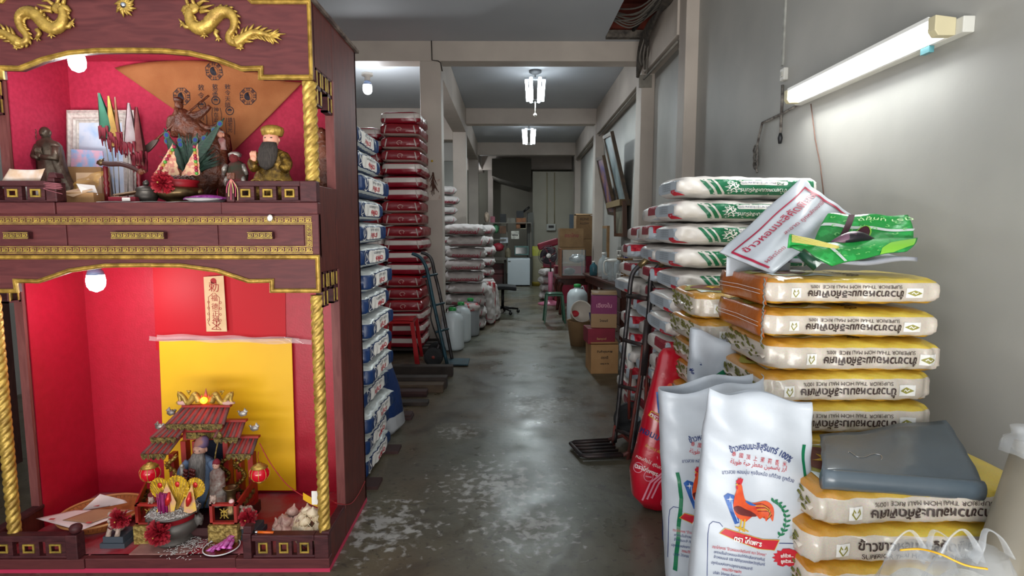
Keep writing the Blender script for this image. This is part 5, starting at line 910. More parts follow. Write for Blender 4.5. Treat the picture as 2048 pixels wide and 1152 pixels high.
sw = MB(); sw.grid(12, 8, lambda u, v: Vector((.012*sin(pi*u)**.4*(v-.5)*2+(.006*(abs(u-.5) > .38)*(v-.5)*3), (u-.5)*.075, .008*sin(pi*v)*sin(pi*u)**.5)), thick=(0, 0, -.003)); sm_ = sw.mesh('sweet'); sm_.materials.append(PK)
for i, (dx, dy, dz, rz, lb) in enumerate(((-.03, -.01, .012, -.9, 'purple wrapped sweet nearest the plate rim'), (-.012, .0, .017, -.6, 'purple wrapped sweet at the bottom of the little heap'), (.006, .005, .024, -.35, 'purple wrapped sweet in the middle of the little heap'), (.02, .008, .030, -.1, 'purple wrapped sweet on top of the little heap'), (.03, .02, .020, .2, 'purple wrapped sweet at the back of the little heap'))):
    o = link('wrapped_sweet', sm_); o.location = cg+Vector((dx, dy, dz)); o.rotation_euler = (.25, .1, rz); tag(o, lb, 'sweet', 'purple sweets on the brown plate')
t = thing('red_lamp_cable', 'thin red cable from the temple gate over the garlic to the floor outside', 'cable', Q_(2.55)(520, 890)); q = Q_
wb(MB().tube(smooth_path([Q_(2.5)(519, 886), Q_(2.48)(540, 925), Q_(2.46)(570, 965), Q_(2.44)(595, 985), Q_(2.42)(620, 996), PX(660, 1000, SX-.05), PX(672, 1006, SX+.006), PX(700, 1008, SX+.006), PX(716, 990, SX+.006), PX(730, 962, SX+.006)]), .0022, 6), 'cable_run', mat('red_wire', '#9c1820', .5), t)
# ================================================================ SACKS OF RICE
def sack_body(L, W, H, seed, p=3.0, end=.75, puff=.05, nu=40, nv=36):
    K = .35 if p > 4 else 1
    r0 = random.Random(seed); ph = [r0.uniform(0, 6.28) for _ in range(8)]; mb = MB()
    def pt(u, v):
        U = u*2-1; U = sin(U*pi/2)*.35+U*.65; U = max(-1, min(1, U)); a = v*2*pi; e = max(0, (abs(U)-.80)/.20)
        h = H/2*(1-end*.62*e**3)*(1+.04*K*sin(5*U+ph[0])+puff*cos(U*1.5)); w = W/2*(1-.10*e**3)*(1+.02*sin(4*U+ph[1]))
        c, s = cos(a), sin(a); y = w*(abs(c)**(2/p))*(1 if c > 0 else -1); z = h*(abs(s)**(2/p))*(1 if s > 0 else -1)
        n = K*.0055*sin(11*U+3*c+ph[2])*sin(3*s+ph[3]+5*c)+.006*sin(31*U+ph[4]+9*c)*e+.002*sin(40*c+25*U+ph[5])
        return Vector((U*L/2, y*(1+n*8/W*.5), z*(1+n*8/W*.5)))
    vs = [pt(i/nu, j/nv) for i in range(nu+1) for j in range(nv)]; fs = [(i*nv+j, (i+1)*nv+j, (i+1)*nv+(j+1) % nv, i*nv+(j+1) % nv) for i in range(nu) for j in range(nv)]
    fs += [tuple(range(nv)), tuple(range((nu+1)*nv-1, nu*nv-1, -1))]; mb.add(vs, fs, True)
    return mb
def seam(L, W, H, side, m, parent, ln=.022):
    mb = MB(); mb.grid(4, 16, lambda u, v: Vector((side*(L/2-.012+ln*u), (v-.5)*W*.84, .006*sin(v*22)*u-H*.12*u)), thick=(0, 0, .003)); return mb.build('sewn_seam', m, parent)
FRONT = ((0, 1, 0), lambda x, y: (x, -.6, y)); LEFT = ((1, 0, 0), lambda x, y: (-.8, -x, y)); TOP = ((0, 0, -1), lambda x, y: (x, y, .5))
def pr(name, g, m, body, bb, face=FRONT, off=.0014, ml=.013): return decal(name, g, face[1], m, body, bb, face[0], off+.0008, min(ml, .016))
def proto(name, L, W, H, seed, m, p=3.0, end=.75, puff=.05, seams=True, sm=None):
    t = link(name, None); t.empty_display_size = .05; b = sack_body(L, W, H, seed, p, end, puff).build('sack_body', m, t)
    if seams: [seam(L, W, H, s, sm or m, t) for s in (-1, 1)]
    return t, b, bvh_of(b)
FILM = dict(spec=.5, bump=.35, bscale=22)
def banded(name, rows, rough, coat=0, axis='Z', grain=None):
    """printed plastic: colour bands by height (or along the sack) in the sack's own space"""
    m = mat(name, '#ffffff', rough, bump=.6, bscale=14, coat=coat); nt = m.node_tree; b = nt.nodes['Principled BSDF']; N = nt.nodes.new; L = nt.links.new
    tc = N('ShaderNodeTexCoord'); sx = N('ShaderNodeSeparateXYZ'); L(tc.outputs['Object'], sx.inputs[0]); mr = N('ShaderNodeMapRange'); mr.inputs[1].default_value = rows[0]; mr.inputs[2].default_value = rows[1]; L(sx.outputs[axis], mr.inputs[0])
    cr = N('ShaderNodeValToRGB'); cr.color_ramp.interpolation = rows[3] if len(rows) > 3 else 'CONSTANT'; els = rows[2]; cr.color_ramp.elements[0].position = els[0][0]; cr.color_ramp.elements[0].color = lin(els[0][1]); cr.color_ramp.elements[1].position = els[1][0]; cr.color_ramp.elements[1].color = lin(els[1][1])
    for q_, c in els[2:]: e = cr.color_ramp.elements.new(q_); e.color = lin(c)
    L(mr.outputs[0], cr.inputs[0]); L(cr.outputs[0], b.inputs['Base Color']); return m, cr
# yellow sacks: cream side with rice showing, yellow to orange top
mY, crY = banded('yellow_rice_film', (-.06, .06, [(0, '#d9a435'), (.14, '#d4c9ba'), (.80, '#d6b23c')]), .3, coat=.35)
nt = mY.node_tree; N = nt.nodes.new; L_ = nt.links.new; bs = nt.nodes['Principled BSDF']
tc = N('ShaderNodeTexCoord'); sx = N('ShaderNodeSeparateXYZ'); L_(tc.outputs['Object'], sx.inputs[0]); r1 = N('ShaderNodeMapRange'); r1.inputs[1].default_value = -.30; r1.inputs[2].default_value = .0; L_(sx.outputs['X'], r1.inputs[0])
c2 = N('ShaderNodeValToRGB'); c2.color_ramp.elements[0].color = lin('#c98a2e'); c2.color_ramp.elements[1].color = lin('#dcc04a'); L_(r1.outputs[0], c2.inputs[0])
sel = N('ShaderNodeMath'); sel.operation = 'GREATER_THAN'; L_(sx.outputs['Z'], sel.inputs[0]); sel.inputs[1].default_value = .033; mx = N('ShaderNodeMix'); mx.data_type = 'RGBA'
L_(sel.outputs[0], mx.inputs[0]); L_(crY.outputs[0], mx.inputs[6]); L_(c2.outputs[0], mx.inputs[7]); gr = N('ShaderNodeTexNoise'); gr.inputs['Scale'].default_value = 260; L_(tc.outputs['Object'], gr.inputs['Vector'])
gm3 = N('ShaderNodeMix'); gm3.data_type = 'RGBA'; gm3.blend_type = 'MULTIPLY'; gm3.inputs[0].default_value = .35; L_(mx.outputs[2], gm3.inputs[6]); L_(gr.outputs[1], gm3.inputs[7]); L_(gm3.outputs[2], bs.inputs['Base Color'])
BRN = mat('dark_brown_print', '#33211c', .5); OLV = mat('olive_gold_print', '#8f8a3a', .5); WPR = mat('white_print', '#e4e2dc', .5); REDP = mat('crimson_print', '#a3123a', .5); REDB = mat('red_print', '#b8182c', .5); BLUEPR = mat('navy_print', '#1c2f6b', .5); GRNP = mat('green_print', '#0d6b45', .38); GREYPR = mat('grey_print', '#6d7278', .6); ORB = mat('orange_brown_film', '#a3561a', .3, coat=.3, bump=.4, bscale=25)
def yellow(seed, flip=False, brown_end=False, dx=0, upright=False):
    t, b, bb = proto('rice_sack', .60, .41, .117, seed, mY, 4.5, .42, .02); R180 = 0 if upright else pi; sg = 1 if upright else -1
    pr('printed_name', move2d(text2d('ข้าวขาวหอมมะลิคัดพิเศษ', .038, .0007, sx=.90), dx+.0, -.010 if not upright else .006, R180), BRN, b, bb, off=.003); pr('printed_name', move2d(text2d('SUPERIOR THAI HOM MALI RICE 100%', .0185), dx+.0, (.018 if not upright else -.024), R180), BRN, b, bb, off=.003)
    for x, k in ((dx-.235*sg*-1 if False else dx-.205, 0), (dx+.205, 1)):
        lg = pr('printed_logo', rect2d(x-(.019 if k == 0 else .028), x+(.019 if k == 0 else .028), -.026, .012), WPR, b, bb)
        if k: pr('logo_mark', poly2d([(x-.025, -.008), (x, -.02), (x+.025, -.008), (x, .004)]), OLV, b, bb, off=.0022); pr('logo_mark', line2d([(x-.01, -.01), (x-.004, -.004), (x+.002, -.011), (x+.01, -.005)], .003), WPR, b, bb, off=.003)
        else: [pr('logo_mark', line2d([(x, -.024), (x+q*.011, -.008), (x+q*.008, .004), (x+q*.003, -.004)], .0035), OLV, b, bb, off=.0022) for q in (-1, 1)]
    # oval picture on the top face
    em = [(-.27+.10+.11*cos(a)*(1+.12*cos(4*a)), .0+.14*sin(a)) for a in [2*pi*i/28 for i in range(28)]]; pr('emblem_ground', poly2d([(-.26, -.145), (-.04, -.145), (-.07, 0), (-.04, .145), (-.26, .145)]), mat('pale_blue_white', '#c9d3d0', .4), b, bb, TOP)
    pr('emblem', poly2d(em), OLV, b, bb, TOP, .0022); pr('emblem', poly2d([(x*.8-.034, y*.8) for x, y in em]), mat('dark_red_print', '#5c1c20', .4), b, bb, TOP, .003); pr('emblem', poly2d([(-.17+(.05 if i % 2 else .02)*cos(i*pi/5), (.05 if i % 2 else .02)*sin(i*pi/5)) for i in range(10)]), mat('gold_print', '#c9a01e', .4), b, bb, TOP, .004)
    pr('printed_name', move2d(text2d('ข้าวขาวหอมมะลิ', .05, .001), .03, 0, pi/2), BRN, b, bb, TOP)
    if brown_end:
        e = MB(); e.grid(8, 10, lambda u, v: Vector((-.306-.010*sin(pi*u)-.003*sin(9*v), (v-.5)*.40, (u-.5)*.112)), thick=(.006, 0, 0)); ee = e.build('folded_end', ORB, t)
        for z in (-.012, .004): decal('stitching', line2d([(-.19, z), (0, z+.004), (.19, z)], .002), lambda x, y: (-.3215, -x, y), WPR, ee)
        MB().tube([(-.312, -.205, .05-.012*i+.0) if i % 2 else (-.318, -.208, .05-.012*i) for i in range(12)], .003, 5).build('chain_thread', mat('grey_thread', '#6b6a66', .8), t)
    else:
        g = MB(); rr = random.Random(seed)
        for i in range(34): a = rr.uniform(-.17, .17); z = rr.uniform(-.03, .03); g.tube([(-.303, a, z), (-.307, a+.01, z+.01), (-.303, a+.022, z+.012)], [.002, .004, .001], 5)
        g.build('rice_ear_print', mat('olive_ear_print', '#5c5a1e', .6), t)
    return t
def blank(p):
    """take the pattern object itself out of the scene when all its copies stand"""
    for ch in list(p.children): blank(ch)
    bpy.data.objects.remove(p)
ORD = ['bottom', 'second', 'third', 'fourth', 'fifth', 'sixth', 'seventh', 'eighth', 'ninth', 'tenth', 'eleventh', 'twelfth', 'thirteenth', 'fourteenth', 'fifteenth', 'sixteenth', 'seventeenth', 'eighteenth', 'nineteenth', 'twentieth', 'twenty-first']
def stack(protos, n, pitch, x, y, rz, label, group, jit=(.012, .012, .035), z0=0, pick=None, cat='rice sack', special=None, seed=1, skip=0):
    r = random.Random(seed); out = []
    for i in range(skip, n):
        if special and i in special: k, dx, dy, dr, tx = special[i]
        else: k, dx, dy, dr, tx = (pick(i) if pick else r.randrange(len(protos))), r.uniform(-1, 1)*jit[0], r.uniform(-1, 1)*jit[1], r.uniform(-1, 1)*jit[2], None
        o = copy_tree(protos[k]); bd_ = [v.co.z for v in protos[k].children[0].data.vertices]; o.scale = (1, 1, min(1, pitch*1.02/(max(bd_)-min(bd_)))); o.location = (x+dx, y+dy, z0+pitch*(i+.5)); o.rotation_euler = (r.uniform(-.012, .012), r.uniform(-.014, .014), rz+dr)
        pos = 'topmost' if i == n-1 else ORD[i]; o['label'] = label % ((pos+' sack') if i else 'bottom sack'); o['category'] = cat; o['group'] = group; out.append(o)
    return out
yA, yB, yC, yU = yellow(1), yellow(2, brown_end=True), yellow(3, dx=.05), yellow(4, upright=True)
ZY = .1135
stack([yA, yB, yC], 11, ZY, .885+.305, 1.95+.205, 0, 'yellow and cream rice sack, %s of the tall stack by the grey wall', 'yellow sacks in the stack by the grey wall', (.008, .006, .012), z0=.0, pick=lambda i: (1 if i > 8 else 0), special={8: (2, .012, 0, .0, 1)})
nr = stack([yA, yU], 6, ZY, .845+.32, 1.53+.205, 0, 'yellow and cream rice sack, %s of the low stack under the grey bundle', 'yellow sacks in the low near stack', (.006, .006, .012), special={4: (1, -.005, 0, 0, 1), 5: (0, .02, 0, .0, 1)})
for o in nr: o.scale[0] = 1.06
stack([yA], 10, ZY, 1.115, 2.40+.2, 0, 'yellow rice sack with rice-ear end, %s of the stack behind', 'yellow sacks in the stack behind', (.02, .01, .05), seed=4)
for o in (yA, yB, yC, yU): blank(o)
# white and green sacks
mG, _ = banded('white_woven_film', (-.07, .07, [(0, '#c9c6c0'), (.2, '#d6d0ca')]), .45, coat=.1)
LBL = mat('label_blue_grey', '#aab4bd', .45)
def green(seed):
    t, b, bb = proto('rice_sack', .70, .42, .122, seed, mG, 3.0, .55, .05, seams=False); z0, z1 = -.043, .036
    sl = lambda x, z: x+(.036-z)*.75
    pr('green_band', poly2d([(sl(-.17, z1), z1), (.335, z1), (.335, z0), (sl(-.17, z0), z0)]), GRNP, b, bb)
    for x in (-.205, -.24): pr('green_stripe', poly2d([(x-.0, z1), (x+.022, z1), (sl(x+.022, z0), z0), (sl(x, z0), z0)]), GRNP, b, bb)
    for x in (.25, .28): pr('white_stripe', poly2d([(x, z1), (x+.009, z1), (x+.06, z0), (x+.05, z0)]), WPR, b, bb, off=.003)
    em = [(-.075+(.034 if i % 2 else .024)*cos(i*pi/9)*(1+.3*sin(3*i)), -.004+(.031 if i % 2 else .02)*sin(i*pi/9)) for i in range(18)]; pr('beast_emblem', merge2d(line2d(em, .0035, True), line2d([(-.1, -.012), (-.08, .01), (-.06, -.008), (-.045, .012)], .006), line2d([(-.09, -.02), (-.07, -.01), (-.055, -.024)], .005), disc2d(-.075, .008, .009, .006)), WPR, b, bb, off=.003)
    pl_ = pr('white_panel', poly2d(rrect2d(-.035, .20, .008, .031, .0105)), WPR, b, bb, off=.003); pr('small_print', move2d(text2d('ข้าวสวย หอมนุ่ม คัดพิเศษ ถูกใจ', .014), .055, .02, pi), BLUEPR, b, bb, off=.004); pr('small_print', move2d(text2d('ชั้วดี', .02, .0006), .165, .02, pi), GRNP, b, bb, off=.004)
    pr('printed_name', move2d(text2d('ข้าวขาวหอมมะลิสุรินทร์', .026, .0003), .08, -.019, pi), WPR, b, bb, off=.003)
    pr('end_panel', poly2d([(-.185, -.035), (.185, -.035), (.185, .03), (-.185, .03)]), LBL, b, bb, LEFT, .002, .03)
    pr('end_print', merge2d(*[move2d(text2d('ข้าวหอมมะลิแท้ บรรจุถุงใหม่ สะอาด', .012), .0, z, pi) for z in (.02, .008, -.004, -.016)]), GREYPR, b, bb, LEFT, .003, .03)
    pr('red_patch', poly2d([(.09, -.047), (.17, -.047), (.17, -.02), (.09, -.02)]), REDB, b, bb, LEFT, .003, .03)
    return t
def green2(seed):
    """same sack turned round: red corner patch and text panel lead, green stripes show at the far side"""
    t, b, bb = proto('rice_sack', .66, .42, .122, seed, mG, 2.8, .55, .06, seams=False)
    pr('end_panel', poly2d([(-.33, -.04), (-.12, -.04), (-.12, .04), (-.33, .04)]), LBL, b, bb); pr('red_patch', poly2d([(-.31, .0), (-.2, .0), (-.2, .045), (-.31, .045)]), REDB, b, bb, off=.0045); pr('red_patch', poly2d([(-.02, -.01), (.165, -.01), (.165, .045), (-.02, .045)]), mat('deep_red_print', '#8c1f30', .4), b, bb, LEFT, .0045, .03)
    pr('end_print', merge2d(*[move2d(text2d('ข้าวหอมมะลิ คัดพิเศษ', .012), -.225, z, pi) for z in (-.012, -.024)]), GREYPR, b, bb, off=.003); pr('end_print', move2d(text2d('ตรา เสือ', .024), .07, .02, pi), WPR, b, bb, LEFT, .003, .03)
    for x in (-.08, -.035, .01): pr('green_stripe', poly2d([(x, .04), (x+.026, .04), (x+.085, -.045), (x+.055, -.045)]), GRNP, b, bb)
    pr('green_band', poly2d([(.06, .04), (.3, .04), (.3, -.045), (.12, -.045)]), GRNP, b, bb); return t
gA, gB, gC = green(11), green(12), green2(13)
G1 = 'white and green rice sack, %s of the near stack of its kind'
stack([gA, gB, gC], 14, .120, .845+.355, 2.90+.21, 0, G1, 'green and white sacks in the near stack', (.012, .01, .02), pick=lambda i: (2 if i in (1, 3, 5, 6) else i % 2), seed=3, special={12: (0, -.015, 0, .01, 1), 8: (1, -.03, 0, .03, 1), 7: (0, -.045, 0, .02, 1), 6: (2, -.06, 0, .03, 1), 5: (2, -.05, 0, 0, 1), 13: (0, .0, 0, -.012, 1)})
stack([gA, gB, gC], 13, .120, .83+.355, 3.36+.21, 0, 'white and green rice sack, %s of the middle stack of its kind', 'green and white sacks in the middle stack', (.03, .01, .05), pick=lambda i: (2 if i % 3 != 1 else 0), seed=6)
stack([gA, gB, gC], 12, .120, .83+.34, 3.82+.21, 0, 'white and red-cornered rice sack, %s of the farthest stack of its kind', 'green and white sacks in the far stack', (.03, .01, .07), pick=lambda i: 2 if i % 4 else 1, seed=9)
for o in (gA, gB, gC): blank(o)
# blue and white sacks beside the shrine
BLU = mat('royal_blue_film', '#173a78', .35, coat=.2, bump=.3, bscale=25); mB, _ = banded('blue_white_film', (-.07, .07, [(0, '#24406f'), (.12, '#c3c8c4'), (.2, '#163463'), (.72, '#163463'), (.78, '#c3c8c4')]), .4, coat=.15)
def blue(seed):
    t, b, bb = proto('rice_sack', .62, .42, .128, seed, mB, 4.1, .5, .05)
    pr('white_panel', poly2d(rrect2d(-.15, .19, -.036, .034, .015)), WPR, b, bb); pr('printed_name', move2d(text2d('ตราพิเศษ', .042, .001), .02, -.014, pi), REDB, b, bb, off=.0025); pr('small_print', move2d(text2d('ข้าวเสาไห้ คัดพิเศษ 100%', .020, .0002), .02, .02, pi), GREYPR, b, bb, off=.0025)
    pr('round_emblem', merge2d(line2d([(-.215+.042*cos(a), .042*sin(a)*.9) for a in [2*pi*i/20 for i in range(20)]], .004, True), line2d([(-.24, -.02), (-.225, .02), (-.205, -.01), (-.19, .025)], .006), line2d([(-.235, -.028), (-.21, -.02), (-.19, -.005)], .004)), WPR, b, bb)
    g = MB()
    for z in (.052, .056): g.box(-.25, .25, -.17, .17, z, z+.0005)
    return t
bA, bB = blue(21), blue(22)
stack([bA, bB], 15, .132, -.77-.21, 3.06+.31, pi/2, 'blue and white rice sack, %s of the tall stack beside the shrine', 'blue and white sacks beside the shrine', (.02, .02, .05), seed=12, special={14: (0, -.04, 0, .03, 1), 13: (1, -.03, 0, .02, 1)})
for o in (bA, bB): blank(o)
# blue and red tied sack squeezed behind the blue stack
t = thing('tied_sack', 'upright blue, white and red sack with a tied neck behind the blue stack', 'rice sack', (-.93, 3.95, 0)); sk = MB(); sk.loft([(0, .02, 0, .13, .17), (.05, .02, 0, .17, .2), (.3, .0, 0, .16, .19), (.5, -.02, 0, .12, .16), (.62, -.05, 0, .06, .08), (.66, -.06, 0, .03, .04), (.72, -.05, 0, .05, .06)], 28, folds(7, .05, 4)); mbl, _ = banded('blue_white_tied', (0, .72, [(0, '#b9bcc0'), (.18, '#1c3566'), (.62, '#b9bcc0'), (.7, '#a3202c'), (.8, '#c7c7c7')]), .4)
b = sk.build('sack_body', mbl, t); MB().tube([(-.06+.04*cos(k*pi/4), .04*sin(k*pi/4), .66) for k in range(8)], .006, 5, closed=True).build('tie', PAPERW, t)
# red sacks
RF = mat('maroon_film', '#8c1226', .3, coat=.35, bump=.5, bscale=24); WF = mat('silver_white_film', '#b9aca6', .3, coat=.3, bump=.4, bscale=30)
mR, _ = banded('red_white_film', (-.08, .08, [(0, '#7c0f20'), (.1, '#8c1226'), (.45, '#cbbfb8'), (.8, '#8c1226')]), .32, coat=.3); mR2, _ = banded('red_film', (-.08, .08, [(0, '#a8988e'), (.2, '#86101f'), (.82, '#a3121f')]), .3, coat=.35)
def red(seed, m, v):
    t, b, bb = proto('rice_sack', .66, .44, .142, seed, m, 4.2, .45, .05, seams=False)
    for a in (-1, 1): pr('end_stripe', line2d([(a*.17, -.05), (a*.15, .045)], .012), WF, b, bb, LEFT, .002, .03)
    if v: pr('crest', merge2d(line2d([(-.01+.03*cos(q), .024*sin(q)) for q in [i*.5 for i in range(10)]], .006), line2d([(.005, -.02), (.012, .02)], .005)), mat('pinkish_print', '#c99a92', .5), b, bb, LEFT, .003, .03)
    else: pr('printed_line', line2d([(-.14, -.012), (.14, -.012)], .003), REDP, b, bb, LEFT, .003, .03)
    return t
rA, rB = red(31, mR, 0), red(32, mR2, 1)
stack([rA, rB], 19, .1385, -1.175, 6.42+.33, pi/2, 'red and silver rice sack, %s of the tall red stack against the pillar', 'red sacks in the stack against the pillar', (.015, .02, .03), z0=.07, pick=lambda i: (i*7//3) % 2, seed=14)
stack([rA, rB], 18, .1385, -1.66, 6.62+.33, pi/2, 'red and silver rice sack, %s of the farther red stack by the shrine side', 'red sacks in the stack by the shrine side', (.03, .02, .04), z0=.07, pick=lambda i: (i*5//2) % 2, seed=15)
for o in (rA, rB): blank(o)
# plain white sacks beyond the pillar
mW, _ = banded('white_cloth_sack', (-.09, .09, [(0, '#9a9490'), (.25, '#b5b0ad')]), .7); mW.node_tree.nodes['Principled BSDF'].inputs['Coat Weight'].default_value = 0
def white(seed, v):
    t, b, bb = proto('rice_sack', .55, .40, .165, seed, mW, 2.3, .85, .12)
    if v: pr('printed_name', move2d(text2d('ข้าวหอมมะลิใหม่', .06, .002), .0, -.035, pi), REDP, b, bb)
    pr('border_line', line2d([(-.22, -.05), (.2, -.055), (.22, .03)], .008), REDP, b, bb); return t
wA, wB = white(41, 1), white(42, 0)
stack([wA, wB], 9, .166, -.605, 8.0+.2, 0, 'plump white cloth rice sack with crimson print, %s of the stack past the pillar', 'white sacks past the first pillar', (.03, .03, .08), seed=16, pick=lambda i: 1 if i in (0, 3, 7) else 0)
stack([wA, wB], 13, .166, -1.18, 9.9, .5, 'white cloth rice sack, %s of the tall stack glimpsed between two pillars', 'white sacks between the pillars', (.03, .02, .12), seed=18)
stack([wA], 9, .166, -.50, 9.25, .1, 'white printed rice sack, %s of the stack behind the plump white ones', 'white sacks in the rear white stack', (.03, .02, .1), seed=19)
for i, (x, y, z, rx, rz_, lb) in enumerate(((-.31, 8.62, .30, 1.45, .1, 'white sack standing on end against the plump white stack'), (-.24, 9.0, .30, 1.45, .1, 'white knotted sack standing on end near the office chair'))):
    o = copy_tree(wB); o.location = (x, y, z); o.rotation_euler = (0, rx, rz_); tag(o, lb, 'rice sack')
for i in range(4):
    o = copy_tree(wB); o.location = (.82+.02*(i % 2), 11.6, .09+.155*i); o.scale = (.7, .9, .9); o.rotation_euler = (0, 0, .1*i); tag(o, 'white sack, %s of the low pile behind the pink fan' % ('topmost' if i == 3 else ORD[i]), 'rice sack', 'white sacks behind the fan')
for o in (wA, wB): blank(o)
# ================================================================ PRINTED BAGS STANDING OPEN
WOVEN = mat('white_woven_bag', '#bec4cb', .42, col2='#b2b8c0', scale=6, bump=.25, bscale=14, coat=.1)
EY0 = Vector((0, 0, EYE))
def Z8(x, y): return 1240+x/2.25, 640+y/2.25
def bag_body(corners, Y, z0, depth, topd, m, parent, nu=56, nv=40, name='bag_body', wav=1.0, seed=0, openw=1.0):
    """corners: top-left, top-right, bottom-left x, bottom-right x as photo points at depth Y"""
    tl, tr, bl, br = corners; A, B = P(*tl, Y), P(*tr, Y); C, D = P(*bl, Y), P(*br, Y); mb = MB(); r0 = random.Random(seed); ph = [r0.uniform(0, 6.3) for _ in range(6)]
    zb = z0
    def pt(i, j):
        v = i/nv; a = 2*pi*j/nu; u = .5+.5*(abs(cos(a))**.8)*(1 if cos(a) > 0 else -1)
        ztop = A.z*(1-u)+B.z*u; f = max(0, 1-v); xl = C.x+(A.x-C.x)*((v*(ztop-zb)+zb-C.z)/(A.z-C.z)); xr = D.x+(B.x-D.x)*((v*(ztop-zb)+zb-D.z)/(B.z-D.z)); x = xl*(1-u)+xr*u
        d = (depth*(1-v**2.2)+topd*v**2.2)*(1 if v > .06 else .75+v*4); y = d*.5*(abs(sin(a))**.6)*(1 if sin(a) > 0 else -1)
        w = wav*(.006*sin(23*x+7*v*3+ph[0])*sin(5*v+ph[1])+.010*v*v*sin(38*x+4*v+ph[2])+.0035*sin(50*v+30*x+ph[3])*(.4+v))
        return Vector((x, Y+depth/2+y+w, zb+v*(ztop-zb)+(.010*v**6*sin(30*x+ph[4]))*wav))
    vs = [pt(i, j) for i in range(nv+1) for j in range(nu)]; fs = [(i*nu+j, (i+1)*nu+j, (i+1)*nu+(j+1) % nu, i*nu+(j+1) % nu) for i in range(nv) for j in range(nu)]+[tuple(range(nu))]
    mb.add(vs, fs, True); o = wb(mb, name, m, parent); md = o.modifiers.new('s', 'SOLIDIFY'); md.thickness = .0012; return o
def smoothp(pts, n=4, closed=True):
    pts = [Vector(p) for p in pts]; k = len(pts); out = []
    for i in range(k):
        a, b, c, d = pts[(i-1) % k], pts[i], pts[(i+1) % k], pts[(i+2) % k]
        for j in range(n): t = j/n; q = .5*((2*b)+(c-a)*t+(2*a-5*b+4*c-d)*t*t+(3*b-a-3*c+d)*t**3); out.append((q.x, q.y))
    return out
ROO = mat('rooster_red', '#c4361c', .45, col2='#d2541f', scale=30); ROOD = mat('rooster_dark', '#5c1414', .5); YEL = mat('rooster_yellow', '#c9a32a', .5); DIA = mat('diamond_blue', '#23498c', .4, col2='#3a66ac', scale=25); SKYB = mat('pale_blue_print', '#a9c3e0', .4)
def rooster_print(body, root, Y, dx=0, dy=0, sc=1.0, full=True, cx=640, cy=740, inkw=None):
    """artwork in the zoomed picture's own units (x right, y down) about (cx, cy)"""
    bb = bvh_of(body); L0 = Vector(root.location)
    def place(x, y): px, py = Z8(cx+(x-cx)*sc+dx, cy+(y-cy)*sc+dy); return P(px, py, Y*.8)-L0
    def put(n, g, m, off=.0015, ml=16): return decal(n, g, place, m, body, bb, lambda p: p+L0-EY0, off, ml)
    def T(s, x, y, size, m, rot=0, bold=0, sx=1, bend=None, name='lettering'):
        g = text2d(s, size, bold*size, sx=sx*.8); g = bend2d(g, bend) if bend else g; g = ([(a, -b) for a, b in g[0]], g[1]); put(name, move2d(g, x, y, rot), m, .0055 if 'ner' in name or 'burst' in name else .0026)
    T('ข้าวหอมมะลิสุรินทร์ 100%', 636, 572, 40, BLUEPR, .17, .014, .92, 270)
    for i, ch in enumerate('泰國頂上茉莉香米'): T(ch, 511+i*32.5, 604+i*6.5, 25, REDB, .16)
    T(AR, 622, 652, 31, REDB, .13, sx=.95); T('ขาวสวย หอมนุ่ม หุงขึ้นหม้อ แท้ด้วย ถูกด้วย', 622, 690, 24, BLUEPR, .12, bend=900)
    put('blue_diamond', poly2d([(466, 792), (484, 778), (512, 788), (528, 830), (536, 912), (516, 918)]), DIA); put('diamond_shine', poly2d([(494+(16 if i % 2 == 0 else 3)*cos(i*pi/4), 806+(16 if i % 2 == 0 else 3)*sin(i*pi/4)) for i in range(8)]), WPR, .0022); put('diamond_facet', line2d([(500, 800), (508, 850), (530, 905)], 3), SKYB, .0022)
    body_ = smoothp([(527, 733), (545, 738), (552, 775), (562, 808), (590, 822), (620, 818), (655, 812), (682, 830), (692, 858), (686, 905), (672, 888), (655, 905), (648, 882), (628, 895), (612, 880), (596, 884), (575, 890), (566, 905), (545, 900), (522, 880), (508, 845), (512, 800), (522, 765)], 4)
    put('rooster_body', poly2d(body_), ROO, .0028, 14)
    for pts, m in ((((508, 845), (530, 835), (560, 850), (590, 862), (612, 880), (596, 884), (560, 880), (530, 870)), ROOD), (((560, 812), (590, 822), (612, 835), (580, 832)), DIA)): put('rooster_wing', poly2d(smoothp(pts, 3)), m, .004, 14)
    for k in range(5): put('tail_feather', line2d([(600+k*4, 828+k*8), (640+k*6, 826+k*8), (668+k*3, 842+k*9), (676-k*4, 868+k*7)], 2.6), YEL if k % 2 else ROOD, .0045)
    put('rooster_comb', poly2d(smoothp([(524, 735), (520, 722), (527, 718), (529, 709), (536, 714), (541, 707), (545, 715), (551, 714), (547, 730), (540, 738)], 3)), REDB, .004); put('rooster_wattle', disc2d(524, 752, 5, 9), REDB, .004); put('beak', poly2d([(516, 738), (526, 733), (526, 742)]), YEL, .004); put('eye', disc2d(532, 734, 2.4), BLACKP, .005)
    for x in (545, 560): put('rooster_leg', line2d([(x, 895), (x-3, 920), (x-6, 938)], 6), YEL, .0035); put('rooster_foot', merge2d(line2d([(x-28, 928), (x-6, 938), (x+16, 950)], 5), line2d([(x-10, 950), (x-6, 936)], 4)), YEL, .0035)
    for k in range(9):
        a = -1.15+k*.24; x, y = 650+100*cos(a)*.95, 905+95*sin(a); put('wreath_leaf', poly2d(smoothp([(x, y), (x-10, y-9), (x-6, y-20), (x+4, y-10)], 2)), GRNP, .002); put('wreath_leaf', poly2d(smoothp([(x+3, y), (x+18, y-4), (x+22, y-12), (x+8, y-10)], 2)), GRNP, .002)
    put('wreath_stem', line2d([(650+100*cos(-1.15+k*.12)*.95, 905+95*sin(-1.15+k*.12)) for k in range(18)], 3), GRNP, .0018)
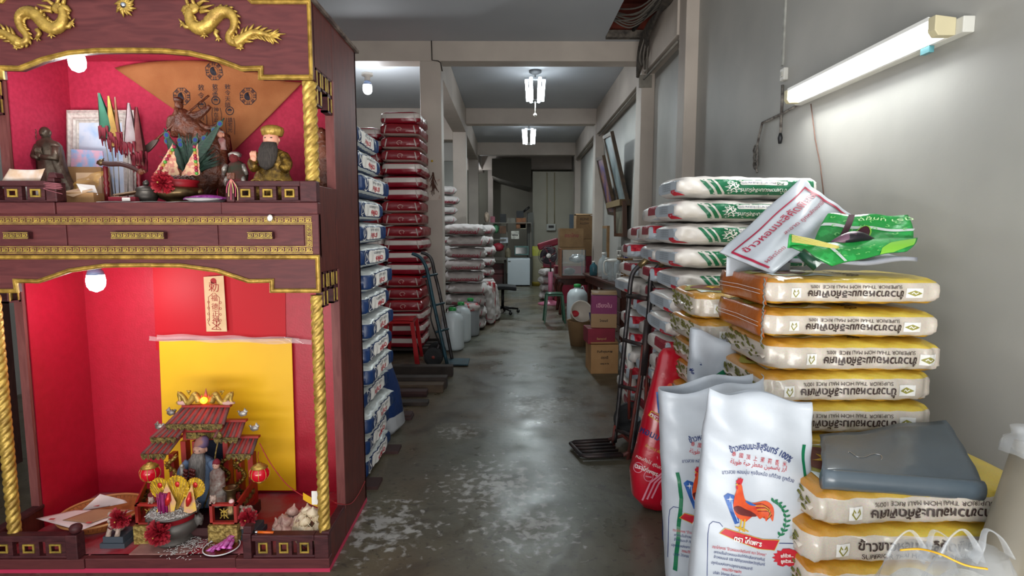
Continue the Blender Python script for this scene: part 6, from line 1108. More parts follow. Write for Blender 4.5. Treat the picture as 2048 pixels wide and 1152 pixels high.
    bn = [(448, 958), (472, 936), (560, 962), (640, 985), (716, 988), (694, 1034), (620, 1028), (540, 1000)]; put('red_banner', poly2d(bn), REDB, .002, 14); put('banner_edge', line2d(bn, 2.5, True), YEL, .003); T('ตรา ไก่เพชร', 572, 994, 34, WPR, .20, .03, 1.0, name='banner_lettering')
    st = [(746+(64 if i % 2 == 0 else 50)*cos(i*pi/14), 1068+(42 if i % 2 == 0 else 33)*sin(i*pi/14)) for i in range(28)]; put('red_burst', poly2d(st), REDB, .002, 14); T('แท้ด้วย...', 748, 1056, 20, WPR, -.05, .03, name='burst_lettering'); T('ถูกด้วย...', 748, 1082, 20, WPR, -.05, .03, name='burst_lettering')
    put('blue_frame', line2d([(392, 1150), (396, 960), (402, 920), (418, 906), (448, 912), (462, 930)], 3), BLUEPR); put('blue_frame', line2d([(716, 1004), (790, 1006), (818, 1014), (830, 1035), (832, 1152)], 3), BLUEPR)
    for i, s_ in enumerate(('ตราไก่เพชร "ข้าวหอมมะลิสุรินทร์ ตรา ไก่เพชร"', 'เพราะเป็นข้าวหอมมะลิแท้ที่คัดเลือกสายพันธุ์', 'ข้าวหอมมะลิ 105 ที่ดีที่สุดของจังหวัดสุรินทร์', 'ปลูกในแหล่งเพาะปลูกตามธรรมชาติ', 'กรรมวิธีการผลิต', 'บริษัท ไก่เพชร ที่สุดแห่งคุณภาพ')): T(s_, 530+(6 if i < 3 else -28), 1038+i*22, 17, REDB if i in (0, 4) else BLUEPR, .16, .006)
    return put, T
def arabic(words_):
    F_ = {'ا': ('ﺍ', 'ﺎ'), 'ر': ('ﺭ', 'ﺮ'), 'ز': ('ﺯ', 'ﺰ'), 'ة': ('ﺓ', 'ﺔ'), 'و': ('ﻭ', 'ﻮ'), 'ي': 'ﻱﻲﻳﻴ', 'س': 'ﺱﺲﺳﺴ', 'م': 'ﻡﻢﻣﻤ', 'ن': 'ﻥﻦﻧﻨ', 'ع': 'ﻉﻊﻋﻌ', 'ط': 'ﻁﻂﻃﻄ', 'ح': 'ﺡﺢﺣﺤ', 'ب': 'ﺏﺐﺑﺒ', 'ل': 'ﻝﻞﻟﻠ'}; out = []
    for w in words_.split():
        s_ = ''
        for i, c in enumerate(w):
            pj = i > 0 and len(F_[w[i-1]]) == 4; nj = i < len(w)-1 and len(F_[c]) == 4; s_ += F_[c][(1 if pj else 0)+(2 if nj else 0)]
        out.append(s_[::-1])
    return ' '.join(out[::-1])
AR = arabic('ارز ياسمين معطر حبة طويلة')
def side_stripe(body, root, Y, xs, m, n='side_stripe', off=.002):
    bb = bvh_of(body); L0 = Vector(root.location); decal(n, line2d([(x, y) for x, y in xs], 7), lambda x, y: P(x, y, Y)-L0-Vector((0, .25, 0)), m, body, bb, (0, 1, 0), off, 12)
t = thing('printed_rice_bag', 'tall white rooster-print bag, foremost of the open bags beside the yellow sacks', 'rice bag', (.73, 1.64, 0)); Y = 1.6
b = bag_body(((1434, 790), (1650, 817), (1398, 1160), (1650, 1160)), Y, .0, .15, .02, WOVEN, t, seed=3); put, T = rooster_print(b, t, Y)
side_stripe(b, t, Y, [(1630, 905), (1625, 960), (1629, 1040), (1627, 1140)], GRNP)
t = thing('printed_rice_bag', 'white rooster-print bag with open mouth, second of the standing bags, partly covered', 'rice bag', (.72, 2.0, 0)); Y = 1.92
b = bag_body(((1329, 795), (1543, 760), (1345, 1180), (1560, 1180)), Y, .0, .16, .12, WOVEN, t, seed=5); put, T = rooster_print(b, t, Y, dx=-193, dy=-55, sc=.93)
put('blue_line', line2d([(630, 1000), (660, 940), (690, 925)], 3), BLUEPR); side_stripe(b, t, Y, [(1358, 950), (1365, 1000), (1360, 1080), (1355, 1150)], GRNP)
t = thing('printed_rice_bag', 'white bag with a green corner print, rearmost of the standing open bags', 'rice bag', (.84, 2.34, 0)); Y = 2.26
b = bag_body(((1390, 664), (1498, 692), (1376, 1100), (1500, 1100)), Y, .0, .14, .07, WOVEN, t, seed=7); bb = bvh_of(b); L0 = Vector(t.location)
fz = lambda x, y: P(x, y, Y)-L0-Vector((0, .25, 0)); decal('green_print', poly2d([(1434, 752), (1473, 732), (1473, 740), (1456, 752)]), fz, GRNP, b, bb, (0, 1, 0), .002, 8); decal('green_print', poly2d([(1462, 752), (1473, 746), (1473, 752)]), fz, GRNP, b, bb, (0, 1, 0), .002, 8)
decal('lettering', move2d(([(x, -y) for x, y in text2d('100%', 13, .2)[0]], text2d('100%', 13, .2)[1]), 1381, 748, .1), fz, BLUEPR, b, bb, (0, 1, 0), .002, 8); decal('lettering', move2d(([(x, -y) for x, y in text2d('ข้าว', 13, .2)[0]], text2d('ข้าว', 13, .2)[1]), 1484, 745, .1), fz, BLACKP, b, bb, (0, 1, 0), .002, 8)
# blue-bottomed bag between
t = thing('blue_print_bag', 'blue and white bag squeezed low between the red bag and the rooster bags', 'rice bag', (.72, 2.5, 0)); mbb, _ = banded('blue_base_bag', (0, .7, [(0, '#1a3460'), (.3, '#c9cdd2')]), .4)
b = bag_body(((1345, 800), (1400, 800), (1333, 1085), (1400, 1085)), 2.42, .0, .12, .04, mbb, t, seed=8); bb = bvh_of(b); L0 = Vector(t.location)
fz = lambda x, y: P(x, y, 2.42)-L0-Vector((0, .25, 0)); decal('round_seal', disc2d(1347, 1045, 9, 14), fz, WPR, b, bb, (0, 1, 0), .002, 8); decal('blue_square', rect2d(1343, 1356, 962, 980), fz, BLUEPR, b, bb, (0, 1, 0), .002, 8)
for i in range(7): g = text2d('ข้าวหอม', 9); decal('lettering', move2d(([(x, -y) for x, y in g[0]], g[1]), 1350, 905+i*8, .1), fz, BLUEPR if i % 2 else REDB, b, bb, (0, 1, 0), .002, 8)
# red bag leaning on the green and white sacks
RBAG = mat('glossy_red_bag', '#c00f2a', .28, coat=.4, col2='#a80c22', scale=5, bump=.5, bscale=12); t = thing('red_rice_bag', 'glossy red rooster-print bag leaning beside the brown hand truck', 'rice bag', (.75, 2.8, 0)); Y = 2.72; mb = MB(); s = sz(Y)
lev = [(1022, 1290, 1342), (1000, 1270, 1350), (950, 1266, 1362), (900, 1280, 1370), (850, 1292, 1374), (800, 1303, 1378), (750, 1317, 1380), (715, 1326, 1378), (702, 1334, 1372)]
def rb(i, j):
    py, x0, x1 = lev[i]; a = 2*pi*j/40; u = .5+.5*(abs(cos(a))**.8)*(1 if cos(a) > 0 else -1); d = .17*(1-(i/8)**2)*(.6+.4*min(1, i/2))+.02; p = P(x0+(x1-x0)*u, py, Y); return p+Vector((0, .07+d*.5*(abs(sin(a))**.7)*(1 if sin(a) > 0 else -1)+.006*sin(i*2.1+9*u), 0))
mb.add([rb(i, j) for i in range(9) for j in range(40)], [(i*40+j, (i+1)*40+j, (i+1)*40+(j+1) % 40, i*40+(j+1) % 40) for i in range(8) for j in range(40)]+[tuple(range(40)), tuple(range(359, 319, -1))], True)
b = wb(mb, 'bag_body', RBAG, t); md = b.modifiers.new('s', 'SUBSURF'); md.levels = 0; md.render_levels = 0; bb = bvh_of(b); L0 = Vector(t.location); fz = lambda x, y: P(x, y, Y*.8)-L0
def pu(n, g, m, off=.002): decal(n, g, fz, m, b, bb, lambda p: p+L0-EY0, off, 8)
def tx(s_, x, y, size, m, rot=.45, bold=0): g = text2d(s_, size, bold*size); pu('lettering', move2d(([(a, -c) for a, c in g[0]], g[1]), x, y, rot), m, .003)
pu('blue_diamond', poly2d([(1312, 784), (1330, 782), (1336, 830), (1316, 826)]), DIA); pu('rooster_body', poly2d(smoothp([(1336, 768), (1345, 770), (1346, 800), (1350, 830), (1334, 835), (1326, 815), (1330, 790)], 3)), ROO, .0035); pu('banner', poly2d([(1298, 830), (1304, 822), (1352, 850), (1346, 864)]), REDP, .003); pu('banner_edge', line2d([(1298, 830), (1304, 822), (1352, 850), (1346, 864)], 1.5, True), YEL, .004)
tx('ตรา ไก่เพชร', 1325, 842, 12, WPR, .5, .03); tx('หอมมะลิ ช้าง', 1322, 878, 18, BLUEPR, .45, .02); tx('ข้าวสาร คัดพิเศษ', 1315, 902, 8, YEL); tx('หอมทั้งไร่ สุรินทร์', 1300, 925, 9, WPR, .45); tx('ตราไก่เพชร', 1293, 940, 11, WPR, .4, .02)
for x, y in ((1277, 935), (1297, 952), (1330, 1005)): pu('round_seal', merge2d(line2d([(x+9*cos(q_*.4), y+10*sin(q_*.4)) for q_ in range(16)], 1.4, True), line2d([(x-6, y), (x+6, y+2)], 2.5)), mat('pink_print', '#d9899a', .5), .003)
for k in range(3): pu('white_wave', line2d([(1285+k*9, 1000-k*2), (1300+k*9, 965), (1325+k*6, 945), (1345, 925)], 3.5), mat('pink_print'), .003)
# ================================================================ THINGS LYING ON THE YELLOW SACKS
t = thing('white_flat_bag', 'empty white bag with a crimson frame and lettering leaning on the green sacks', 'rice bag', P(1560, 480, 2.3)); mb = MB()
A, B, C, D = P(1603, 356, 2.42), P(1704, 432, 2.40), P(1545, 548, 2.05), P(1440, 504, 2.25)     # top, right, bottom, left corners
def wbag(u, v): return D.lerp(A, u).lerp(C.lerp(B, u), v)+Vector((0, -.05*sin(pi*v)*sin(pi*u)**.7+.006*sin(13*u+5*v)+.004*sin(21*v+3*u), .012*sin(pi*u)*sin(3*v)))
mb.grid(34, 24, wbag, thick=(.004, .022, -.003)); b = wb(mb, 'bag_body', WOVEN, t); L0 = Vector(t.location)
def uvp(g, n, m, off=.004): 
    g = tess(g, .04); decal(n, g, lambda x, y: wbag(x, y)-L0+Vector((-off*.2, -off, off*.4)), m, b)
PR2 = REDP; uvp(line2d([(.035, .17), (.035, .85)], .02), 'crimson_frame', PR2); uvp(line2d([(.035, .17), (.93, .15), (.95, .95)], .022), 'crimson_frame', PR2)
def uvt(s_, u, v, size, sx=.9, b_=.0): g = text2d(s_, 1, b_); g = move2d(([(x*size*sx, -y*size*1.35) for x, y in g[0]], g[1]), u, v); uvp(g, 'lettering', PR2)
uvt('ข้าวหอมมะลิคัดพิเศษ', .50, .32, .115, .9, .012); uvt('สะอาด ถูกหลักอนามัย', .66, .52, .075); uvt('ผลิตโดย', .17, .72, .07)
g = MB(); g.grid(12, 6, lambda u, v: D+Vector((.02+.24*u, -.02+.02*sin(5*u), -.02-.075*v+.02*u)), thick=(0, .003, 0)); wb(g, 'folded_edge', WOVEN, t)
GB = mat('bright_green_film', '#1c8a3a', .3, coat=.4, col2='#2aa04a', scale=18, contrast=(.52, .56), bump=.3, bscale=30); GBL = mat('lime_print', '#7fc23c', .35, coat=.3)
t = thing('green_plastic_bag', 'crumpled bright green printed plastic bag lying open on the topmost yellow sack', 'plastic bag', P(1700, 500, 2.1)); s = sz(2.1)
q = Q_(2.1)
def gb(u, v):   # back wall of the bag, standing
    a = q(1690-5*u, 425-0*u, -60).lerp(q(1845, 430, -40), u); c = q(1640, 490, -30).lerp(q(1828, 480, 0), u); return a.lerp(c, v)+Vector((0, .008*sin(9*u+4*v), .003*sin(14*u)))
b = wb(MB().grid(22, 12, gb, thick=(0, .003, 0)), 'bag_back', GB, t); L0 = Vector(t.location)
def gd(par, f, g, m, n, off=.004): decal(n, tess(g, .06), lambda x, y: f(x, y)-L0+Vector((0, -off, 0)), m, par)
gd(b, gb, line2d([(.0, .35), (1, .62)], .09), mat('silver_strip', '#b9c2bd', .35), 'silver_strip'); gd(b, gb, line2d([(.3, .0), (.25, .9)], .07), mat('maroon_print', '#3c1422', .4), 'maroon_band', .006); gd(b, gb, disc2d(.48, .68, .09, .26), mat('maroon_print'), 'oval_mark', .006); gd(b, gb, line2d([(.48+.09*cos(k*.4), .68+.26*sin(k*.4)) for k in range(16)], .015, True), GBL, 'oval_edge', .008)
gt = text2d('ตรา นกยูง', .16); gd(b, gb, move2d(([(-x, y) for x, y in gt[0]], gt[1]), .70, .18), mat('pale_green_print', '#bfe3a8', .4), 'lettering', .006)
def scroll(x, y, r, k): return line2d([(x+r*(1-.1*i)*cos(i*.6+k), y+r*1.7*(1-.1*i)*sin(i*.6+k)) for i in range(8)], .016)
for i in range(16): gd(b, gb, scroll(.08+.06*i, .12+.7*((i*7) % 5)/5, .035, i), mat('pale_scroll_print', '#6fbf6a', .4), 'scroll_print', .005)
def gf(u, v):   # folded front flap
    a = q(1565, 492, 34).lerp(q(1830, 474, 8), u); c = q(1632, 528, 60).lerp(q(1790, 500, 36), u); return a.lerp(c, v)+Vector((0, -.012*sin(pi*v), .005*sin(pi*u)+.002*sin(11*u)))
f = wb(MB().grid(24, 8, gf, thick=(0, .006, -.003)), 'bag_front', GB, t)
gd(f, gf, poly2d([(.62, .98), (.66, .6), (.76, .3), (.98, .05), (.98, .5), (.8, .98)]), GBL, 'lime_patch'); gd(f, gf, line2d([(.26, .05), (.18, .95)], .035), mat('silver_strip'), 'silver_strip')
for i in range(12): gd(f, gf, scroll(.22+.04*i, .5+.2*sin(i*2), .028, i*1.3), mat('pale_scroll_print'), 'scroll_print', .005)
wb(MB().grid(12, 6, lambda u, v: q(1562+70*u, 468+24*v+24*u, 36-8*v)+Vector((0, .006*sin(9*u), .004*sin(12*u+5*v))), thick=(0, .004, -.002)), 'crumpled_corner', GB, t)
for i in range(6): wb(MB().tube(smooth_path([q(1562, 470+i*2.5, 44), q(1600, 478+i*2, 46), q(1655, 492+i, 40)]), .0018, 5), 'straw', mat('pale_straw', '#c9c06a', .7), t)
t = thing('dark_purple_bundle', 'small mauve and black rolled bag tucked inside the green plastic bag', 'bag roll', q(1700, 480, 10)); wb(MB().tube(smooth_path([q(1655, 488, 14), q(1680, 478, 16), q(1705, 474, 14), q(1735, 480, 8), q(1758, 484, 4)]), [s*(6+9*sin(pi*min(1, i/20))) for i in range(25)], 12, flat=(1, .8)), 'roll', mat('mauve_black_print', '#6b4a5c', .4, col2='#17141c', scale=14, contrast=(.48, .52)), t)
t = thing('grey_folded_sack', 'folded grey and white empty sack with a rolled green end under the green bag', 'folded sack', q(1700, 515, 0)); wb(MB().grid(24, 8, lambda u, v: q(1595+205*u, 520-6*u*(1-v)-14*v*u, 50-90*v)+Vector((0, 0, .006*sin(9*u+3*v))), thick=(0, 0, -.014)), 'folded_cloth', mat('greyish_woven', '#a9abb2', .5, col2='#8f929a', scale=7, bump=.4, bscale=14), t)
wb(MB().tube([q(1578, 503, 46), q(1602, 530, 62)], s*13, 16, flat=(1, .8)), 'rolled_end', mat('dark_green_roll', '#0e3a28', .4, col2='#c9d2cc', scale=16, contrast=(.56, .6)), t)
# grey bundle of folded plastic bags with a wire hook
GRY = mat('grey_plastic_bundle', '#56626b', .3, col2='#4c5861', scale=4, bump=.35, bscale=9, coat=.3); Y = 1.55; s = sz(Y); t = thing('grey_bag_bundle', 'thick shiny grey bundle of folded plastic bags on the low yellow stack', 'bag bundle', P(1800, 950, 1.7))
def gq(u, v, lift): 
    a = P(1645, 938, 1.56).lerp(P(1965, 962, 1.54), u); bk = P(1640, 868, 1.84).lerp(P(1893, 838, 1.93), u); return a.lerp(bk, v)+Vector((0, 0, lift))
mb = MB()
for k in range(7): mb.grid(26, 12, lambda u, v: gq(u, v, -.003-k*.0075)+Vector((.004*k, -.006*sin(k*1.3)+.003*sin(20*v), .004*sin(7*u+3*v)+.003*sin(13*u)-.012*(1-v)**6)), thick=(0, 0, -.005))
gbody = wb(mb, 'folded_layers', GRY, t); gt_ = t
mb = MB(); mb.tube([gq(u/12, 0, -.028)+Vector((0, -.002, 0)) for u in range(13)], .029, 14, flat=(.62, 1)); wb(mb, 'folded_edge', GRY, t)
t = thing('wire_hook', 'thin S-shaped metal hook lying on the grey bundle', 'hook', P(1730, 912, 1.62)); hk = [(1697, 905), (1699, 903), (1706, 908), (1716, 914), (1730, 914), (1742, 909), (1752, 908), (1762, 911), (1764, 917), (1762, 920)]
gbv = bvh_of(gbody); gl = Vector(gt_.location); E0 = Vector((0, 0, EYE))
def onb(x, y):
    d = Vector(ray(x, y)).normalized(); h = gbv.ray_cast(E0-gl, d); return (h[0]+gl-d*.003) if h[0] else P(x, y, 1.6)
wb(MB().tube(smooth_path([onb(x, y) for x, y in hk]), .0014, 6), 'wire', mat('chrome'), t)
# clear plastic carrier bags at the bottom
CLR = mat('clear_carrier', '#cfd3d6', .2, alpha=.3, spec=.8, bump=.4, bscale=25); FILL = mat('pale_rice_fill', '#d6d2c6', .8, col2='#c9c3b2', scale=200)
def carrier(label, cx, Y, top, w, lean):
    s = sz(Y); q = Q_(Y); t = thing('plastic_carrier_bag', label, 'plastic bag', (P(cx, 1100, Y).x, Y, .0)); mb = MB(); z0 = P(cx, 1290, Y).z
    bx = P(cx, 1150, Y).x; zs = P(cx, 1110, Y).z; zb = zs-.30
    mb.loft([(zb, bx, Y, w*.9, .07), (zb+.1, bx, Y, w, .1), (zb+.2, bx, Y, w*.98, .095), (zs-.03, bx+lean, Y, w*.8, .07), (zs+.01, bx+lean, Y, w*.6, .05)], 40, lambda a, tt: 1+.05*sin(11*a+5*tt)+.04*sin(5*a-8*tt)); wb(mb, 'bag_film', CLR, t)
    wb(MB().loft([(zb+.005, bx, Y, w*.85, .065), (zb+.1, bx, Y, w*.94, .09), (zs-.1, bx, Y, w*.88, .08), (zs-.06, bx, Y, w*.5, .05)], 24, folds(5, .04, 3)), 'contents', FILL, t)
    for d in (-1, 1):
        a = P(cx+d*70, 1112, Y)+Vector((lean, 0, 0)); tp = P(cx+d*22, top, Y)+Vector((lean, 0, 0)); c = P(cx-d*6, 1118, Y)+Vector((lean, 0, 0)); m = MB()
        pth = smooth_path([a, a.lerp(tp, .55)+Vector((d*.006, 0, .01)), tp, tp.lerp(c, .5)+Vector((-d*.004, -.01, .0)), c], 5); m.tube(pth, [.014-.008*sin(pi*i/20) for i in range(21)], 10, flat=(1, .3)); wb(m, 'handle', CLR, t)
    return t
carrier('clear plastic carrier bag of pale goods, nearer the rooster bags', 1845, 1.22, 1062, .085, 0); carrier('clear plastic carrier bag of pale goods, nearer the rolled mat', 1950, 1.14, 1060, .085, 0)
for i, (x, Y_) in enumerate(((.80, 1.22), (.90, 1.14))): pass
t = thing('low_stool', 'low wooden stool under the two clear carrier bags', 'stool', (.93, 1.17, 0)); zt_s = P(1845, 1110, 1.22).z-.30-.003; wb(MB().box(.74, 1.12, 1.04, 1.34, zt_s-.03, zt_s), 'seat', CARD, t)
for x in (.77, 1.09):
    for y in (1.07, 1.31): wb(MB().box(x-.015, x+.015, y-.015, y+.015, 0, zt_s-.03), 'leg', CARD, t)
t = thing('yellow_tie_string', 'thin yellow plastic tie lying across the clear carrier bags', 'string', P(1860, 1090, 1.13)); wb(MB().tube(smooth_path([P(1800, 1100, 1.12), P(1840, 1098, 1.1), P(1880, 1108, 1.07), P(1930, 1130, 1.05), P(1975, 1138, 1.04)]), .0022, 5), 'tie', mat('yellow_plastic'), t)
t = thing('rolled_mat', 'tall rolled beige mat standing against the grey wall, capped with white plastic', 'rolled mat', (1.33, 1.42, 0)); a, c = P(2015, 905, 1.45), P(1975, 1150, 1.35); d = (c-a)/(a.z-c.z); ft = a+d*(a.z-.01)
wb(MB().tube([(1.20, 1.45, .01), (1.405, 1.45, .83)], .062, 24), 'roll', mat('beige_vinyl', '#8d8574', .35, col2='#7a7264', scale=3, bump=.2, bscale=8), t)
wb(MB().loft([(P(2045, 920, 1.4).z, P(2062, 905, 1.45).x, 1.45, .066, .066), (P(2045, 900, 1.4).z, P(2060, 905, 1.45).x, 1.45, .06, .06), (P(2045, 885, 1.4).z, P(2052, 905, 1.45).x, 1.45, .03, .03), (P(2045, 868, 1.4).z, P(2048, 905, 1.45).x, 1.45, .034, .03)], 20, folds(7, .12, 4)), 'plastic_cap', CLR, t)
# ================================================================ HAND TRUCKS
IRON = mat('worn_steel_tube', '#4d4a4b', .4, .6, col2='#2f2c2d', scale=14); RUST = mat('red_rusty_frame', '#7a2a1e', .6, .2, col2='#4a2a26', scale=9); DARKI = mat('dark_iron', '#2e2a2c', .5, .4, col2='#42302c', scale=12); TYRE = mat('rubber_tyre', '#1d1d1f', .75); GRIP = mat('brass_grip', '#8a7650', .3, .7, col2='#6a5a40', scale=10)
def wheel(parent, c, r, w, axis, hub):
    T = Matrix.Translation(c) @ (Matrix.Rotation(pi/2, 4, 'X') if axis == 'y' else Matrix.Rotation(pi/2, 4, 'Y'))
    m = MB(); m.T = T; m.lathe([(r*.68, -w*.4), (r*.92, -w/2), (r, -w*.3), (r, w*.3), (r*.92, w/2), (r*.68, w*.4)], 32); m.v = m.v; o = m.build('tyre', TYRE, parent)
    h = MB(); h.T = T; h.lathe([(r*.12, -w*.6), (r*.14, -w*.55), (r*.2, -w*.3), (r*.66, -w*.2), (r*.68, -w*.25), (r*.68, w*.25), (r*.66, w*.2), (r*.2, w*.3), (r*.14, w*.55)], 24)
    for k in range(5): h.tube([(r*.15*cos(k*1.257), r*.15*sin(k*1.257), -w*.42), (r*.66*cos(k*1.257), r*.66*sin(k*1.257), -w*.38)], r*.06, 6)
    h.build('wheel_hub', hub, parent)
# brown hand truck by the green sacks, measured from the photo: plate on the floor, two rails leaning back to the wall
t = thing('hand_truck', 'brown and steel two-wheeled hand truck with curved handles leaning by the green sacks', 'hand truck', (.66, 3.55, 0)); WB = lambda m, n, mm: wb(m, n, mm, t)
Yn, Yf = 3.42, 3.64
def rail(Y, pts, name='rail'):
    ps = [P(x, y, Y) for x, y in pts]; wb(MB().tube(smooth_path(ps, 5), .0155, 10), name, IRON, t); return ps
rn = rail(Yn, [(1262, 905), (1272, 830), (1284, 740), (1298, 620), (1301, 560), (1310, 540), (1330, 524)]); rf = rail(Yf, [(1229, 884), (1238, 800), (1247, 710), (1257, 610), (1262, 560), (1270, 540), (1288, 524)])
for Y, a in ((Yn, [(1318, 532), (1334, 521), (1352, 513)]), (Yf, [(1278, 533), (1292, 521), (1310, 512)])): wb(MB().tube([P(*p, Y) for p in a], .019, 12), 'grip', GRIP, t)
wb(MB().tube([P(1257, 918, Yn), P(1268, 840, Yn), P(1282, 745, Yn), P(1288, 690, Yn)], .024, 6, flat=(1, .5)), 'frame_channel', RUST, t); wb(MB().tube([P(1226, 890, Yf), P(1232, 850, Yf)], .022, 6, flat=(1, .5)), 'frame_channel', RUST, t)
wb(MB().tube([P(1285, 750, Yn), P(1296, 640, Yn)], .026, 4), 'channel_iron', DARKI, t)
for y0, y1, r in ((592, 597, .015), (680, 690, .013), (772, 780, .013), (860, 870, .012)):
    f = (y0-512)/390; x0 = 1263-36*f; x1 = 1302-42*f; wb(MB().tube([P(x0, y0, Yf), P(x1, y1, Yn)], r, 8), 'cross_bar', DARKI, t)
pz = .03; a, b, c_, d = PZ(1262, 922, pz), PZ(1236, 885, pz), PZ(1150, 886, pz), PZ(1165, 922, pz)
a = Vector((.70, 3.40, pz)); b = Vector((.655, 3.66, pz)); c_ = Vector((.40, 3.63, pz)); d = Vector((.445, 3.38, pz))
wb(MB().tube([b, c_+Vector((.03, 0, 0)), c_+Vector((0, -.03, 0)), d+Vector((0, .03, 0)), d+Vector((.03, 0, 0)), a], .012, 8), 'toe_plate_rim', DARKI, t)
for k in range(5): u = (k+.5)/5; wb(MB().tube([b.lerp(a, u), c_.lerp(d, u)], .009, 6), 'toe_plate_bar', DARKI, t)
wb(MB().tube([a, a+Vector((.09, .03, .03)), b+Vector((.1, 0, .03)), b], .012, 8), 'axle_frame', RUST, t)
for Y, x, y in ((Yn+.04, 1296, 875), (Yf+.10, 1262, 838)): c = P(x, y, Y); c.z = max(.118, c.z); wheel(t, c-Vector(t.location), .115, .05, 'y', DARKI)
wb(MB().tube([P(1262, 838, Yf+.1), P(1296, 875, Yn+.04)], .011, 8), 'axle', DARKI, t)
for Y, x0, y0, x1, y1 in ((Yn+.04, 1290, 870, 1298, 690), (Yf+.06, 1258, 838, 1262, 740)): wb(MB().tube([P(x0, y0, Y), P((x0+x1)/2-2, (y0+y1)/2, Y), P(x1, y1, Y)], .010, 8), 'brace', RUST, t)
wb(MB().tube([P(1300, 560, Yn), P(1312, 580, Yn+.02), P(1306, 640, Yn+.02), P(1302, 720, Yn+.02), P(1297, 800, Yn+.02)], .004, 5), 'cable', BLACKP, t)
t = thing('white_pipe', 'white plastic pipe leaning upright behind the brown hand truck', 'pipe', (.9, 3.9, 0)); wb(MB().tube([P(1266, 772, 3.86), P(1258, 700, 3.9), P(1254, 655, 3.92)], [.026, .024, .008], 12), 'pipe', WHITEP, t)
# blue-green hand truck against the pillar
BG = mat('blue_green_frame', '#1f4a58', .45, .2, col2='#17323c', scale=12); t = thing('hand_truck', 'blue-green hand truck standing upright in front of the cream pillar', 'hand truck', (-.74, 5.9, 0)); Ya, Yb = 5.86, 6.1
for Y, pts in ((Ya, [(895, 732), (880, 665), (866, 600), (855, 545), (848, 525), (838, 513), (824, 507)]), (Yb, [(905, 722), (893, 660), (880, 590), (869, 545), (864, 522), (856, 510), (842, 505)])): wb(MB().tube(smooth_path([P(*p, Y) for p in pts], 5), .018, 10), 'rail', BG if Y == Ya else IRON, t)
for y, x0, x1 in ((552, 846, 874), (610, 862, 888), (662, 872, 896)): wb(MB().tube([P(x0, y+2, Ya), P(x1, y-4, Yb)], .013, 8), 'cross_bar', BG, t)
wb(MB().tube(smooth_path([P(852, 560, Ya-.03), P(863, 610, Ya-.06), P(862, 640, Ya-.08), P(880, 690, Ya-.04)]), .008, 6), 'cable', BLACKP, t)
wb(MB().box(-.66, -.42, 5.84, 6.12, .012, .024), 'toe_plate', BG, t)
for Y, x, y in ((Ya-.02, 867, 718), (Yb+.06, 874, 708)): c = P(x, y, Y); c.z = .10; wheel(t, c-Vector(t.location), .098, .05, 'y', mat('red_hub', '#7a2e26', .6))
wb(MB().tube([P(867, 718, Ya), P(882, 680, Ya)], .012, 8), 'brace', IRON, t)
# ================================================================ LEFT SIDE THINGS ON THE FLOOR
def stool(label, x, y, h, w, m, n=2, cat='stool'):
    t = thing('plastic_stool', label, cat, (x, y, 0))
    for k in range(n):
        dz = -k*.03; s_ = MB(); s_.grid(8, 8, lambda u, v: Vector(((u-.5)*w*.72, (v-.5)*w*.72, h+dz-.012*((2*u-1)**4+(2*v-1)**4))), thick=(0, 0, -.012)); s_.box(-w*.36, w*.36, -w*.36, -w*.345, h+dz-.05, h+dz-.006).box(-w*.36, w*.36, w*.345, w*.36, h+dz-.05, h+dz-.006).box(-w*.36, -w*.345, -w*.36, w*.36, h+dz-.05, h+dz-.006).box(w*.345, w*.36, -w*.36, w*.36, h+dz-.05, h+dz-.006); s_.build('seat', m, t, bevel=.004) if k == 0 else None
        for sx_ in (-1, 1):
            for sy_ in (-1, 1):
                if k and sy_ > 0: continue
                MB().add([(sx_*w*.34+q[0]*w*.05, sy_*w*.34+q[1]*w*.05, h+dz-.03) for q in ((-1, -1), (1, -1), (1, 1), (-1, 1))]+[(sx_*w*(.46+.05*k)+q[0]*w*.04, sy_*w*(.46+.03*k)+q[1]*w*.04, k*.03*0) for q in ((-1, -1), (1, -1), (1, 1), (-1, 1))], [(0, 1, 2, 3), (7, 6, 5, 4), (0, 4, 5, 1), (1, 5, 6, 2), (2, 6, 7, 3), (3, 7, 4, 0)]).build('leg', m, t, bevel=.003)
    return t
stool('nested red plastic stools standing before the red sack stack', -1.155, 6.15, .47, .40, mat('red_plastic', '#a8141c', .3, coat=.3), 2); stool('green plastic stool beside the big white jug', .70, 8.75, .46, .34, mat('green_plastic', '#0f5238', .3, coat=.3), 1)
PLK = [mat('dark_plank', '#2e2622', .8, col2='#3b302a', scale=8), mat('brown_plank', '#5c4a38', .8, col2='#4a3a2c', scale=8, stretch=(1, 6, 1)), mat('maroon_plank', '#3f2624', .8)]
for i, (px0, px1, py, z, m, lb) in enumerate(((786, 905, 733, .10, 0, 'dark plank end lying nearest the red stools'), (786, 893, 755, .10, 0, 'dark plank lying before the blue-green hand truck'), (784, 886, 770, .07, 1, 'pale brown plank protruding farthest toward the aisle'), (784, 853, 783, .05, 2, 'reddish brown plank in the middle of the loose planks'), (784, 855, 805, .03, 0, 'black plank nearest the street of the loose planks'), (780, 822, 830, .03, 2, 'short brown board by the foot of the blue and white sacks'))):
    a, b = PZ(px0, py, z), PZ(px1, py, z); w = .10 if i != 2 else .12; t = thing('wooden_plank', lb, 'plank', (a.x, a.y, 0), group='loose planks on the floor'); wb(MB().box(a.x-(.5 if i < 5 else .1), b.x, a.y, a.y+w, 0, z), 'plank_board', PLK[m], t, bevel=.003)
t = thing('wooden_pallet', 'low dark wooden pallet under the red sack stacks', 'pallet', (-1.4, 6.6, 0)); pm = MB()
for k in range(5): wb(MB().box(-1.95, -.86, 6.42+k*.17, 6.53+k*.17, .045, .068), 'deck_board', PLK[0], t)
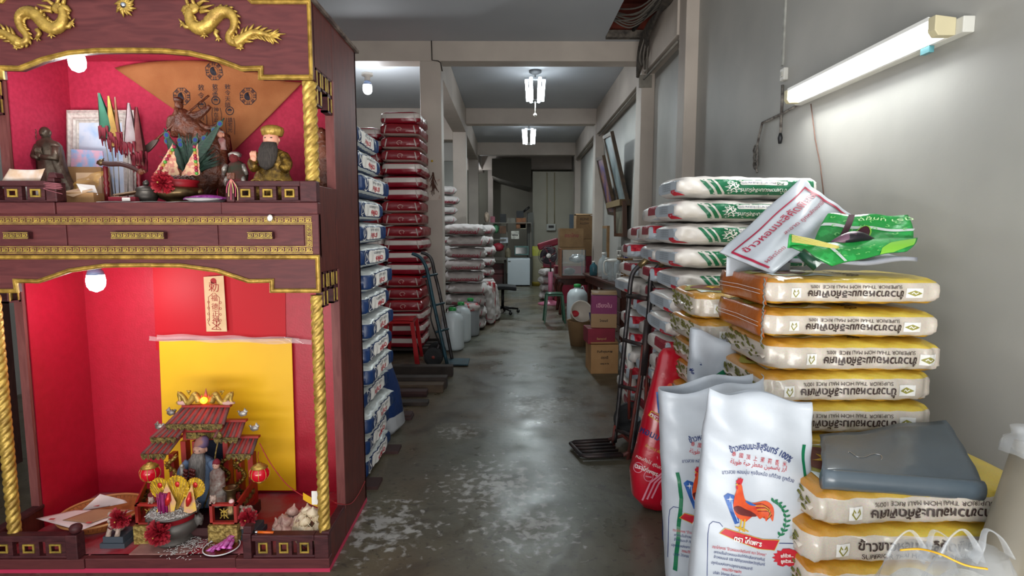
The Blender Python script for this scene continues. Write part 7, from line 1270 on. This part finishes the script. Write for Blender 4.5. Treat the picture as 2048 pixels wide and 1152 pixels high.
for x in (-1.9, -1.4, -.95): wb(MB().box(x-.04, x+.04, 6.42, 7.2, 0, .045), 'bearer', PLK[0], t)
for i, (x, y) in enumerate(((-.755, 3.5), (-.77, 3.0), (-.78, 4.15))):
    t = thing('wooden_block', 'small brown wooden board poking out from under the blue stack, %s' % ('beside its middle', 'at the shrine corner', 'beside the tied sack')[i], 'wood block', (x, y, 0)); wb(MB().box(x-.14, x+.06, y, y+.12, 0, .018), 'board', PLK[2], t)
HDPE = mat('milky_plastic', '#c3cdd0', .35, coat=.1, trans=.0); GCAP = mat('green_cap', '#1f8a3e', .35)
def jug(label, x, y, r, h, m=None, z=0, par=None):
    t = thing('plastic_jug', label, 'jug', (x, y, z)); MB().lathe([(r*.8, 0), (r*.97, .02), (r, .05), (r, h*.70), (r*.93, h*.78), (r*.7, h*.86), (r*.32, h*.9), (r*.28, h*.94)], 28).build('body', m or HDPE, t); MB().lathe([(r*.34, h*.93), (r*.36, h*.94), (r*.34, h), (r*.2, h*1.01)], 18).build('cap', GCAP, t)
    MB().tube([(r*.3, 0, h*.9), (r*.5, 0, h*.95), (r*.65, 0, h*.87)], .012, 6).build('handle', m or HDPE, t); return t
jug('milky plastic jug with green cap, nearest the cream pillar', -.66, 6.70, .135, .50); jug('milky plastic jug with green cap, middle one of three by the pillar', -.60, 7.20, .125, .50); jug('grey jug with green cap under a red cloth, last of three by the pillar', -.51, 7.62, .12, .50, mat('greyish_jug', '#8a8f92', .4))
jug('large white plastic jug with green cap beneath the desk', 1.03, 8.55, .155, .60)
t = thing('red_white_cloth', 'crumpled white and red cloth draped round the last grey jug', 'cloth', (-.52, 7.58, .35)); MB().loft([(0, 0, 0, .13, .13), (.05, 0, 0, .14, .14), (.09, 0, 0, .10, .10)], 24, folds(9, .07, 4)).build('fabric', mat('red_white_fabric', '#a3303a', .8, col2='#b5aca8', scale=12, contrast=(.45, .55)), t)
t = thing('red_striped_packets', 'red and white striped packets standing between the white sacks', 'packets', (-.28, 8.75, 0)); MB().box(-.07, .08, -.1, .1, 0, .62).build('packet', mat('red_white_packet', '#9c1c28', .4, col2='#c3bcb8', scale=7, stretch=(4, 1, .6), contrast=(.48, .52)), t, bevel=.02)
# note and twig on the pillar
t = thing('dried_branch', 'dried brown twig bunch hung on the cream pillar face', 'branch', (-.93, Y1-.01, 2.2)); rr = random.Random(3)
for i in range(22): y0 = rr.uniform(352, 376); x0 = 866+rr.uniform(-3, 3); wb(MB().tube([P(866+rr.uniform(-1, 1), y0-8, Y1-.012), P(x0, y0, Y1-.02), P(x0+rr.uniform(-9, 9), y0+rr.uniform(6, 22), Y1-.03)], [.006, .005, .002], 5), 'twig', mat('dry_twig', '#5c3c30', .9), t)
t = thing('stained_card', 'square stained pale card stuck on the cream pillar', 'card', (-.93, Y1, 2.1)); a, b = P(854, 400, Y1), P(880, 358, Y1); wb(MB().box(a.x, b.x, Y1-.004, Y1+.001, a.z, b.z), 'card_sheet', mat('stained_card', '#c9bdb2', .8, col2='#8f6454', scale=9, contrast=(.5, .72)), t)
t = thing('yellow_flower', 'tiny yellow flower stuck on the cream pillar above the twigs', 'flower', (-.93, Y1, 2.5)); wb(MB().ball(P(864, 322, Y1-.01), .014, 8, 6), 'petals', YEL, t)
# office chair, far left aisle
t = thing('office_chair', 'black office chair with castors beyond the white sacks', 'chair', (-.10, 9.7, 0)); BF = mat('black_fabric', '#0d0e11', .8)
MB().grid(10, 10, lambda u, v: Vector(((u-.5)*.46, (v-.5)*.44, .46+.02*sin(pi*u))), thick=(0, 0, -.06)).build('seat', BF, t, bevel=.01); MB().grid(8, 12, lambda u, v: Vector((-.24-.06*v*v, (u-.5)*.44*(1-.3*v**3), .50+.5*v)), thick=(-.05, 0, 0)).build('backrest', BF, t, bevel=.01); MB().tube([(0, 0, .10), (0, 0, .41)], .025, 10).build('gas_column', BLACKP, t)
for k in range(5):
    a = k*2*pi/5+.2; MB().tube([(0, 0, .10), (.27*cos(a), .27*sin(a), .07)], [.025, .016], 8).build('base_leg', BLACKP, t); MB().ball((.27*cos(a), .27*sin(a), .03), .03, 10, 8).build('caster', BLACKP, t)
# ================================================================ DESK, BOXES, FAN
DW = wood('desk_wood', '#3c1c16', '#4e261c', rough=.3, sc=(6, 1, 6)); t = thing('wooden_desk', 'dark reddish wooden desk along the wall carrying jugs and shelves', 'desk', (1.35, 7.9, 0)); dz = .72
wb(MB().prism([(1.36, 7.0), (1.565, 6.98), (1.565, 9.3), (1.20, 9.3)], dz-.03, dz, 'z'), 'desk_top', DW, t, bevel=.006); wb(MB().prism([(1.39, 7.06), (1.54, 7.04), (1.54, 9.25), (1.24, 9.25)], dz-.14, dz-.03, 'z'), 'apron', DW, t); wb(MB().box(1.40, 1.54, 7.06, 7.5, .0, dz-.14), 'drawer_pedestal', DW, t, bevel=.005)
for k in range(3): d_ = wb(MB().box(1.385, 1.40, 7.09, 7.47, .04+k*.18, .20+k*.18), 'drawer', DW, t, bevel=.004); wb(MB().cbox((1.38, 7.28, .12+k*.18), (.012, .07, .012)), 'handle', BRASS, d_)
for x, y in ((1.30, 9.15), (1.5, 9.15)): wb(MB().box(x-.03, x+.03, y-.03, y+.03, 0, dz-.14), 'leg', DW, t)
t = thing('side_table', 'small dark wooden table with curved legs supporting the glass display case', 'table', (1.2, 10.0, 0)); wb(MB().box(.80, 1.50, 9.45, 10.2, .60, .635), 'table_top', DW, t, bevel=.006); wb(MB().box(.86, 1.45, 9.5, 10.15, .50, .60), 'apron', DW, t)
for x, y in ((.88, 9.53), (1.43, 9.53), (.88, 10.12), (1.43, 10.12)): wb(MB().tube(smooth_path([(x, y, .54), (x-.03 if x < 1 else x+.02, y, .42), (x+.01, y, .25), (x-.02, y, 0)]), [.05-.025*i/18 for i in range(19)], 8), 'leg', DW, t)
GLS = mat('cabinet_glass', '#cfd8d8', .05, alpha=.18, spec=.9); t = thing('glass_display_case', 'small glass display case with silver and red goods on the side table', 'display case', (1.08, 9.8, .635)); 
for x in (.895, 1.28):
    for y in (9.58, 10.0): wb(MB().box(x-.008, x+.008, y-.008, y+.008, .635, 1.08), 'frame_post', PEWTER, t)
wb(MB().box(.885, 1.29, 9.57, 10.01, .635, .65), 'base_board', DW, t); wb(MB().box(.885, 1.29, 9.57, 10.01, .85, .858).box(.885, 1.29, 9.575, 9.578, .65, 1.08), 'glass_pane', GLS, t); wb(MB().box(.865, .885, 9.57, 10.01, .635, 1.10), 'wooden_side', mat('light_brown_board', '#7a4a2e', .6), t)
SLV = mat('silver_foil', '#b9bdbf', .2, .9, bump=.7, bscale=30)
for n_, l_, c_2, b_, m_ in (('foil_parcel', 'crumpled silver foil parcel on the glass shelf of the display case', (1.17, 9.78, .93), (.13, .1, .07), SLV), ('dark_pot', 'round dark pot on the bottom of the display case', (1.04, 9.78, .71), (.1, .1, .06), BLACKP)): t = thing(n_, l_, 'parcel' if 'foil' in n_ else 'pot', c_2); MB().ball((0, 0, 0), b_, 16, 10, lambda d: 1+(.18*sin(7*d[0]+3*d[2])*sin(6*d[1]+2*d[0]) if m_ is SLV else 0)).build('body', m_, t)
def carton(label, x, y, z, w, d, h, m, rz=0, text=None, tm=None, name='cardboard_box', flaps=False, tsize=.05):
    t = thing(name, label, 'box', (x, y, z), rz); b = MB().box(-w/2, w/2, -d/2, d/2, 0, h).build('carton', m, t, bevel=.003)
    MB().box(-w/2+.001, w/2-.001, -.02, .02, h, h+.0015).box(-.0, .0, 0, 0, 0, 0).build('packing_tape', mat('brown_tape', '#8f6a42', .3), t)
    if text:
        for i, (s_, zz, sz_, mm) in enumerate(text): decal('printed_text', move2d(text2d(s_, sz_, .001), 0, zz), lambda a, c: (a, -d/2-.0015, c), mm or tm, b)
    if flaps:
        for s_ in (-1, 1): MB().grid(3, 3, lambda u, v: Vector(((u-.5)*w, s_*(d/2*(1-.75*v)), h+.01+.03*v)), thick=(0, 0, .002)).build('flap', m, t)
    return t
DK = mat('dark_box_print', '#3c2c22', .7); PUR, _ = banded('purple_box_print', (0, .33, [(0, '#9c7a54'), (.42, '#7a1f56'), (.97, '#a08058')]), .6, coat=0); MR2 = mat('maroon_box_print', '#8a1c34', .6, col2='#7c182e', scale=5)
K0 = (.955, 5.68)
carton('plain brown cardboard box with small dark prints, lowest of the floor boxes by the desk', K0[0]-.02, K0[1], 0, .27, .30, .29, CARD, .04, [('สินค้าคุณภาพ', .22, .028, DK), ('ตราดี', .16, .034, DK), ('บรรจุ 24 ห่อ', .10, .018, DK)], flaps=True)
carton('maroon printed carton wedged on top of the plain brown box', K0[0]-.05, K0[1], .292, .27, .24, .15, MR2, .06, [('Samyod', .05, .03, CARD)])
t = carton('tall purple and brown carton topmost of the floor box pile, slightly open', K0[0]+.0, K0[1]+.05, .444, .25, .27, .32, PUR, -.12, [('เฮียงใน', .22, .055, mat('pink_gold_print', '#c98a9c', .5)), ('ไทยแท้', .07, .03, DK)], flaps=True)
CARD2 = mat('old_cardboard', '#8a6c4a', .85, col2='#7c5f40', scale=5)
carton('big brown carton with faded red print, topmost of the pile behind the display case', 1.21, 11.25, 1.08, .46, .4, .36, CARD2, 0, [('ตราไทย', .22, .09, MR2)]); carton('big brown carton, middle of the pile behind the display case', 1.22, 11.25, .72, .48, .42, .355, CARD2, 0); carton('wide red and brown carton, base of the pile behind the display case', 1.2, 11.25, 0, .6, .45, .715, MR2, 0)
carton('brown carton by the far column, topmost with dark lettering and open flaps', 1.63, 12.6, 1.22, .36, .4, .5, CARD2, 0, [('KLINE', .42, .07, DK), ('A.LOW', .33, .06, DK)], flaps=True); carton('brown carton under the lettered one by the far column', 1.62, 12.6, .85, .38, .42, .365, CARD2, 0); carton('maroon carton at the foot of the far column pile', 1.62, 12.6, 0, .38, .42, .845, MR2, 0)
t = thing('red_case', 'red folded suitcase lying against the cartons behind the fan', 'case', (.82, 11.9, 1.12), rot=(0, -.3, 0)); MB().box(-.22, .22, -.1, .1, -.07, .07).build('shell', MR2, t, bevel=.03); t = thing('stacked_red_boxes', 'narrow red carton with pale lettering behind the fan', 'box', (.84, 11.9, .65)); b = MB().box(-.12, .12, -.12, .12, 0, .4).build('carton', MR2, t); decal('printed_text', move2d(text2d('VV', .14), 0, .25), lambda a, c: (a, -.122, c), TAN, b)
carton('crate standing under the red carton behind the fan', .84, 11.95, 0, .3, .3, .645, CARD2)
t = thing('pedestal_fan', 'pink pedestal fan with dark round guard beside the low sack pile', 'fan', (.80, 10.9, 0)); FP = mat('fan_pink', '#b5677f', .4); FG = mat('fan_grey', '#2b282c', .5, alpha=.75)
MB().lathe([(.24, 0), (.24, .02), (.12, .05), (.03, .08)], 28).build('base', FP, t); MB().tube([(0, 0, .05), (0, 0, .62)], .045, 12).build('pole', FP, t); MB().tube([(0, 0, .62), (0, 0, .80)], .014, 8).build('upper_pole', PEWTER, t)
fc = Vector((-.05, -.02, .93)); MB().lathe([(.05, 0), (.06, .05), (.05, .16)], 16, (0, 0, 0)).build('motor', FG, t).matrix_local = Matrix.Translation(fc) @ Matrix.Rotation(-pi/2, 4, 'X')
g = MB()
for k in range(40): a = k*pi/20; g.tube([fc+Vector((.04*cos(a), -.13, .04*sin(a))), fc+Vector((.12*cos(a), -.14, .12*sin(a))), fc+Vector((.19*cos(a), -.06, .19*sin(a))), fc+Vector((.12*cos(a), .02, .12*sin(a)))], .0022, 4)
for r_, y_ in ((.19, -.06), (.12, -.14), (.16, -.12)): g.tube([fc+Vector((r_*cos(k*pi/16), y_, r_*sin(k*pi/16))) for k in range(32)], .004, 5, closed=True)
g.build('guard_grille', mat('guard_wire', '#4a4a50', .4, .5), t); MB().lathe([(.045, 0), (.045, .006)], 18).build('badge', WHITEP, t).matrix_local = Matrix.Translation(fc+Vector((0, -.135, 0))) @ Matrix.Rotation(pi/2, 4, 'X')
for k in range(4): a0 = k*pi/2+.3; MB().grid(8, 5, lambda u, v: fc+Vector(((.03+.13*u)*cos(a0+1.3*v+.3*u), -.06+.04*(v-.5), (.03+.13*u)*sin(a0+1.3*v+.3*u))), thick=(0, .003, 0)).build('blade', mat('fan_blade', '#3b2a33', .3, coat=.3), t)
# bottles, pitcher, basket on the desk
CG = mat('clear_bottle', '#c3cfd2', .08, alpha=.38, spec=.9); TG = mat('teal_bottle', '#1f5460', .15, alpha=.8, coat=.3)
def bottle(label, x, y, r, h, m, name='water_bottle', z=dz):
    t = thing(name, label, 'bottle', (x, y, z)); MB().lathe([(r*.9, 0), (r, .01), (r, h*.6), (r*.8, h*.72), (r*.35, h*.82), (r*.3, h*.92)], 24).build('body', m, t); MB().lathe([(r*.36, h*.91), (r*.36, h), (r*.2, h)], 14).build('cap', WHITEP, t); return t
bottle('dark teal glass bottle at the end of the desk by the display case', 1.29, 8.7, .06, .22, TG); bottle('tall clear plastic bottle, farthest of the clear ones on the desk', 1.40, 8.45, .08, .36, CG); bottle('clear plastic bottle behind the white-lidded pitcher', 1.38, 8.05, .07, .30, CG); bottle('clear bottle standing next to the wire basket tower', 1.47, 7.62, .07, .36, CG)
t = thing('water_pitcher', 'clear pitcher with white lid and white handle on the desk edge', 'pitcher', (1.41, 7.75, dz)); MB().lathe([(.06, 0), (.065, .01), (.075, .26), (.076, .27)], 24).build('body', CG, t); MB().lathe([(.078, .265), (.08, .285), (.05, .30), (.02, .30)], 24).build('lid', WHITEP, t); MB().tube(smooth_path([(-.07, -.01, .28), (-.12, -.01, .25), (-.115, -.01, .12), (-.075, -.01, .08)]), .011, 8).build('handle', WHITEP, t); MB().tube([(.02, -.02, .02), (.0, -.02, .25)], .006, 6).build('inner_rod', WHITEP, t)
t = thing('wire_basket_tower', 'two-tier wire and wood basket tower on the near desk end', 'basket', (1.555, 7.45, dz)); WD = mat('pale_wood', '#8f6c42', .6, col2='#7a5a36', scale=8)
for z in (.0, .30): MB().lathe([(.14, z), (.15, z+.02), (.15, z+.025), (.02, z+.02)], 20).build('tray', WD, t); MB().tube([(.15*cos(k*pi/10), .15*sin(k*pi/10), z+.12) for k in range(20)], .005, 5, closed=True).build('rim_wire', WHITEP, t); [MB().tube([(.15*cos(k*pi/6), .15*sin(k*pi/6), z+.02), (.15*cos(k*pi/6), .15*sin(k*pi/6), z+.12)], .003, 4).build('upright_wire', WHITEP, t) for k in range(12)]
for k in range(3): MB().tube([(.12*cos(k*2.1), .12*sin(k*2.1), 0), (.12*cos(k*2.1), .12*sin(k*2.1), .32)], .012, 6).build('support', WD, t)
for (x, y, r, h, m, lb) in ((-.03, 0, .035, .11, mat('blue_can', '#1c2a9c', .3), 'small blue can in the upper tier of the basket tower'), (.05, .03, .04, .09, BLACKP, 'small black jar in the upper tier of the basket tower'), (.0, 0, .06, .1, TAN, 'tan tin in the lower tier of the basket tower')):
    t = thing('small_can', lb, 'can', (1.555+x, 7.45+y, dz+(.325 if 'upper' in lb else .025))); MB().lathe([(r, 0), (r, h*.9), (r*.9, h), (r*.1, h)], 18).build('can_body', m, t)
t = thing('wooden_bag_post', 'pale wooden plank standing on the desk behind the basket tower', 'plank', (1.50, 7.15, dz)); MB().box(-.03, .0, .14, .2, 0, .28).build('plank_board', WD, t)
# bucket, basket of tools on the floor
t = thing('waste_basket', 'tan woven bin beneath the tilted white bucket', 'basket', (.86, 6.95, 0)); MB().lathe([(.10, 0), (.145, .30), (.15, .31), (.14, .30), (.09, .02)], 24).build('body', CARD2, t)
t = thing('white_bucket', 'white bucket with red print tipped toward the aisle on the woven bin', 'bucket', (.86, 6.9, .40), rot=(R(68), 0, R(8))); MB().lathe([(.09, -.11), (.125, .10), (.135, .11), (.13, .115), (.118, .10), (.085, -.10)], 28).build('body', mat('cream_bucket', '#c9c0b4', .4), t); MB().ball((-.03, .02, -.09), (.05, .04, .01), 12, 6).build('red_print', REDB, t)
t = thing('umbrella_bucket', 'dark bucket crammed with folded umbrellas and tools by the boxes', 'bucket', (1.03, 6.5, 0)); MB().lathe([(.08, 0), (.10, .28), (.095, .28), (.07, .02)], 20).build('body', mat('dark_bucket', '#2a2d33', .5), t)
for k in range(8): a = k*.8; MB().tube([(.04*cos(a), .04*sin(a), .05), (.1*cos(a), .1*sin(a), .42+.05*(k % 3))], .014, 6).build('folded_umbrella', [BLACKP, mat('navy_cloth', '#1f2550', .8), PEWTER][k % 3], t)
t = thing('blue_cloth', 'crumpled dark blue cloth lying over the umbrella bucket', 'cloth', (1.06, 6.5, .43)); MB().ball((0, 0, 0), (.12, .08, .05), 16, 10, lambda d: 1+.25*sin(7*d[0]+2)*sin(6*d[1])).build('fabric', mat('navy_cloth'), t)
bottle('small clear and blue bottle on the floor beside the box pile', 1.0, 6.15, .04, .26, CG, 'small_bottle', 0)
carton('small brown box behind the hand truck handles', 1.30, 4.9, 0, .3, .3, .3, CARD, .1)
# ================================================================ PICTURES AND FAR WALL
def wallframe(label, c, ly, h, tilt, lean, fm, im, dep=.03, cat='picture frame'):
    t = thing('framed_picture', label, cat, c, rot=(tilt, lean, 0)); mb = MB(); w = .05
    for y0, y1, z0, z1 in ((-ly/2, ly/2, h/2-w, h/2), (-ly/2, ly/2, -h/2, -h/2+w), (-ly/2, -ly/2+w, -h/2+w, h/2-w), (ly/2-w, ly/2, -h/2+w, h/2-w)): mb.box(-dep, 0, y0, y1, z0, z1)
    mb.build('frame', fm, t); MB().box(-dep*.6, -.004, -ly/2+w, ly/2-w, -h/2+w, h/2-w).build('picture', im, t); return t
FD = mat('black_gold_frame', '#2b2018', .4, col2='#4a3620', scale=12)
wallframe('tall dark framed picture leaning far out from the wall, nearer the aisle front', (1.60, 8.55, 2.30), .62, 1.05, .06, -.26, FD, mat('grey_photo', '#5a666a', .3, col2='#7d8a8c', scale=5), .05); wallframe('dark framed purple portrait hanging just beyond the leaning picture', (1.60, 9.35, 2.12), .6, .95, .06, -.24, FD, mat('purple_portrait', '#4a3f78', .3, col2='#9a6f5c', scale=5), .05)
wallframe('square brown framed print hanging under the leaning pictures', (1.70, 8.65, 1.57), .72, .52, 0, -.03, mat('brown_frame', '#4a2c1c', .4), mat('grey_brown_print', '#4c4a40', .4, col2='#6f6c5c', scale=6), .06)
t = thing('frame_ledge', 'wooden ledge holding the lower edge of the leaning pictures', 'ledge', (1.66, 8.9, 1.76)); MB().box(-.06, .10, -.55, .6, 0, .09).build('ledge_board', mat('ochre_wood', '#6e5a36', .6), t)
t = thing('wall_clock', 'round wall clock seen edge-on near the far pictures', 'clock', (1.74, 9.95, 1.95)); MB().lathe([(.21, 0), (.21, .03), (.19, .045)], 28).build('case', BLACKP, t).rotation_euler = (0, -pi/2, 0); MB().lathe([(.185, .045), (.02, .047)], 28).build('dial', PAPERW, t).rotation_euler = (0, -pi/2, 0)
t = thing('leaning_frame', 'narrow pale framed panel leaning behind the desk bottles', 'frame', (1.52, 9.0, dz+.002)); MB().box(-.02, .02, -.22, .22, 0, .75).build('frame', WD, t); MB().box(-.024, -.02, -.18, .18, .04, .71).build('panel', mat('grey_panel', '#6a6a64', .5), t)
t = thing('clear_stand', 'clear acrylic stand on the desk under the framed print', 'stand', (1.50, 8.6, dz+.002)); MB().box(-.06, .04, -.08, .08, 0, .02).box(-.05, -.04, -.07, .07, .02, .36).build('acrylic', CG, t)
t = thing('consumer_unit', 'grey electrical breaker box with conduit on the far partition', 'breaker box', (.94, 15.72, 1.35)); a, b = P(1093, 461, 15.72), P(1111, 448, 15.72); wb(MB().box(a.x, b.x, 15.66, 15.745, a.z, b.z), 'box_case', mat('grey_white_box', '#9fa09a', .5), t, bevel=.004); wb(MB().box(a.x+.05, b.x-.05, 15.65, 15.66, a.z+.07, b.z-.04), 'switch_row', BLACKP, t)
for x in (1094, 1109): wb(MB().tube([P(x, 448, 15.73), P(x, 345, 15.73)], .012, 6), 'conduit', mat('conduit_tan', '#8c8266', .7), t)
t = thing('grey_wall_cabinet', 'narrow grey cabinet fixed to the far end of the partition', 'cabinet', P(1141, 435, 15.7)); a, b = P(1139, 458, 15.68), P(1147, 429, 15.68); wb(MB().box(a.x, b.x, 15.64, 15.745, a.z, b.z), 'case', mat('slate_blue_grey', '#57636e', .5), t)
t = struct('trim_20', MB().prism([(P(985, 322, 17.6).x, P(985, 322, 17.6).z), (.66, P(1000, 322, 17.6).z), (.66, P(1000, 378, 17.6).z), (P(1000, 361, 17.6).x, P(1000, 361, 17.6).z), (P(985, 355, 17.6).x, P(1000, 355, 17.6).z)], 17.0, 18.89), mat('stair_soffit', '#5d594f', .8))
struct('trim_21', MB().box(P(986, 400, 18.4).x, P(976, 400, 18.4).x, 18.4, 18.6, 0, 3.4), BEAM)
# fridge, back counter and its shelves
t = thing('small_fridge', 'white undercounter fridge at the end of the aisle', 'fridge', (.28, 14.75, 0)); a, b = PZ(1015, 573, 0), PZ(1060, 573, 0); ztf = P(1035, 517, 14.4).z
FRW = mat('fridge_white', '#a9b4ba', .3, coat=.3); wb(MB().box(a.x, b.x, 14.46, 15.0, .02, ztf), 'cabinet_body', FRW, t, bevel=.01); dr = wb(MB().box(a.x, b.x, 14.40, 14.455, .03, ztf-.01), 'door', FRW, t, bevel=.01); wb(MB().cbox((a.x+.05, 14.395, ztf-.07), (.06, .005, .02)), 'badge', PEWTER, dr)
t = thing('kitchen_counter', 'long grey counter beside the white fridge at the back', 'counter', (-.2, 14.8, 0)); wb(MB().box(P(968, 515, 14.5).x, a.x-.01, 14.5, 15.1, ztf-.04, ztf), 'worktop', mat('counter_top', '#57544c', .5), t); [wb(MB().box(x-.03, x+.03, 14.55, 15.0, 0, ztf-.04), 'support', DARK, t) for x in (P(970, 515, 14.5).x+.03, a.x-.06)]
t = thing('storage_shelf', 'metal shelf loaded with boxes and bottles above the back counter', 'shelf', (-.1, 15.1, ztf)); x0, x1 = P(968, 500, 15).x, P(1062, 500, 15).x
for y in (479, 446): z = P(1000, y, 15).z; xx = x1 if y != 479 else P(1012, 470, 15).x; wb(MB().box(x0, xx, 14.85, 15.2, z-.012, z+.012), 'shelf_board', mat('grey_shelf', '#6f6a60', .6), t)
for x in (x0, P(1014, 500, 15).x, x1): wb(MB().box(x-.015, x+.015, 15.15, 15.2, ztf, P(1000, 446, 15).z), 'upright', mat('grey_shelf'), t)
items = [(968, 979, 424, 446, 'pale_doll', '#9c8b7c', 'pale round soft toy on the top shelf end'), (981, 990, 433, 446, 'pink_box', '#7c4650', 'small pink box on the top shelf'), (1000, 1012, 428, 446, 'black_machine', '#191a1c', 'black machine on the top shelf'), (1014, 1030, 436, 446, 'grey_case', '#5b5850', 'grey case on the top shelf'), (1032, 1052, 436, 457, 'brown_carton', '#6a4226', 'brown carton near the top shelf end'), (1033, 1047, 422, 436, 'black_projector', '#15171a', 'black device with an arm high on the shelf'), (970, 983, 450, 467, 'blue_bottle', '#1c2f52', 'dark blue plastic container on the middle shelf'), (985, 998, 448, 467, 'green_bag', '#3d6b4c', 'green and white bag on the middle shelf'), (999, 1012, 452, 467, 'brown_box', '#4e3524', 'brown box on the middle shelf'), (1022, 1038, 462, 478, 'white_appliance', '#9a9890', 'white appliance with dark knobs'), (970, 984, 472, 486, 'tan_box', '#7c6452', 'tan box on the lower shelf'), (1000, 1016, 475, 486, 'white_box', '#8c9096', 'white box on the lower shelf'), (985, 1008, 486, 503, 'red_bundle', '#7a1c28', 'dark red bundle on the counter'), (1010, 1022, 496, 515, 'beige_tin', '#5f5744', 'beige tin on the counter'), (1029, 1057, 492, 510, 'glass_oven', '#3f5a56', 'glass-fronted oven on the fridge'), (974, 984, 498, 515, 'brown_jar', '#5a4630', 'brown jar on the counter'), (1040, 1052, 448, 458, 'cream_tray', '#8c8672', 'cream tray at the shelf end')]
ms = {}
for px0, px1, py0, py1, nm, col, lb in items:
    Yi = 14.95 if py1 > 490 else 15.0; zb_ = ztf if py1 > 490 else P(1000, {446: 446, 457: 457, 432: 432, 467: 479, 478: 479, 486: 500, 458: 458}.get(py1, py1), Yi).z; a = P(px0, py1, Yi); b = P(px1, py0, Yi); t = thing(nm, lb+' at the back of the shop', nm.split('_')[1], ((a.x+b.x)/2, Yi, a.z)); m = mat('m_'+nm, col, .6, col2='#%02x%02x%02x' % tuple(min(255, int(int(col[i:i+2], 16)*1.35)) for i in (1, 3, 5)), scale=10)
    w, h = (b.x-a.x)/2, b.z-a.z
    if nm in ('blue_bottle', 'brown_jar', 'beige_tin'): MB().lathe([(w*.9, 0), (w, h*.1), (w, h*.7), (w*.5, h*.9), (w*.45, h)], 16).build('body', m, t)
    elif nm in ('pale_doll', 'red_bundle', 'green_bag'): MB().ball((0, 0, h/2), (w, .12, h/2), 14, 10, lambda d: 1+.12*sin(6*d[0]+2)*sin(7*d[2])).build('body', m, t)
    else:
        MB().box(-w, w, -.1, .1, 0, h).build('body', m, t, bevel=.006)
        if nm == 'white_appliance': [MB().ball((w*(k-1)*.5, -.105, h*.5), .018, 8, 6).build('knob', BLACKP, t) for k in range(3)]
        if nm == 'glass_oven': MB().box(-w*.85, w*.85, -.105, -.1, h*.15, h*.85).build('oven_window', mat('oven_glass', '#1f3a38', .1), t)
t = thing('desk_lamp_arm', 'black folding arm sticking up from the device on the shelf', 'lamp arm', P(1050, 425, 15)); wb(MB().tube([P(1046, 424, 15), P(1059, 414, 15)], .03, 8), 'arm', BLACKP, t)
t = thing('yellow_grey_sack', 'grey sack with a yellow top propped against the partition by the fridge', 'sack', (.80, 14.6, 0)); mys, _ = banded('grey_yellow_sack', (0, 1.05, [(0, '#8a7a2a'), (.1, '#6f6a55'), (.72, '#8a8a2a')]), .6, coat=0); wb(MB().loft([(0, .80, 14.6, .2, .12), (.1, .81, 14.6, .22, .14), (.6, .83, 14.65, .22, .12), (.9, .80, 14.7, .2, .05), (1.0, .78, 14.7, .17, .03)], 24, folds(5, .05, 4)), 'body', mys, t)
t = thing('metal_cabinet', 'tall grey metal cabinet side beyond the fridge', 'cabinet', (.6, 15.3, 0)); wb(MB().box(.50, .655, 15.2, 15.7, 0, P(1055, 425, 15.3).z), 'case', mat('dark_grey_cabinet', '#4a4a44', .5), t)
t = thing('far_clutter_boxes', 'dark red striped carton in the shadow under the back counter', 'box', (-.35, 14.8, 0)); MB().box(-.15, .25, -.1, .2, .3, .55).box(-.2, .3, -.1, .2, 0, .28).build('carton', mat('dark_red_stripe', '#5a2428', .7, col2='#3a2c2a', scale=5), t)
